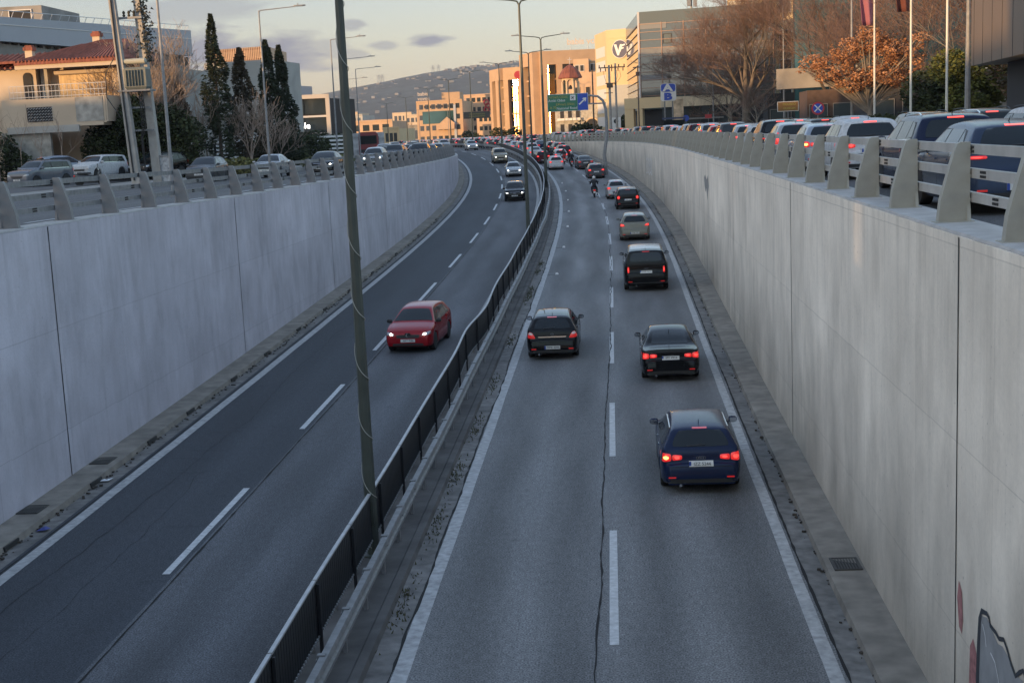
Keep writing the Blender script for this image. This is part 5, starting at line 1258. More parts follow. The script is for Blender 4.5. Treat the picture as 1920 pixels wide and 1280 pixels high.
# --- left: sunlit office slab with vertical fins, far
B = Bld('office_slab', 'sunlit orange office slab with dense vertical fins beyond the cypresses')
a, b = (-108, 350), (-91.8, 346); prism_block([a, b, (-94, 372), (-112, 378)], -.4, 24.8, 'wall', ORG2, B)
for i in range(6): mb = MB(); slab(mb, a, b, 6+i*2.7, 7.6+i*2.7, .04, .1, .4, 16.2); B.part('window', mb, WGL)
for i in range(34): mb = MB(); slab(mb, a, b, 3, 24.9, .5, .55, .2+i*.487, .38+i*.487); B.part('fin', mb, ORG2)
mb = MB(); slab(mb, a, b, 22.2, 24.2, .3, .3); B.part('top_band', mb, ORG2)
B = Bld('white_building', 'pale wall-like building half hidden behind the cypresses'); prism_block([(-48.6, 156), (-41.0, 155), (-40.5, 166), (-48.6, 168)], -.4, 10.6, 'wall', STUC2, B)
windows(B, (-48.6, 156), (-41.0, 155), [(.6, 2.0), (3.0, 4.4), (5.6, 7.0)], cols_(7.6, 4, 1.1), DARK, WFR, frame_w=.06)
for z in (2.4, 5.0): mb = MB(); slab(mb, (-48.6, 156), (-41.0, 155), z, z+.3, .8, 1.0); B.part('balcony', mb, WFR)
# --- left: glass showroom with frame
B = Bld('showroom', 'glass-fronted showroom with a pale portal frame and white lettering')
a, b = (-57.0, 221), (-50.2, 222); prism_block([a, b, (-48.5, 234), (-56, 234)], -.4, 8.3, 'wall', DARK, B)
mb = MB(); slab(mb, a, b, 8.3, 8.9, 1.0, 1.2, -.2, 7.2); slab(mb, a, b, -.4, 8.9, 1.0, 1.2, 6.6, 7.2); B.part('portal_frame', mb, mat('portal_cream', (.55, .48, .40), .7))
for z in (1.2, 2.9, 5.5): mb = MB(); slab(mb, a, b, z, z+.28, .5, .6, 0, 6.6); B.part('floor_edge', mb, WFR)
for z0, z1 in ((6.0, 8.2), (3.3, 5.4), (-.3, 2.8)):
    for u in (0, 3.3): mb = MB(); slab(mb, a, b, z0, z1, .1, .1, u+.05, u+3.2); B.part('window', mb, WGL)
mb = MB(); A, d, n, L = face(a, b); o = A+d*2.6+n*.55; add_text(mb, 'Miele', 1.35, frame((o.x, o.y, 4.25), d), extrude=.06); B.part('lettering', mb, mat('lit_white', (.8, .8, .8), .5, emit=(1, .97, .9), estr=1.2), recalc=False)
prism_block([(-58, 226), (-55.2, 226), (-54.6, 231), (-57.4, 232)], 8.3, 10.5, 'roof_plant', CLAD, B)
# --- far centre
def far_block(nm, label, x0, x1, y, z1, m, nfl, ncol, d=18, wm=WGL, tilt=-2, zb=-.5):
    B = Bld(nm, label); a, b = (x0, y), (x1, y+tilt); prism_block([a, b, (x1+1, y+d), (x0, y+d)], zb, z1, 'wall', m, B); L = math.hypot(x1-x0, tilt); h = (z1-zb)/nfl
    windows(B, a, b, [(zb+h*i+h*.32, zb+h*i+h*.78) for i in range(nfl)], cols_(L, ncol, L/ncol*.6, .6), wm, None); mb = MB(); slab(mb, a, b, z1, z1+.5, .15, .4); B.part('parapet', mb, m); return B, a, b, L
B, a, b, L = far_block('office_building', 'sunlit orange office building with a wide teal window and lettering on its roof', -79, -63.5, 480, 13.2, ORG, 4, 7)
mb = MB(); slab(mb, a, b, 6.2, 10.2, .14, .2, 2, 13.5); B.part('wide_window', mb, TEAL); windows(B, a, b, [(11.2, 12.1)], cols_(L, 13, .6, 1.5), DARK, None)
prism_block([(-71, 484), (-65, 484), (-65, 492), (-71, 492)], 13.2, 16.2, 'roof_house', ORG, B); mb = MB(); slab(mb, a, b, -.4, 12, .3, .3, 12.6, 13.4); B.part('blue_strip', mb, CLAD)
mb = MB(); add_text(mb, 'babis', 1.7, frame((-76.6, 479.6, 15.9), (1, 0, 0)), extrude=.1); add_text(mb, 'vovos', 1.7, frame((-76.4, 479.6, 14.4), (1, 0, 0)), extrude=.1); B.part('roof_lettering', mb, mat('letter_pale', (.62, .52, .42), .6), recalc=False)
mb = MB(); slab(mb, a, b, 4.2, 6.0, 1.6, 1.5, 7, 13); mb.add([(-71.5, 477.8, 6), (-66, 477.2, 6), (-68.7, 477.4, 8.2)], [(0, 1, 2)]); B.part('entrance_gable', mb, ORG2)
B, a, b, L = far_block('office_building', 'sunlit pinkish office block with red emblem right of the lettered roof', -66.5, -54, 505, 15.2, ORG2, 5, 6)
mb = MB()
for k in range(3): ring_mesh(mb, (-58.6+.5*(k % 2), 503.6, 12.8-k*1.2), .8, .28)
B.part('red_emblem', mb, MATS['sign_red'])
far_block('office_building', 'pale sandy apartment block behind the message gantry', -58, -46, 470, 8, ORG2, 3, 7)
far_block('apartment_or_shade_block', 'tan block with rows of small windows left of the tower pair', -50, -38.5, 440, 13.5, mat('tan', (.36, .25, .18), .9, var=.1), 5, 8)
far_block('warehouse', 'low long sunlit block at the far left of the road', -89, -76, 420, 7.0, ORG2, 2, 4)
far_block('warehouse', 'low yellowish sunlit block with a flat roof in the far centre', -75.5, -70.6, 400, 4.6, VFM, 1, 3)
far_block('warehouse', 'dim low shed in front of the far hillside', -98, -84, 520, 6.0, GREYC, 1, 5); far_block('warehouse', 'pale low shed behind the far left traffic', -84, -72, 560, 6.5, STUC2, 1, 5)
for k, (x, y, h, m) in enumerate([(-104, 600, 11, STUC), (-95, 640, 12, STUC2), (-118, 650, 13, STUC), (-86, 620, 10, STUC2), (-128, 590, 12, STUC2), (-110, 700, 14, STUC), (-140, 640, 14, STUC)]):
    far_block('apartment_or_shade_block', '%s of the small pale far blocks under the hill' % ORD[k].capitalize(), x, x+9, y, h, m, 3, 4)
# --- tower pair with gold glass
def tower(label, P, zt, sl, m=ORG):
    B = Bld('office_tower', label); prism_block(P+[(P[-1][0]+2, P[-1][1]+16), (P[0][0]+6, P[0][1]+22)], -.4, zt[0], 'core', WGL, B)
    for i in range(len(P)-1):
        A, d, n, L = face(P[i], P[i+1]); mb = MB(); slab(mb, P[i], P[i+1], zt[0]-2.4, zt[0]+.3, 1.4, 1.6); B.part('attic_band', mb, m)
        for (u0, u1) in sl[i]['pier']: mb = MB(); slab(mb, P[i], P[i+1], -.4, zt[0]-2.4, 1.4, 1.6, u0*L, u1*L); B.part('pier', mb, m)
        for (u0, u1) in sl[i]['gold']: mb = MB(); slab(mb, P[i], P[i+1], 1, zt[0]-4.2, .35, .3, u0*L, u1*L); B.part('gold_glass_strip', mb, GOLDG)
        for zz in range(3, int(zt[0]-3), 3): mb = MB(); slab(mb, P[i], P[i+1], zz, zz+.35, .5, .4, .2*L, .98*L); B.part('floor_band', mb, m)
        for (u0, u1) in sl[i].get('teal', []): mb = MB(); slab(mb, P[i], P[i+1], 1, zt[0]-3, .3, .3, u0*L, u1*L); B.part('teal_glass', mb, TEAL)
    return B
B1 = tower('left of two sunlit orange towers with glowing vertical glass strips', [(-38.0, 347), (-34.6, 338), (-28.3, 335.7)], [16.2], [dict(pier=[(0, .22), (.55, .8)], gold=[(.25, .4)]), dict(pier=[(0, .18), (.55, .72), (.92, 1)], gold=[(.29, .345), (.42, .45)])])
mb = MB(); add_text(mb, 'O', 1.6, frame((-30.6, 334.5, 14.7), (1, 0, 0)), extrude=.05, sx=.9); mb.lathe([(.01, 0), (.9, 0), (.9, .1), (.01, .1)], 16, (-31.4, 334.35, 14.7), 'Y'); B1.part('red_sign', mb, MATS['sign_red'], recalc=False)
B2 = tower('right-hand orange tower with wide attic band and teal glass, behind the bell tower', [(-27.4, 310), (-23.8, 300), (-9, 303)], [17.4], [dict(pier=[(0, .2), (.72, 1)], gold=[(.25, .35), (.5, .62)]), dict(pier=[(0, .10), (.22, .30)], gold=[(.11, .20)], teal=[(.30, .62)])])
mb = MB(); mb.box((-22.1, 299.1, 8.2), (.6, .25, 13.4), rz=-R(20.9)); B2.part('gold_glass_strip', mb, GOLDG)
mb = MB(); add_text(mb, 'babis vovos', 1.75, frame((-14.2, 304, 19.5), (1, .1, 0)), extrude=.08, bold=.04); B2.part('roof_lettering', mb, MATS['letter_pale'], recalc=False)
mb = MB()
for x in (-17.5, -14, -11): mb.tube([(x, 304.2, 17), (x, 304.2, 19)], .06, 4)
B2.part('lettering_frame', mb, WFR)
B = Bld('stepped_building', 'sunlit stepped terrace building with square dark windows between bell tower and yellow block')
prism_block([(-17.5, 286), (-8.6, 284), (-8, 296), (-17, 297)], -.4, 12.6, 'wall', ORG2, B); prism_block([(-16.2, 287), (-13.2, 286.4), (-13, 296), (-16, 296)], 12.6, 15.2, 'upper_wall', ORG2, B); prism_block([(-13.2, 288), (-8.8, 287), (-8.5, 296), (-13, 296)], 12.6, 14.8, 'upper_wall', ORG, B)
a, b = (-17.5, 286), (-8.6, 284); windows(B, a, b, [(4.6, 6.4), (9.2, 11.2)], [(6.7, 8.6)], WGL); windows(B, a, b, [(5.0, 9.8)], [(1.6, 2.6), (3.8, 4.6)], DARK, ORG); windows(B, (-16.2, 287), (-13.2, 286.4), [(12.9, 14)], [(.4, 1.1), (1.4, 2.1)], DARK); windows(B, (-13.2, 288), (-8.8, 287), [(13.0, 14.2)], [(.3, 4.2)], WGL)
mb = MB(); slab(mb, a, b, 2.6, 4.0, .7, .8, 5.4, 8.9); B.part('tiled_canopy', mb, TILE)
# --- bell tower
t = thing('bell_tower', 'small church bell tower with red tiled dome and arched belfry', 'church tower', (-15.4, 262, -.4))
CH = mat('church_stone', (.55, .42, .28), .85, var=.12, scale=.8)
mb = MB(); mb.box((0, 0, 3.3), (3.2, 3.2, 6.6)); mb.lathe([(1.75, 6.6), (1.75, 8.0), (2.0, 8.2), (1.75, 8.35)], 8); mb.build('shaft', CH, t)
mb = MB()
for k in range(8): a = R(22.5+45*k); mb.tube([(1.5*math.cos(a), 1.5*math.sin(a), 8.3), (1.5*math.cos(a), 1.5*math.sin(a), 10.6)], .17, 8)
mb.build('columns', CH, t)
for k in range(8):
    a0, a1 = R(22.5+45*k), R(67.5+45*k); p, q = Vector((1.55*math.cos(a0), 1.55*math.sin(a0), 0)), Vector((1.55*math.cos(a1), 1.55*math.sin(a1), 0)); d = q-p; L = d.length
    P_ = [(0, 1.0), (0, 0)]+[(.12, 0)]+[(L/2-(L/2-.12)*math.cos(R(z)), .62*math.sin(R(z))) for z in range(15, 180, 15)]+[(L-.12, 0), (L, 0), (L, 1.0)]; d.normalize()
    mb = MB(); mb.prism(P_, .28, fr=Matrix(((d.x, -d.y, 0, p.x), (d.y, d.x, 0, p.y), (0, 0, 1, 10.3), (0, 0, 0, 1)))); mb.build('arch', CH, t)
mb = MB(); mb.lathe([(2.05, 11.15), (2.15, 11.3), (1.75, 12.1), (1.2, 12.85), (.55, 13.35), (.05, 13.6)], 8); mb.build('dome', TILE, t, smooth=False)
mb = MB(); mb.tube([(0, 0, 13.5), (0, 0, 14.8)], .05, 4); mb.tube([(-.35, 0, 14.4), (.35, 0, 14.4)], .05, 4); mb.build('cross', WFR, t)
mb = MB(); mb.lathe([(.45, 9.3), (.3, 9.7), (.12, 10.0)], 10); mb.build('bell', TRIM, t)
for sx in (-.45, .45): MB().box((sx, -1.62, 6.1), (.36, .1, 1.2)).build('arched_window', DARK, t)
B = Bld('arcade', 'low stone building with round arches and small balconies under the bell tower')
prism_block([(-17.6, 252), (-6.2, 249), (-5.5, 262), (-17, 264)], -.4, 6.0, 'wall', BRK, B)
for u in (.9, 2.3, 3.7):
    for z in (1.4, 3.7): mb = MB(); slab(mb, (-17.6, 252), (-6.2, 249), z, z+1.4, .02, .1, u, u+.7); w = B.part('window', mb, DARK); mb = MB(); slab(mb, (-17.6, 252), (-6.2, 249), z-.3, z+.1, .7, .7, u-.3, u+1.0); mb.build('balcony', WFR, w)
A, d, n, L = face((-17.6, 252), (-6.2, 249))
for u in (6.6, 9.4):
    P_ = [(-1.1, 0), (1.1, 0)]+[(1.1*math.cos(R(z)), 2.4+1.1*math.sin(R(z))) for z in range(0, 181, 20)]; o = A+d*u+n*.03
    mb = MB(); mb.prism(P_, .1, fr=Matrix(((d.x, n.x, 0, o.x), (d.y, n.y, 0, o.y), (0, 0, 1, 0), (0, 0, 0, 1)))); B.part('arch_opening', mb, DARK)
    mb = MB(); mb.tube([(o.x+d.x*1.25*math.cos(R(z)), o.y+d.y*1.25*math.cos(R(z))-.05, 2.4+1.25*math.sin(R(z))) for z in range(0, 181, 20)], .16, 6); B.part('arch_ring', mb, CH)
# --- yellow block with round emblem
B = Bld('emblem_building', 'tall sunlit yellow block bearing a large round blue emblem')
a, b = (-8.0, 236), (-3.4, 233.5); prism_block([(-10.2, 246), a, b, (1, 233), (1, 250), (-9, 252)], -.4, 16.9, 'wall', VFM, B)
mb = MB(); slab(mb, a, b, 15.6, 16.95, .05, .1); B.part('top_panel', mb, VFM); mb = MB(); slab(mb, a, b, 2.6, 8.4, .08, .1, .6, 5.1); B.part('grey_base_panel', mb, mat('panel_grey', (.36, .36, .34), .7, var=.04))
for k in range(6): mb = MB(); slab(mb, (-10.2, 246), a, 2+k*2.2, 3.6+k*2.2, .04, .1, 1, 9); B.part('side_window', mb, WFR)
A, d, n, L = face(a, b); o = A+d*2.55+n*.12; mb = MB(); mb.lathe([(.01, 0), (1.45, 0), (1.45, .08), (.01, .08)], 36, (0, 0, 0), 'Y')
em = thing('tmp', None, None); 
F_ = Matrix(((d.x, n.x, 0, o.x), (d.y, n.y, 0, o.y), (0, 0, 1, 13.9), (0, 0, 0, 1)))
def xf(mb, M): mb.v = [tuple(M@Vector(v)) for v in mb.v]; return mb
e1 = B.part('emblem', xf(mb, F_), WFR); mb = MB(); mb.lathe([(.01, .08), (1.33, .08), (1.33, .12), (.01, .12)], 36, (0, 0, 0), 'Y'); xf(mb, F_).build('disc', mat('emblem_blue', (.013, .022, .09), .5), e1)
mb = MB(); V_ = [(-1.0, .75), (-.55, .75), (-.22, -.25), (.12, .72), (.42, .72), (-.1, -.95), (-.42, -.95)]; F2 = [(.30, .60), (.95, .75), (1.02, .52), (.50, .42), (.42, .22), (.78, .24), (.72, .02), (.33, -.02), (.18, -.42), (-.0, -.42)]
mb.prism(V_, .04, fr=Matrix.Translation((0, .125, 0))); mb.prism(F2, .04, fr=Matrix.Translation((0, .125, 0))); xf(mb, F_).build('monogram', SW, e1)
bpy.data.objects.remove(em)
# --- glass office building and supermarket
B = Bld('glass_office', 'dark reflective glass office building behind the big bare plane tree')
a, b, c = (-4.6, 226), (-2.3, 196), (14.8, 192.4); prism_block([a, b, c, (18, 226)], 3.9, 15.0, 'wall', mat('office_glass', (.13, .155, .15), .04, metal=.55, spec=.6), B)
mb = MB(); slab(mb, a, b, 15.0, 16.4, .05, .15); slab(mb, b, c, 15.0, 16.4, .05, .15); B.part('roof_screen', mb, mat('pale_glass', (.10, .125, .125), .2))
for z in (14.2, 11.0, 7.6): mb = MB(); slab(mb, b, c, z, z+.75, .06, .12, .1, 3.6 if z != 11 else 17); B.part('spandrel', mb, mat('spandrel_grey', (.16, .17, .18), .4)) 
for i in range(11):
    z = 4.6+i*1.02; mb = MB(); slab(mb, b, c, z, z+.06, .12, .14); slab(mb, a, b, z, z+.06, .12, .14); B.part('transom', mb, mat('frame_copper', (.30, .19, .14), .5, metal=.3))
for u in (0, 2.9, 5.8, 8.7, 11.6, 14.5, 17.3): mb = MB(); slab(mb, b, c, 3.9, 15.0, .13, .15, u, u+.09); B.part('mullion', mb, MATS['frame_copper'])
mb = MB(); slab(mb, a, b, 3.9, 16.4, .2, .25, 29.7, 30.2); B.part('corner_post', mb, WFR)
for u, z in ((3.2, 12.3), (3.2, 9.4)): windows(B, b, c, [(z, z+1.1)], [(u, u+1.0)], MATS['pale_glass'], TRIM)
mb = MB(); slab(mb, (-4.4, 191.2), (.6, 189.6), 4.0, 5.35, 0, .9); slab(mb, (-4.4, 191.2), (.6, 189.6), -.4, 4.0, -.05, .8, 0, 1.2); slab(mb, (-4.4, 191.2), (.6, 189.6), -.4, 4.0, -.05, .8, 1.7, 2.4); B.part('portico', mb, VFM)
prism_block([(-4.0, 226), (-2.0, 197), (14.5, 190), (18, 226)], -.4, 3.88, 'ground_floor', DARK, B)
B = Bld('supermarket', 'supermarket front with pale canopy band over a dark glass shopfront'); a, b = (.4, 183), (9.8, 181.5)
mb = MB(); slab(mb, a, b, 3.9, 5.1, 1.2, 1.6); B.part('canopy_band', mb, mat('canopy_pale', (.55, .47, .34), .7, var=.25, scale=.8, stretch=(3, 1, 1))); prism_block([a, b, (11, 188), (.5, 188.5)], -.4, 3.9, 'shopfront', WGL, B)
for u in (.2, 2.4, 4.6, 6.8, 9): mb = MB(); slab(mb, a, b, -.4, 3.9, .12, .15, u, u+.12); B.part('mullion', mb, TRIM)
mb = MB(); slab(mb, a, b, 2.3, 2.5, .2, .3, 2.6, 7.5); B.part('door_header', mb, MATS['galv_dull'])
mb = MB(); mb.tube([(4.6, 200, 14.9), (4.6, 200, 18.4)], .15, 6); mb.box((4.3, 199.8, 18.4), (.5, .4, 2.6)).box((5.1, 199.8, 18.3), (.5, .4, 2.6)); o = mb.build('antenna_mast', MATS['galv'], label='rooftop mobile antenna mast on the glass office', cat='antenna')
# --- teal glass tower, backdrop blocks on the right
B = Bld('teal_tower', 'teal glass tower rising behind the flagpoles')
a, b = (13, 146), (30, 142.5); prism_block([a, b, (36, 160), (18, 168)], -.4, 22, 'wall', TEAL, B)
for u in range(0, 19, 2): mb = MB(); slab(mb, a, b, 1, 22, .08, .1, u, u+.1); B.part('mullion', mb, TRIM)
for z in range(3, 22, 3): mb = MB(); slab(mb, a, b, z, z+.25, .06, .1); B.part('floor_band', mb, WGL)
mb = MB(); slab(mb, (11, 138), (22, 134), 4.4, 6.2, 1, 2); B.part('entrance_canopy', mb, GREYC)
B = Bld('office_building', 'sunlit cream office block peeping through the top of the plane trees'); a, b = (10, 215), (26, 208); prism_block([a, b, (30, 230), (14, 236)], -.4, 21, 'wall', VFM, B)
windows(B, a, b, [(4, 6), (8, 10), (12, 14), (16.5, 18.5)], cols_(17, 7, 1.6), WGL)
B = Bld('brown_showroom', 'showroom with a large brown metal fascia and lion-shield emblem at the right edge')
a, b = (15.6, 80), (13.4, 30); 
prism_block([(14.9, 73.5), (13.4, 40), (30, 40), (30, 73.5)], 3.7, 8.4, 'fascia', BROWN, B); prism_block([(15.8, 70), (15.6, 40), (30, 40), (30, 70)], -.1, 3.68, 'ground_floor', DARK, B)
for k in range(14): mb = MB(); slab(mb, (14.9, 73.5), (13.4, 40), 3.7, 8.4, .012, .02, .8+k*2.4, .84+k*2.4); B.part('panel_seam', mb, TRIM)
mb = MB(); slab(mb, (15.8, 70), (15.6, 40), .3, 3.3, .06, .1, 6.5, 14); B.part('lit_window', mb, SHOP); mb = MB(); slab(mb, (15.8, 70), (15.6, 40), -.1, 3.6, .1, .12, 6.2, 6.45); B.part('window_post', mb, STUC)
A, d, n, L = face((14.9, 73.5), (13.4, 40)); o = A+d*17.3+n*.03; F_ = Matrix(((d.x, n.x, 0, o.x), (d.y, n.y, 0, o.y), (0, 0, 1, 5.5), (0, 0, 0, 1)))
sh = [(-1.05, 1.15), (0, 1.3), (1.05, 1.15), (1.0, -.2), (.65, -.95), (0, -1.45), (-.65, -.95), (-1.0, -.2)]
e1 = B.part('shield_emblem', xf(MB().prism(sh, .06), F_), WFR); xf(MB().prism([(x*.9, z*.92) for x, z in sh], .03, fr=Matrix.Translation((0, .062, 0))), F_).build('shield_field', TRIM, e1)
lion = [(-.5, .55), (-.2, .75), (.15, .7), (.35, .5), (.55, .42), (.5, .2), (.3, .15), (.42, -.05), (.2, -.15), (.25, -.5), (.0, -.95), (-.15, -.6), (-.45, -.4), (-.35, .0), (-.6, .2)]
xf(MB().prism(lion, .02, fr=Matrix.Translation((0, .094, 0))), F_).build('animal_head', WFR, e1)
mb = MB(); add_text(mb, 'PEUGEOT', .36, Matrix(((1, 0, 0, 0), (0, 0, 1, .11), (0, 1, 0, .93), (0, 0, 0, 1))), extrude=.01); xf(mb, F_).build('lettering', WFR, e1, recalc=False)
mb = MB(); 
for k in range(5): mb.tube([(14.6, 70-k*4, 8.6+k*.0), (13.6, 68-k*4, 9.4)], .12, 5)
mb.tube([(14.2, 73, 8.7), (13.3, 45, 9.3)], .2, 6); B.part('roof_duct', mb, CLAD)
# dark low buildings closing the view between the trees on the right
for k, (x, y, w, h, m) in enumerate([(16, 118, 10, 4.2, DARK), (12.5, 128, 8, 4.0, mat('brick_dark', (.07, .045, .035), .9, var=.2)), (17.5, 100, 9, 4.2, DARK), (11.5, 160, 9, 4.5, DARK)]):
    B = Bld('low_shop', '%s low dark shopfront behind the trees on the right pavement' % ORD[k].capitalize()); a, b = (x, y), (x+w, y-3); prism_block([a, b, (x+w, y+6), (x, y+7)], -.3, h, 'wall', m, B); windows(B, a, b, [(.6, 2.8)], cols_(w, 4, w/5.5), WGL, GREYC, frame_w=.05)
# --- the cross street's bridge on which the viewer stands
mb = MB(); mb.box((-4, -16.5, -.55), (40, 35, 1.0)); mb.build('bridge_deck', GREYC, kind='structure')
# --- unseen blocks added behind and left of the viewpoint, shaped to shade the road
rnd = random.Random(8); q = -230; k = 0
while q < 190:
    w = rnd.uniform(16, 26); h = (12 if q+w/2 < -140 else 9.4 if q+w/2 < -100 else 10.2 if q+w/2 < -42 else 13)+rnd.uniform(-.25, .25); cx, cy = -62+q*.7071, -62-q*.7071
    d = Vector((.7071, -.7071)); n_ = Vector((-.7071, -.7071)); P_ = [Vector((cx, cy)), Vector((cx, cy))+d*(w-.3), Vector((cx, cy))+d*(w-.3)+n_*14, Vector((cx, cy))+n_*14]
    B = Bld('apartment_or_shade_block', 'unseen sun-blocking mass added behind the viewpoint, %s of its row' % ORD[k]); prism_block([(p.x, p.y) for p in P_][::-1], -.4, h, 'wall', STUC2, B)
    mb = MB(); mb.box((P_[0].x+d.x*w*.4+n_.x*6, P_[0].y+d.y*w*.4+n_.y*6, h+.35), (3, 3, .9), rz=R(45)); B.part('blocker_roof_box', mb, STUC)
    q += w; k += 1
# ================================================================ TREES AND PLANTS
BARK = mat('bark_pale', (.22, .19, .155), .9, var=.35, scale=2, detail=6); BARKD = mat('bark_dark', (.09, .07, .055), .95, var=.3, scale=2)
TWIG = mat('twigs_brown', (.165, .10, .075), .95, var=.25, scale=1.0); TWIGP = mat('twigs_pale', (.30, .23, .18), .95, var=.2, scale=1.0)
def leaf_mat(name, a, b, scale=1.4, trans=.0):
    m = bpy.data.materials.new(name); m.use_nodes = True; n, l = m.node_tree.nodes, m.node_tree.links; bs = n['Principled BSDF']; bs.inputs['Roughness'].default_value = .75; bs.inputs['Specular IOR Level'].default_value = .25
    tc = n.new('ShaderNodeTexCoord'); t = n.new('ShaderNodeTexNoise'); t.inputs['Scale'].default_value = scale; t.inputs['Detail'].default_value = 6; l.new(tc.outputs['Object'], t.inputs['Vector'])
    r = n.new('ShaderNodeValToRGB'); r.color_ramp.elements[0].position = .35; r.color_ramp.elements[1].position = .68; r.color_ramp.elements[0].color = (*a, 1); r.color_ramp.elements[1].color = (*b, 1)
    l.new(t.outputs['Fac'], r.inputs['Fac']); l.new(r.outputs['Color'], bs.inputs['Base Color']); MATS[name] = m; return m
LCY = leaf_mat('foliage_cypress', (.022, .032, .018), (.05, .06, .03)); LDK = leaf_mat('foliage_dark', (.025, .035, .016), (.06, .075, .03)); LYG = leaf_mat('foliage_olive', (.05, .07, .02), (.17, .17, .04))
LOR = leaf_mat('foliage_rust', (.26, .11, .05), (.55, .29, .15), 2.0); LBR = leaf_mat('foliage_brown', (.07, .05, .03), (.15, .095, .05), 1.5); LGR = leaf_mat('grass_dry', (.09, .10, .035), (.2, .19, .07), 1)
def bare_tree(loc, h, spread, label, seed, r0=.35, trunk_h=.28, limbs=6, depth=5, m_t=BARK, m_c=TWIG, name='bare_tree', lean=0, up=.35, dens=1.0, group=None, tw=1.0):
    rnd = random.Random(seed); t = thing(name, label, 'tree', loc, 0, group); big, small = MB(), MB()
    def grow(p, d, r, L, dep):
        pts, rad = [p], [r]; n = 3; q = p; dd = d
        for k in range(n):
            dd = (dd+Vector((rnd.gauss(0, .16), rnd.gauss(0, .16), rnd.gauss(.02, .12)))).normalized(); q = q+dd*(L/n); pts.append(q); rad.append(max(.006*tw, r*(1-.42*(k+1)/n)))
        (big if dep > depth-3 else small).tube(pts, rad, 6 if dep > depth-2 else 3, cap=False)
        if dep <= 0: return
        nc = 3 if dep > 2 else 2
        for k in range(nc):
            f = rnd.uniform(.45, 1.0); i = min(n-1, int(f*n)); b = pts[i].lerp(pts[i+1], f*n-i)
            a = rnd.uniform(0, 6.283); sp = rnd.uniform(.45, .95); sd = Vector((math.cos(a), math.sin(a), rnd.uniform(-.25, .5)))*sp
            nd = (dd*.8+sd+Vector((0, 0, up*.35))).normalized(); grow(b, nd, max(.008*tw, rad[-1]*rnd.uniform(.5, .72)), L*rnd.uniform(.58, .80), dep-1)
        grow(pts[-1], (dd+Vector((0, 0, up*.3))).normalized(), rad[-1]*.8, L*.72, dep-1)
    th = h*trunk_h; P_ = [Vector((0, 0, -.2)), Vector((lean*.3, 0, th*.5)), Vector((lean*.6, .1, th))]; big.tube(P_, [r0*1.15, r0*.9, r0*.75], 10)
    for k in range(limbs):
        a = 6.283*k/limbs+rnd.uniform(-.4, .4); e = rnd.uniform(.1, 1.3); d = Vector((math.cos(a)*spread, math.sin(a)*spread, e+.35)).normalized(); grow(P_[-1]-Vector((0, 0, rnd.uniform(0, th*.45))), d, r0*rnd.uniform(.28, .46), h*.27*rnd.uniform(.85, 1.2), depth)
    grow(P_[-1], Vector((.1, 0, 1)), r0*.6, h*.28, depth)
    big.build('trunk', m_t, t, smooth=True, angle=60, recalc=False); small.build('crown', m_c, t, recalc=False); return t
def leaf_cloud(mb, fn, n, size, rnd, flat=.5):
    for k in range(n):
        p = fn(); a, b = rnd.uniform(0, 6.283), rnd.uniform(-1, 1); s = size*rnd.uniform(.5, 1.4); d1 = Vector((math.cos(a), math.sin(a), b*.6)).normalized(); d2 = d1.cross(Vector((rnd.uniform(-1, 1), rnd.uniform(-1, 1), rnd.uniform(.1, 1)))).normalized()
        mb.add([p-d1*s, p-d2*s*flat, p+d1*s, p+d2*s*flat], [(0, 1, 2, 3)])
def cypress(loc, h, r, label, seed, m=LCY, n=5200, gap=.12):
    rnd = random.Random(seed); t = thing('cypress_tree', label, 'tree', loc); MB().tube([(0, 0, 0), (.05, 0, h*.9)], [.16, .03], 7).build('trunk', BARKD, t); mb = MB()
    ph = [rnd.uniform(0, 6.3) for _ in range(6)]
    def fn():
        while True:
            z = rnd.random()**.85; a = rnd.uniform(0, 6.283)
            prof = (min(1, .35+z/.16)*(1-z)**.72)*(1+.22*math.sin(z*19+ph[0]+a)+.18*math.sin(z*8+2*a+ph[1])+.15*math.sin(3*a+z*37+ph[2])+.10*math.sin(5*a+z*61))+.03*rnd.random()**6
            if noise.noise(Vector((math.cos(a)*1.5, math.sin(a)*1.5, z*h*.8+seed))) < -.14 and rnd.random() < .8: continue
            rr = r*prof*rnd.uniform(.45, 1.0)**.5; return Vector((rr*math.cos(a)+.05*math.sin(z*5), rr*math.sin(a), .08*h+z*h*.93))
    leaf_cloud(mb, fn, int(n*1.15), .15, rnd, .38); mb.build('crown', m, t, recalc=False); return t
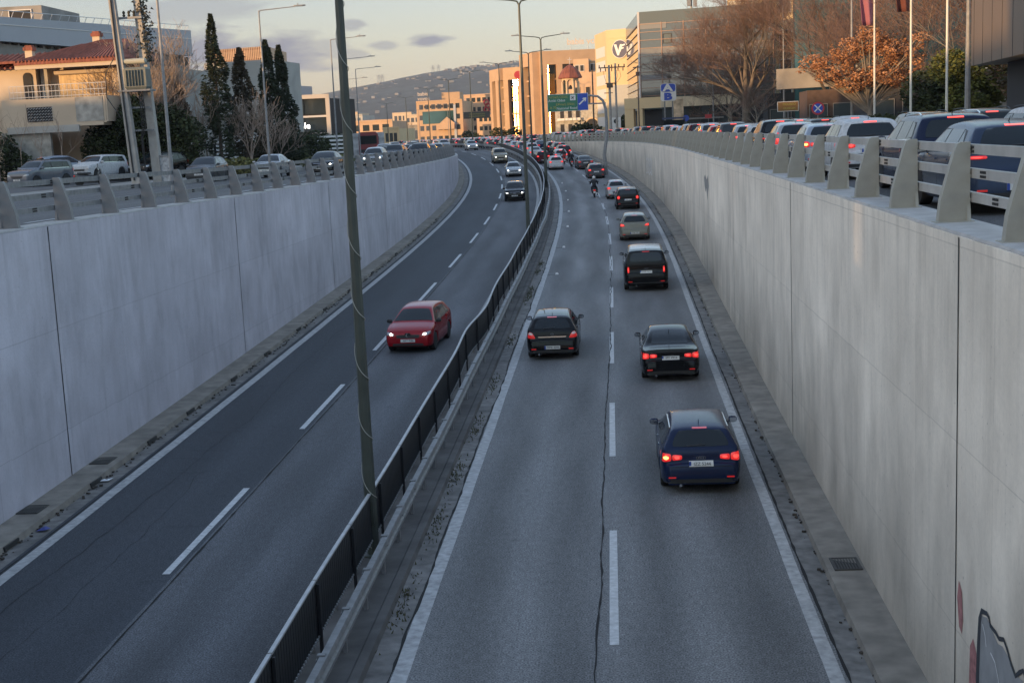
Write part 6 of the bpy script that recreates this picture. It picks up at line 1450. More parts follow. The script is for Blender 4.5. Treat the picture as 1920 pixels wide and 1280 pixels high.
def clump_tree(loc, label, seed, clumps, leaf, n, m, name='leafy_tree', trunk=True, th=2.0, r0=.18, mt=BARKD, cat='tree', nbr=10, gap=0.0):
    """clumps: (x, y, z, rx, rz) in tree coordinates"""
    rnd = random.Random(seed); t = thing(name, label, cat, loc)
    if trunk:
        mb = MB(); mb.tube([(0, 0, 0), (.1, 0, th*.6), (0, .1, th)], [r0*1.2, r0, r0*.8], 8)
        for k in range(nbr):
            c = clumps[k % len(clumps)]; e = Vector((c[0]+rnd.gauss(0, c[3]*.4), c[1]+rnd.gauss(0, c[3]*.4), c[2]+rnd.gauss(0, c[4]*.4))); s = Vector((0, 0, th*rnd.uniform(.6, 1))); mb.tube([s, s.lerp(e, .5)+Vector((0, 0, .2)), e], [r0*.45, r0*.25, .02], 5)
        mb.build('trunk', mt, t, smooth=True, angle=60)
    mb = MB(); W = [c[3]*c[3]*c[4] for c in clumps]
    def fn():
        c = rnd.choices(clumps, W)[0]
        while True:
            v = Vector((rnd.uniform(-1, 1), rnd.uniform(-1, 1), rnd.uniform(-1, 1)))
            L = v.length
            if .35 < L < 1 and noise.noise(Vector((v.x*2+c[0], v.y*2+c[1], v.z*2+seed))) > -.28+gap+.25*(L-.6): return Vector((c[0]+v.x*c[3], c[1]+v.y*c[3], c[2]+v.z*c[4]))
    leaf_cloud(mb, fn, n, leaf, rnd, .6); mb.build('crown' if trunk else 'foliage', m, t, recalc=False); return t
# left side
cypress((-30.4, 100, -.4), 10.9, 1.35, 'tall thin ragged cypress, the left and tallest of the cypresses', 3)
cypress((-30.0, 105, -.4), 8.9, 1.45, 'shorter brownish cypress between the tall thin one and the dark pair', 4, m=leaf_mat('foliage_cypress_brown', (.04, .035, .022), (.09, .07, .04)), n=4200)
cypress((-29.35, 110, -.4), 9.7, 1.45, 'dense dark green cypress, left one of the touching pair', 5, n=6500)
cypress((-28.85, 112, -.4), 9.4, 1.25, 'dense dark green cypress, right one of the touching pair', 6, n=5500)
cypress((-33.4, 101, -.4), 6.6, 1.2, 'ragged dry cypress behind the pale bare saplings', 7, m=LBR, n=2600)
clump_tree((-34.6, 97.3, -.3), 'broad dark green bush behind the utility cabinet', 11, [(-3.3, 0, 2.2, 1.5, 1.7), (-2.2, .5, 3.5, 1.6, 1.7), (-.4, 0, 3.9, 1.7, 1.8), (1.4, .3, 3.4, 1.6, 1.7), (2.8, 0, 2.5, 1.3, 1.6), (-2, 0, 1.0, 2.2, 1.1), (1.5, 0, 1.0, 2.2, 1.1)], .12, 21000, LDK, name='large_bush', trunk=False, cat='bush')
clump_tree((-43.6, 93.5, -.3), 'dark green bush at the left edge of the picture', 13, [(0, 0, 1.9, 1.4, 1.8), (1.3, 0, 1.2, 1.0, 1.2), (-1.5, 0, 2.2, 1.3, 2)], .12, 5200, LDK, name='large_bush', trunk=False, cat='bush')
for k, (x, y, z, n_) in enumerate([(-35.5, 132, 2.6, 5200), (-37.5, 150, 2.9, 5200), (-38.8, 165, 3.0, 4800), (-39.5, 180, 2.8, 4200)]):
    clump_tree((x, y, -.4), 'dark evergreen shrub behind the left pavement, %s from the cypress pair' % ORD[k], 20+k, [(0, 0, z*.6, 2.0, z*.55), (2.0, .5, z*.5, 1.6, z*.5), (-1.8, .3, z*.55, 1.6, z*.5)], .16, n_, LDK, name='evergreen_shrub', trunk=False, cat='bush')
clump_tree((-28.8, 98, -.4), 'low yellowish green weeds at the foot of the cypresses', 31, [(0, 0, .6, 1.4, .7), (1.2, 1, .5, 1.0, .6), (-1.4, 1, .6, 1.2, .6)], .10, 3000, LGR, name='weed_patch', trunk=False, cat='bush')
clump_tree((-27.6, 118, -.4), 'low green weeds beside the lamp post on the left pavement', 32, [(0, 0, .4, 1.8, .6), (0, 5, .4, 1.8, .6), (-1, 10, .4, 1.8, .6)], .11, 2600, LGR, name='weed_patch', trunk=False, cat='bush')
for k, (x, y, h, sp, sd, r0) in enumerate([(-35.1, 100, 8.4, .75, 1, .12), (-33.7, 99.6, 7.2, .6, 2, .10), (-36.0, 99.2, 6.0, .5, 3, .09), (-32.6, 99.4, 6.4, .5, 4, .08), (-28.6, 101, 7.6, .5, 5, .10), (-27.8, 103, 6.4, .5, 6, .09), (-28.2, 107, 4.6, .8, 7, .09), (-31.6, 100.5, 7.4, .55, 8, .09)]):
    bare_tree((x, y, -.4), h, sp, 'pale leafless sapling among the cypresses, %s of eight' % ORD[k], 40+sd, r0=r0, trunk_h=.18, limbs=4, depth=3, m_t=TWIGP, m_c=TWIGP, name='bare_sapling', up=.8, group='pale saplings on the left', tw=2.0)
for k, (x, y, h) in enumerate([(-41.9, 93, 4.9), (-40.3, 92.5, 4.2), (-39.3, 93.5, 4.4), (-43, 92, 5.0)]):
    bare_tree((x, y, -.3), h, .25, 'thin leafless shoot in front of the stone house, %s of four' % ORD[k], 60+k, r0=.04, trunk_h=.5, limbs=2, depth=2, m_t=TWIGP, m_c=TWIGP, name='bare_sapling', up=1.2, group='thin shoots before the stone house', tw=1.3)
bare_tree((-35.8, 99.5, -.4), 10.5, .7, 'large pale leafless tree spreading over the grey wing of the house', 77, r0=.14, trunk_h=.2, limbs=7, depth=5, m_t=TWIGP, m_c=TWIGP, tw=1.6, up=.5)
# right side
bare_tree(tuple(road(158, 18, z=-.1)), 15, .9, 'huge leafless plane tree with thick dark trunk in front of the glass office', 101, r0=.52, trunk_h=.36, limbs=8, depth=6, up=.14, tw=1.0, m_t=mat('bark_plane', (.13, .105, .085), .9, var=.45, scale=1.6, detail=6), m_c=TWIG, name='plane_tree')
bare_tree(tuple(road(131, 21, z=-.1)), 15, 1.0, 'leafless plane tree behind the brown direction sign', 102, r0=.36, trunk_h=.3, limbs=8, depth=5, up=.2, tw=1.2, m_t=BARKD, name='plane_tree')
bare_tree(tuple(road(120, 24, z=-.1)), 15, 1.0, 'leafless plane tree rising behind the rust-leaved tree', 103, r0=.36, trunk_h=.25, limbs=8, depth=5, up=.25, tw=1.2, m_t=BARKD, name='plane_tree')
bare_tree(tuple(road(176, 20, z=-.1)), 12, 1.1, 'leafless drooping tree left of the huge plane tree', 104, r0=.3, trunk_h=.3, limbs=8, depth=5, up=-.05, tw=2.2, name='plane_tree')
bare_tree(tuple(road(148, 17.2, z=-.1)), 5, .8, 'small leafless street tree beside the thick plane trunk', 106, r0=.11, trunk_h=.4, limbs=5, depth=4, tw=1.6, m_t=BARK, name='street_tree')
bare_tree(tuple(road(95, 25, z=-.1)), 13, .9, 'leafless tree behind the lettered brown banner', 107, r0=.25, trunk_h=.25, limbs=6, depth=5, tw=1.5, up=.4, name='street_tree')
clump_tree(tuple(road(107, 19.0, z=-.1)), 'rust-orange leaved tree glowing in the low sun', 110, [(-2.6, 0, 5.1, 1.6, 1.0), (-3.9, .2, 5.7, 1.0, .55), (-1.4, .3, 6.3, 1.4, 1.0), (.2, 0, 6.9, 1.3, 1.0), (1.5, 0, 6.2, 1.5, 1.3), (2.8, .4, 5.7, 1.4, 1.1), (3.7, 0, 7.0, .8, .5), (-1.2, 0, 4.3, 1.6, .9), (.9, .3, 4.4, 1.9, 1.0), (2.6, 0, 4.3, 1.0, .8), (-.3, 0, 7.7, .7, .5), (-4.7, 0, 5.2, .5, .3), (3.4, .3, 3.7, .6, .6)], .085, 17000, LOR, th=3.0, r0=.2, mt=BARK, nbr=60, gap=.22)
clump_tree(tuple(road(92, 20.5, z=-.1)), 'dark olive leafy bush left of the middle flagpole', 111, [(-1.2, 0, 3.0, 1.3, 1.3), (.3, 0, 3.6, 1.3, 1.2), (0, 0, 1.8, 1.8, 1.4)], .12, 7000, LDK, name='leafy_bush', th=1.2)
clump_tree(tuple(road(86, 20.5, z=-.1)), 'yellowish green leafy bush catching the sun between two flagpoles', 112, [(-1.0, 0, 4.2, 1.2, 1.1), (.6, 0, 3.9, 1.2, 1.1), (1.9, 0, 3.2, 1.2, 1.1), (.4, 0, 2.4, 1.7, 1.3)], .12, 8000, LYG, name='leafy_bush', th=1.2)
cypress(tuple(road(82, 22.5, z=-.1)), 15, 1.6, 'tall dark brownish conifer beside the pale banner', 113, m=LBR, n=7500)
cypress(tuple(road(77, 22.0, z=-.1)), 14, 1.5, 'tall dark conifer touching the brown fascia', 114, m=leaf_mat('foliage_conifer', (.04, .035, .018), (.11, .085, .04)), n=7500)
clump_tree(tuple(road(75, 21.5, z=-.1)), 'dry brown hedge under the brown fascia', 115, [(0, 0, 2.2, 1.6, 1.9), (2.2, 0, 2.2, 1.5, 1.8), (4.2, 0, 2.0, 1.5, 1.7)], .13, 7000, LBR, name='hedge', th=1)
for k, (s, o) in enumerate([(124, 17.5), (114, 17.5), (104, 17.2), (96, 17.2)]):
    clump_tree(tuple(road(s, o, z=-.1)), 'low dark hedge behind the right pavement, %s from the brown sign' % ORD[k], 120+k, [(-2, 0, .9, 1.6, .9), (0, 0, .9, 1.6, .9), (2, 0, .9, 1.6, 1.0)], .12, 3200, LDK, name='hedge', trunk=False, cat='hedge')
clump_tree(tuple(road(186, 18, z=-.1)), 'small dark reddish conifer in front of the pale portico', 130, [(0, 0, 2.0, 1.1, 1.6), (0, 0, 3.6, .8, 1.4), (0, 0, 5.0, .5, 1.0)], .16, 3200, LBR, th=2)
clump_tree((-5.2, 228, -.2), 'rounded conical green tree under the grey base panel', 131, [(0, 0, 1.4, 1.1, 1.3), (0, 0, 2.8, .8, 1.2)], .16, 2600, LDK, th=1)
for k, (x, y) in enumerate([(-35, 318), (-31.5, 322), (-12.5, 240), (-50.5, 388)]):
    clump_tree((x, y, -.3), 'far dark bush beside the road, %s of four' % ORD[k], 140+k, [(0, 0, 1.8, 1.8, 1.7), (2, 0, 1.5, 1.5, 1.4)], .25, 1100, LDK, name='far_bush', th=.8, cat='bush')
for k in range(9):
    bare_tree((-96+k*4.6, 560+(k % 3)*12, -.4), 9+k % 3, .9, 'far leafless tree under the hill, %s from the left' % ORD[k], 200+k, r0=.25, limbs=5, depth=3, tw=7, m_t=TWIG, name='far_tree', group='far trees under the hill')
# ================================================================ QUEUES OF CARS ON EVERY CARRIAGEWAY
A_ = {}
def arch(k, *a, **kw):
    root, *_ = make_car(*a, **kw); A_[k] = root; reg_kids(root); return root
COLN = dict(steel='steel grey', blue='dark blue', black='black', red='red', white='white', silver='silver', grey='dark grey', beige='grey-green', slate='slate blue', paleblue='pale blue', darkred='dark red', gold='champagne', navy='navy')
TYPN = dict(hatch='hatchback', suv='suv', sedan='saloon', boxy='tall boxy car', mini='small car')
# near cars on the right upper street (own meshes: they show large)
q1, *_ = make_car('hatchback', 'dark slate-blue hatchback with chrome window line, nearest car behind the right barrier', 'car', 'hatch', 4.46, 1.80, 1.47, 'slate', tail='slit', lit=('tail', 'brake'), plate=('IBY 7740', 'low'), wheel_r=.345); put(q1, 25.6, 6.62, zf=sR)
q2, *_ = make_car('large_suv', 'dark suv with roof rails and wide red lamps, second car behind the right barrier', 'car', 'suv', 4.5, 1.84, 1.60, 'navy', tail='slit', lit=('tail', 'brake'), plate=('ZHT 5102', 'low'), rails='chrome', wheel_r=.37); put(q2, 32.0, 7.1, zf=sR)
q3, *_ = make_car('minivan', 'white rounded minivan, third car behind the right barrier', 'car', 'suv', 4.2, 1.80, 1.54, 'white', tail='wrap', lit=('tail', 'brake'), plate=('IEA 8115', 'gate')); put(q3, 40.2, 6.85, zf=sR)
q4, *_ = make_car('hatchback', 'pale blue-grey hatchback with orange-red lamps, fourth car behind the right barrier', 'car', 'hatch', 4.2, 1.76, 1.46, 'paleblue', tail='wrap', lit=('tail', 'indicator'), plate=('YPX 2291', 'gate')); put(q4, 47.6, 6.9, zf=sR)
q5, *_ = make_car('hatchback', 'silver hatchback, fifth car behind the right barrier', 'car', 'hatch', 4.2, 1.76, 1.53, 'silver', tail='tall', lit=('tail',), plate=('NIA 4406', 'gate')); put(q5, 54.6, 6.8, zf=sR)
q6, *_ = make_car('convertible', 'white small car with a dark red soft roof, sixth car behind the right barrier', 'car', 'hatch', 3.7, 1.65, 1.48, 'white', tail='std', lit=('tail',), plate=('IOZ 3030', 'low'), roof='darkred'); put(q6, 68.5, 7.0, zf=sR)
# archetypes for the rest (detail 1), first user of each is placed directly
ARC = {'hatch': protos['hatch'], 'suv': protos['suv']}
ARC['sedan'] = make_car('saloon_car', 'silver-grey saloon parked-like in the left street queue, nearest of the moving cars', 'car', 'sedan', 4.5, 1.78, 1.44, 'silver', lit=('head', 'tail', 'brake'), tail='wrap', plate=('IKX 9917', 'low'), detail=1)[0]
put(ARC['sedan'], 92.5, -21.3, zf=sL, back=True)
ARC['boxy'] = make_car('tall_car', 'white tall boxy car on the right street near the bus shelter', 'car', 'boxy', 4.1, 1.75, 1.62, 'silver', lit=('head', 'tail', 'brake'), tail='tall', plate=('YMB 6003', 'low'), detail=1)[0]
put(ARC['boxy'], 98, 6.9, zf=sR)
for k in ARC.values(): reg_kids(k)
def car(typ, col, s, off, label, group, zf=None, back=False, dyaw=0, dz=0, sc=None):
    swap = {'paint_silver': PA[col]}
    if not back: swap['headlight_lit'] = HLG
    if back is True: swap['tail_light_lit'] = TL; swap['brake_light_lit'] = TL; swap['tail_lamp_core'] = TL
    if back == 'parked': swap['headlight_lit'] = HLG; swap['tail_light_lit'] = TL; swap['brake_light_lit'] = TL
    o = dup(ARC[typ], (0, 0, 0), 0, label, group, swap); put(o, s, off, zf=zf, back=bool(back), dyaw=dyaw, dz=dz)
    if sc: o.scale = sc
    return o
rnd = random.Random(77)
cols = ['white', 'grey', 'silver', 'black', 'white', 'slate', 'steel', 'grey', 'darkred', 'white', 'black', 'navy', 'red', 'silver']
typs = ['hatch', 'hatch', 'suv', 'sedan', 'boxy', 'hatch', 'suv']
# right upper street, lane beside the barrier, beyond the soft-top
s = 61.5; car('suv', 'black', s, 6.95, 'black suv between the silver hatchback and the red-roofed small car behind the right barrier', 'cars queuing behind the right barrier', zf=sR)
s = 76; k = 0
while s < 232 and k < 24:
    if abs(s-98) > 3.5:
        c, t_ = cols[(k*5+2) % len(cols)], typs[(k*3+1) % len(typs)]
        car(t_, c, s, 6.95+rnd.uniform(-.2, .2), '%s %s behind the right barrier, %s beyond the red-roofed car' % (COLN[c], TYPN[t_], ORD[k]), 'cars queuing behind the right barrier', zf=sR); k += 1
    s += rnd.uniform(6.0, 7.4)
# right upper street, second lane
s = 34.5; k = 0
while s < 236 and k < 29:
    c, t_ = (['white', 'grey', 'black', 'silver']+cols)[k % 16], ('suv' if k < 3 else typs[(k*2+1) % len(typs)])
    car(t_, c, s, 10.2+rnd.uniform(-.2, .2), '%s %s in the far lane, right street, %s from the camera' % (COLN[c], TYPN[t_], ORD[k]), 'cars in the far lane of the right street', zf=sR); k += 1
    s += rnd.uniform(6.2, 8.0)
# outbound jam in the sunken road, beyond the near cars
jam = [('hatch', 'white', 166.3, -2.1, 'white hatchback with lit lamps, last of the jam in the left outbound lane'), ('hatch', 'darkred', 178, -2.6, None), ('hatch', 'silver', 179.5, -.3, None), ('suv', 'darkred', 186, .9, None), ('sedan', 'white', 189, -2.3, None), ('suv', 'grey', 193.5, 1.4, None)]
s = 196; lane = [(-2.1, 196), (1.4, 200.5)]
for o, s0 in lane:
    s = s0
    while s < 470:
        jam.append((typs[rnd.randrange(7)], cols[rnd.randrange(14)], s, o+rnd.uniform(-.25, .25), None)); s += rnd.uniform(6.2, 7.6)+max(0, s-300)*.02
cnt = {'left': 0, 'right': 0}
for (t_, c, s, o, lb) in jam:
    side = 'left' if o < -.5 else 'right'; cnt[side] += 1; n_ = cnt[side]
    car(t_, c, s, o, lb or ('%s %s, %s in the %s lane of the outbound jam' % (COLN[c], TYPN[t_], ORD[n_-1] if n_ <= 30 else 'number %d' % n_, side)), 'cars in the outbound jam')
# a third and fourth far queue where the road is level
for li, o in enumerate((6.9, 10.2)):
    s = 245; k = 0
    while s < 460:
        c, t_ = cols[rnd.randrange(14)], typs[rnd.randrange(7)]
        car(t_, c, s, o-.6, '%s %s, %s in the %s queue beyond the right wall' % (COLN[c], TYPN[t_], ORD[k] if k < 30 else 'number %d' % (k+1), ('inner', 'outer')[li]), 'far cars past the end of the right wall', zf=sR); k += 1; s += rnd.uniform(6.3, 8)+max(0, s-300)*.03
# oncoming sunken road, far
for k, (s, o, t_, c) in enumerate([(285, -9.5, 'hatch', 'silver'), (312, -6.8, 'suv', 'grey'), (335, -9.8, 'hatch', 'white'), (368, -7.0, 'sedan', 'black'), (402, -9.6, 'suv', 'silver'), (440, -7, 'hatch', 'grey')]):
    car(t_, c, s, o, '%s %s coming on the far level road, %s in line' % (COLN[c], TYPN[t_], ORD[k]), 'far oncoming cars', back=True)
# left upper street, oncoming
u5, *_ = make_car('hatchback', 'dark grey hatchback with pale roof, left of the silver saloon on the left street', 'car', 'hatch', 4.1, 1.78, 1.50, 'grey', lit=(), plate=('ITH 4512', 'low'), detail=1); put(u5, 87.5, -24.2, zf=sL, back=True)
u7, *_ = make_car('hatchback', 'black saloon with two bright headlamps beside the nearest lamp mast, left street', 'car', 'sedan', 4.6, 1.82, 1.46, 'black', lit=('head',), plate=('KHY 7018', 'low'), detail=1, badge=badge_rings_front); put(u7, 91.5, -17.6, zf=sL, back=True)
LQ = [(114, -17.6, 'hatch', 'silver'), (129, -17.6, 'suv', 'grey'), (128, -15.3, 'suv', 'black'), (142, -15.4, 'sedan', 'navy'), (141, -18.2, 'sedan', 'silver'), (152, -20.8, 'hatch', 'grey'), (154, -17.4, 'sedan', 'white'), (163, -15.3, 'hatch', 'silver'), (167, -18.4, 'hatch', 'black'), (172, -21.5, 'suv', 'white'), (182, -16.3, 'sedan', 'grey'), (186, -19.6, 'hatch', 'silver'), (199, -17.4, 'suv', 'black'), (205, -20.8, 'hatch', 'white'), (218, -16.2, 'hatch', 'navy'), (223, -19.4, 'sedan', 'silver'), (240, -17, 'suv', 'silver'), (246, -20.2, 'hatch', 'grey'), (262, -16.4, 'sedan', 'white'), (280, -18.8, 'hatch', 'black'), (300, -16.2, 'suv', 'silver'), (322, -18.5, 'hatch', 'white'), (350, -16.8, 'sedan', 'grey')]
for k, (s, o, t_, c) in enumerate(LQ):
    car(t_, c, s, o, '%s %s approaching on the left upper street, %s from the camera' % (COLN[c], TYPN[t_], ORD[k+1]), 'cars approaching on the left upper street', zf=sL, back=True)
# red bus on the left street
t = thing('bus', 'red single-decker bus seen from behind beside the lamp posts on the left street', 'bus'); put(t, 186, -23.4, zf=sL)
RB = mat('bus_red', (.22, .03, .035), .4, coat=.5)
mb = MB(); mb.loft([[Vector((x*w_, y, z)) for x, z in ((-1.22, .35), (1.22, .35), (1.27, 1.2), (1.2, 2.9), (.95, 3.15), (-.95, 3.15), (-1.2, 2.9), (-1.27, 1.2))] for y, w_ in ((-5, .95), (-4.8, 1), (4.8, 1), (5, .93))]); mb.build('body', RB, t, smooth=True, angle=30)
MB().box((0, -5.02, 2.2), (2.0, .08, 1.0)).build('rear_window', GL, t); MB().box((0, -5.02, .9), (2.2, .06, .35)).build('bumper', TRIM, t)
for sx in (-1, 1):
    MB().box((sx*1.02, -5.02, 1.3), (.16, .06, .35)).build('tail_light', TL, t); MB().box((sx*1.24, 0, 2.15), (.06, 9, .9)).build('side_window', GL, t)
    for y in (-3.2, 3.2): o = MB().lathe([(.2, -.14), (.48, -.14), (.48, .14), (.2, .14)], 20, (0, 0, 0), 'X').build('wheel', TYRE, t, smooth=True); o.location = (sx*1.08, y, .48)
# parked cars on the left
def park(o, x, y, z, yaw): o.location = (x, y, z); o.rotation_euler = (0, 0, R(yaw))
u1, *_ = make_car('compact_suv', 'grey-blue compact off-roader with seven-slot grille parked beside the left street', 'car', 'boxy', 4.25, 1.82, 1.66, 'steel', lit=(), plate=('IZK 2470', 'low'), wheel_r=.36, rails=True); park(u1, -38.0, 87.0, -.35, 161)
u3, *_ = make_car('compact_suv', 'white compact off-roader with dark grille parked left of the twin utility poles', 'car', 'boxy', 4.1, 1.78, 1.55, 'white', lit=(), plate=('IKM 9902', 'low'), wheel_r=.35); park(u3, -36.3, 92.3, -.1, 163)
o = dup(ARC['hatch'], (0, 0, 0), 0, 'pale blue-white rounded car parked behind the grey-blue off-roader', 'cars parked on the left', {'paint_silver': PA['paleblue'], 'headlight_lit': HLG, 'tail_light_lit': TL, 'tail_lamp_core': TL, 'brake_light_lit': TL}); park(o, -39.4, 93.6, .05, -35)
o = dup(ARC['suv'], (0, 0, 0), 0, 'dark car half hidden behind the utility cabinet', 'cars parked on the left', {'paint_silver': PA['black'], 'headlight_lit': HLG, 'tail_light_lit': TL, 'tail_lamp_core': TL, 'brake_light_lit': TL}); park(o, -33.0, 94.3, -.2, 160)
for (x, y, yaw, c, lb) in ((-44.5, 90, 150, 'black', 'black car cut by the left edge of the picture'),):
    o = dup(ARC['hatch'], (0, 0, 0), 0, lb, 'cars parked on the left', {'paint_silver': PA[c], 'headlight_lit': HLG, 'tail_light_lit': TL, 'tail_lamp_core': TL, 'brake_light_lit': TL}); park(o, x, y, 0, yaw)
# driver's hand-wheel and blurred details are left to the glass reflections
# ---- two-wheelers and riders
def skin_obj(name, m, verts, edges, radii, parent, root_i=0, sub=2):
    me = bpy.data.meshes.new(name); me.from_pydata(verts, edges, []); o = bpy.data.objects.new(name, me); C.objects.link(o)
    sk = o.modifiers.new('skin', 'SKIN'); sv = me.skin_vertices[0].data if me.skin_vertices else None
    for i, r_ in enumerate(radii): me.skin_vertices[0].data[i].radius = (r_ if isinstance(r_, tuple) else (r_, r_))
    me.skin_vertices[0].data[root_i].use_root = True; sb = o.modifiers.new('sub', 'SUBSURF'); sb.levels = sub; sb.render_levels = sub
    dg = bpy.context.evaluated_depsgraph_get(); nm = bpy.data.meshes.new_from_object(o.evaluated_get(dg)); o.modifiers.clear(); o.data = nm; nm.materials.clear(); nm.materials.append(m)
    for p in nm.polygons: p.use_smooth = True
    bpy.data.meshes.remove(me); o.parent = parent; return o
JK = mat('jacket_black', (.012, .013, .018), .8, var=.2, scale=6); JN = mat('trousers_dark', (.014, .016, .026), .85, var=.2, scale=5); SKN = mat('skin', (.42, .26, .19), .6); HW = mat('helmet_white', (.62, .62, .62), .25, coat=.6); HB = mat('helmet_black', (.02, .02, .022), .25, coat=.6); SHW = mat('shoe_white', (.5, .5, .5), .7); SCB = mat('scooter_black', (.02, .02, .022), .35, coat=.5)
def scooter(label, s, off, zf=None, col=None, lean=0, top_case=False, name='scooter'):
    t = thing(name, label, 'scooter'); put(t, s, off, zf=zf); cm = col or SCB
    mb = MB(); mb.loft([[Vector((x*w_, y, z0+z*h_)) for x, z in ((-1, 0), (1, 0), (.9, .7), (.4, 1), (-.4, 1), (-.9, .7))] for y, w_, z0, h_ in ((-.86, .06, .62, .14), (-.70, .16, .42, .32), (-.3, .18, .36, .36), (.0, .16, .34, .32), (.12, .14, .28, .12), (.42, .15, .26, .08), (.50, .17, .3, .45), (.60, .12, .45, .5), (.66, .05, .8, .2))]); mb.build('body', cm, t, smooth=True, angle=50)
    mb = MB(); mb.loft([[Vector((x*w_, y, z)) for x, z in ((-1, .70), (1, .70), (1, .77), (.6, .81), (-.6, .81), (-1, .77))] for y, w_ in ((-.72, .10), (-.55, .15), (-.1, .14), (.10, .09))]); mb.build('seat', TRIM, t, smooth=True)
    for y in (-.62, .72):
        w0 = MB().lathe([(.13, -.05), (.24, -.06), (.27, 0), (.24, .06), (.13, .05)], 22, (0, 0, 0), 'X').build('wheel', TYRE, t, smooth=True); w0.location = (0, y, .27); MB().lathe([(.02, -.03), (.14, -.03), (.14, .03), (.02, .03)], 14, (0, 0, 0), 'X').build('rim', RIM, w0)
    mb = MB(); mb.tube([(0, .72, .3), (0, .60, .85), (0, .50, 1.02)], .03, 6); mb.tube([(-.34, .42, 1.06), (-.12, .5, 1.03), (.12, .5, 1.03), (.34, .42, 1.06)], .016, 6); mb.build('handlebar', CHR, t)
    for sx in (-1, 1): mb = MB(); mb.tube([(sx*.2, .5, 1.04), (sx*.34, .52, 1.22)], .008, 4); mb.box((sx*.36, .52, 1.25), (.13, .02, .08)); mb.build('mirror', TRIM, t)
    MB().box((0, -.90, .62), (.18, .04, .08)).build('tail_light', TL_ON, t); pl = MB().box((0, -.93, .46), (.19, .02, .17)).build('licence_plate', PLATE, t); MB().box((0, -.86, .5), (.12, .1, .25)).build('mudguard', TRIM, t)
    MB().box((0, .70, .92), (.16, .05, .1)).build('headlight', HLG, t); MB().tube([(.18, -.2, .28), (.2, -.8, .36)], [.03, .05], 8).build('exhaust', CHR, t)
    if top_case: mb = MB(); mb.loft([[Vector((x*w_, y, z)) for x, z in ((-.21, .84), (.21, .84), (.23, 1.0), (.15, 1.16), (-.15, 1.16), (-.23, 1.0))] for y, w_ in ((-1.1, .8), (-1.02, 1), (-.75, 1), (-.68, .85))]); mb.build('top_case', cm, t, smooth=True, angle=40)
    return t
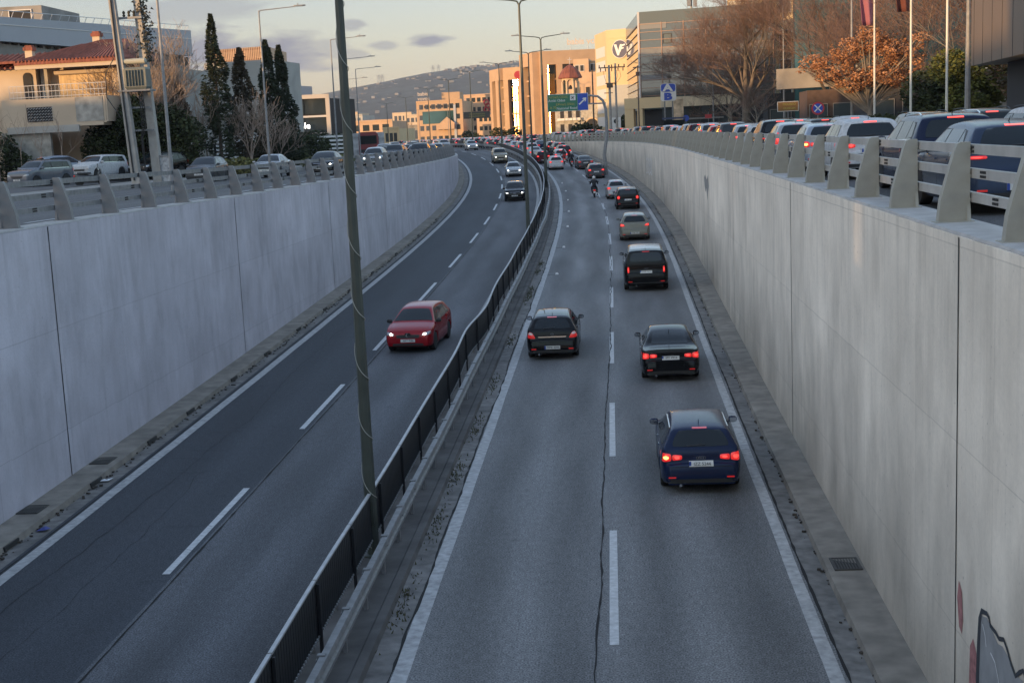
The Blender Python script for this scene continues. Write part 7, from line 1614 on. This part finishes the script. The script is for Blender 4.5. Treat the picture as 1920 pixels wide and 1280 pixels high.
def rider(label, sc, helmet, foot_down=False, broad=1.0):
    """seated, seen from behind, hands on the grips, feet on the floorboard (or the right one on the ground)"""
    t = thing('person', label, 'person'); t.location = sc.location; t.rotation_euler = sc.rotation_euler
    b = broad; V_ = [(0, -.28, .86), (0, -.27, 1.0), (0, -.22, 1.18), (0, -.16, 1.36), (0, -.13, 1.45),       # pelvis..neck
        (-.19*b, -.15, 1.36), (-.27*b, -.02, 1.16), (-.30*b, .20, 1.08), (-.32, .38, 1.09),                      # left arm
        (.19*b, -.15, 1.36), (.27*b, -.02, 1.16), (.30*b, .20, 1.08), (.32, .38, 1.09),
        (-.12, -.22, .84), (-.20, .16, .82), (-.17, .24, .42), (-.15, .20, .36),                                  # left leg
        (.12, -.22, .84), (.22, .14, .80), (.25 if foot_down else .17, .10 if foot_down else .24, .40 if foot_down else .42), (.30 if foot_down else .15, .02 if foot_down else .20, .12 if foot_down else .36), (0, -.11, 1.56)]
    E_ = [(0, 1), (1, 2), (2, 3), (3, 4), (3, 5), (5, 6), (6, 7), (7, 8), (3, 9), (9, 10), (10, 11), (11, 12), (0, 13), (13, 14), (14, 15), (15, 16), (0, 17), (17, 18), (18, 19), (19, 20), (4, 21)]
    Rr = [(.17*b, .13), (.155*b, .12), (.17*b, .13), (.15*b, .11), .065, .085, .065, .05, .035, .085, .065, .05, .035, .10, .085, .06, .045, .10, .085, .06, .045, .06]
    body = skin_obj('body', JK, V_, E_, Rr, t)
    body.data.materials.append(JN); body.data.materials.append(SKN)
    for p in body.data.polygons:
        c = p.center
        if c.z < .90: p.material_index = 1
        if c.z > 1.47: p.material_index = 2
    mb = MB()    # face and head inside the helmet
    rings = []
    for z, r_, y in ((1.48, .05, -.10), (1.53, .085, -.09), (1.60, .10, -.09), (1.68, .10, -.10), (1.73, .05, -.10)): rings.append([Vector((r_*.85*math.cos(a), y+r_*math.sin(a), z)) for a in [2*math.pi*k/12 for k in range(12)]])
    mb.loft(rings); mb.box((0, .02, 1.585), (.025, .04, .04)); mb.box((-.035, .0, 1.62), (.03, .012, .012), mi=1); mb.box((.035, .0, 1.62), (.03, .012, .012), mi=1); mb.box((0, .0, 1.545), (.05, .01, .01), mi=1); mb.build('head', [SKN, TRIM], t, smooth=True)
    rings = []
    for k in range(11):
        th_ = math.pi*k/10*.80; z = 1.625+.145*math.cos(th_); r_ = .135*math.sin(th_)+.002; rings.append([Vector((r_*.93*math.cos(a), -.10+r_*1.12*math.sin(a), z)) for a in [2*math.pi*q/18 for q in range(18)]])
    MB().loft(rings, cap=False).build('helmet', helmet, t, smooth=True, angle=180)
    for sx in (-1, 1):      # gloved hands: palm and five curled fingers round each grip
        mb = MB(); mb.loft([[Vector((sx*(.32+x), .37+y, 1.09+z)) for x, z in ((-.04, -.012), (.04, -.012), (.04, .022), (-.04, .022))] for y in (-.03, .045)])
        for f in range(4):
            x = sx*(.29+f*.02); mb.tube([(x, .42, 1.10), (x, .455, 1.095), (x, .46, 1.06), (x, .435, 1.045)], [.010, .010, .009, .008], 5)
        mb.tube([(sx*.285, .38, 1.08), (sx*.275, .42, 1.05), (sx*.285, .44, 1.045)], [.011, .01, .009], 5); mb.build('hand', JK, t, smooth=True)
        gx, gy, gz = ((.31, .03, .05) if (foot_down and sx > 0) else (sx*.15, .24, .33)); mb = MB()
        mb.loft([[Vector((gx+x*w_, gy+y, gz+z*h_)) for x, z in ((-.045, -.045), (.045, -.045), (.04, .03), (-.04, .03))] for y, w_, h_ in ((-.10, .8, 1), (-.02, 1, 1.1), (.08, 1, .7), (.16, .7, .45))]); mb.build('shoe', SHW if sx > 0 and foot_down else TRIM, t, smooth=True)
    return t
sc1 = scooter('black scooter ridden alone in the outbound road, nearest two-wheeler', 123.6, -.42); rider('rider in a black jacket and white helmet on the lone scooter, one pale shoe out', sc1, HW, True, 1.12)
sc2 = scooter('dark scooter right of the white hatchback at the tail of the jam', 168.5, -.05); rider('rider in dark clothes and pale helmet beside the white hatchback', sc2, HW, True)
sc3 = scooter('scooter with red top case weaving between jammed cars', 174.5, -.35, col=mat('scooter_red', (.35, .02, .02), .35, coat=.5), top_case=True); rider('rider in a black helmet on the scooter with red top case', sc3, HB)
sc4 = scooter('dark scooter ahead of the red-cased one in the jam', 178.5, -1.45, top_case=True); rider('broad rider in dark jacket and helmet farthest ahead in the jam', sc4, HB, False, 1.15)
# parked motorcycle on the left
pm = scooter('black scooter parked beside the grey-blue off-roader on the left', 88, -30.0, zf=sL, name='parked_scooter'); pm.location = (-34.3, 85.5, -.35); pm.rotation_euler = (0, 0, R(-70))
# ================================================================ HAZE over the far view
mb = MB(); mb.box((-400, 2700, 126), (9000, 6000, 268))
hz = mb.build('haze', bpy.data.materials.new('haze_air'), kind='stuff'); hm = hz.data.materials[0]; hm.use_nodes = True; n = hm.node_tree.nodes; n.clear()
out = n.new('ShaderNodeOutputMaterial'); pv = n.new('ShaderNodeVolumePrincipled'); pv.inputs['Color'].default_value = (.84, .84, .88, 1); pv.inputs['Density'].default_value = .00009; pv.inputs['Anisotropy'].default_value = .2
hm.node_tree.links.new(pv.outputs['Volume'], out.inputs['Volume'])
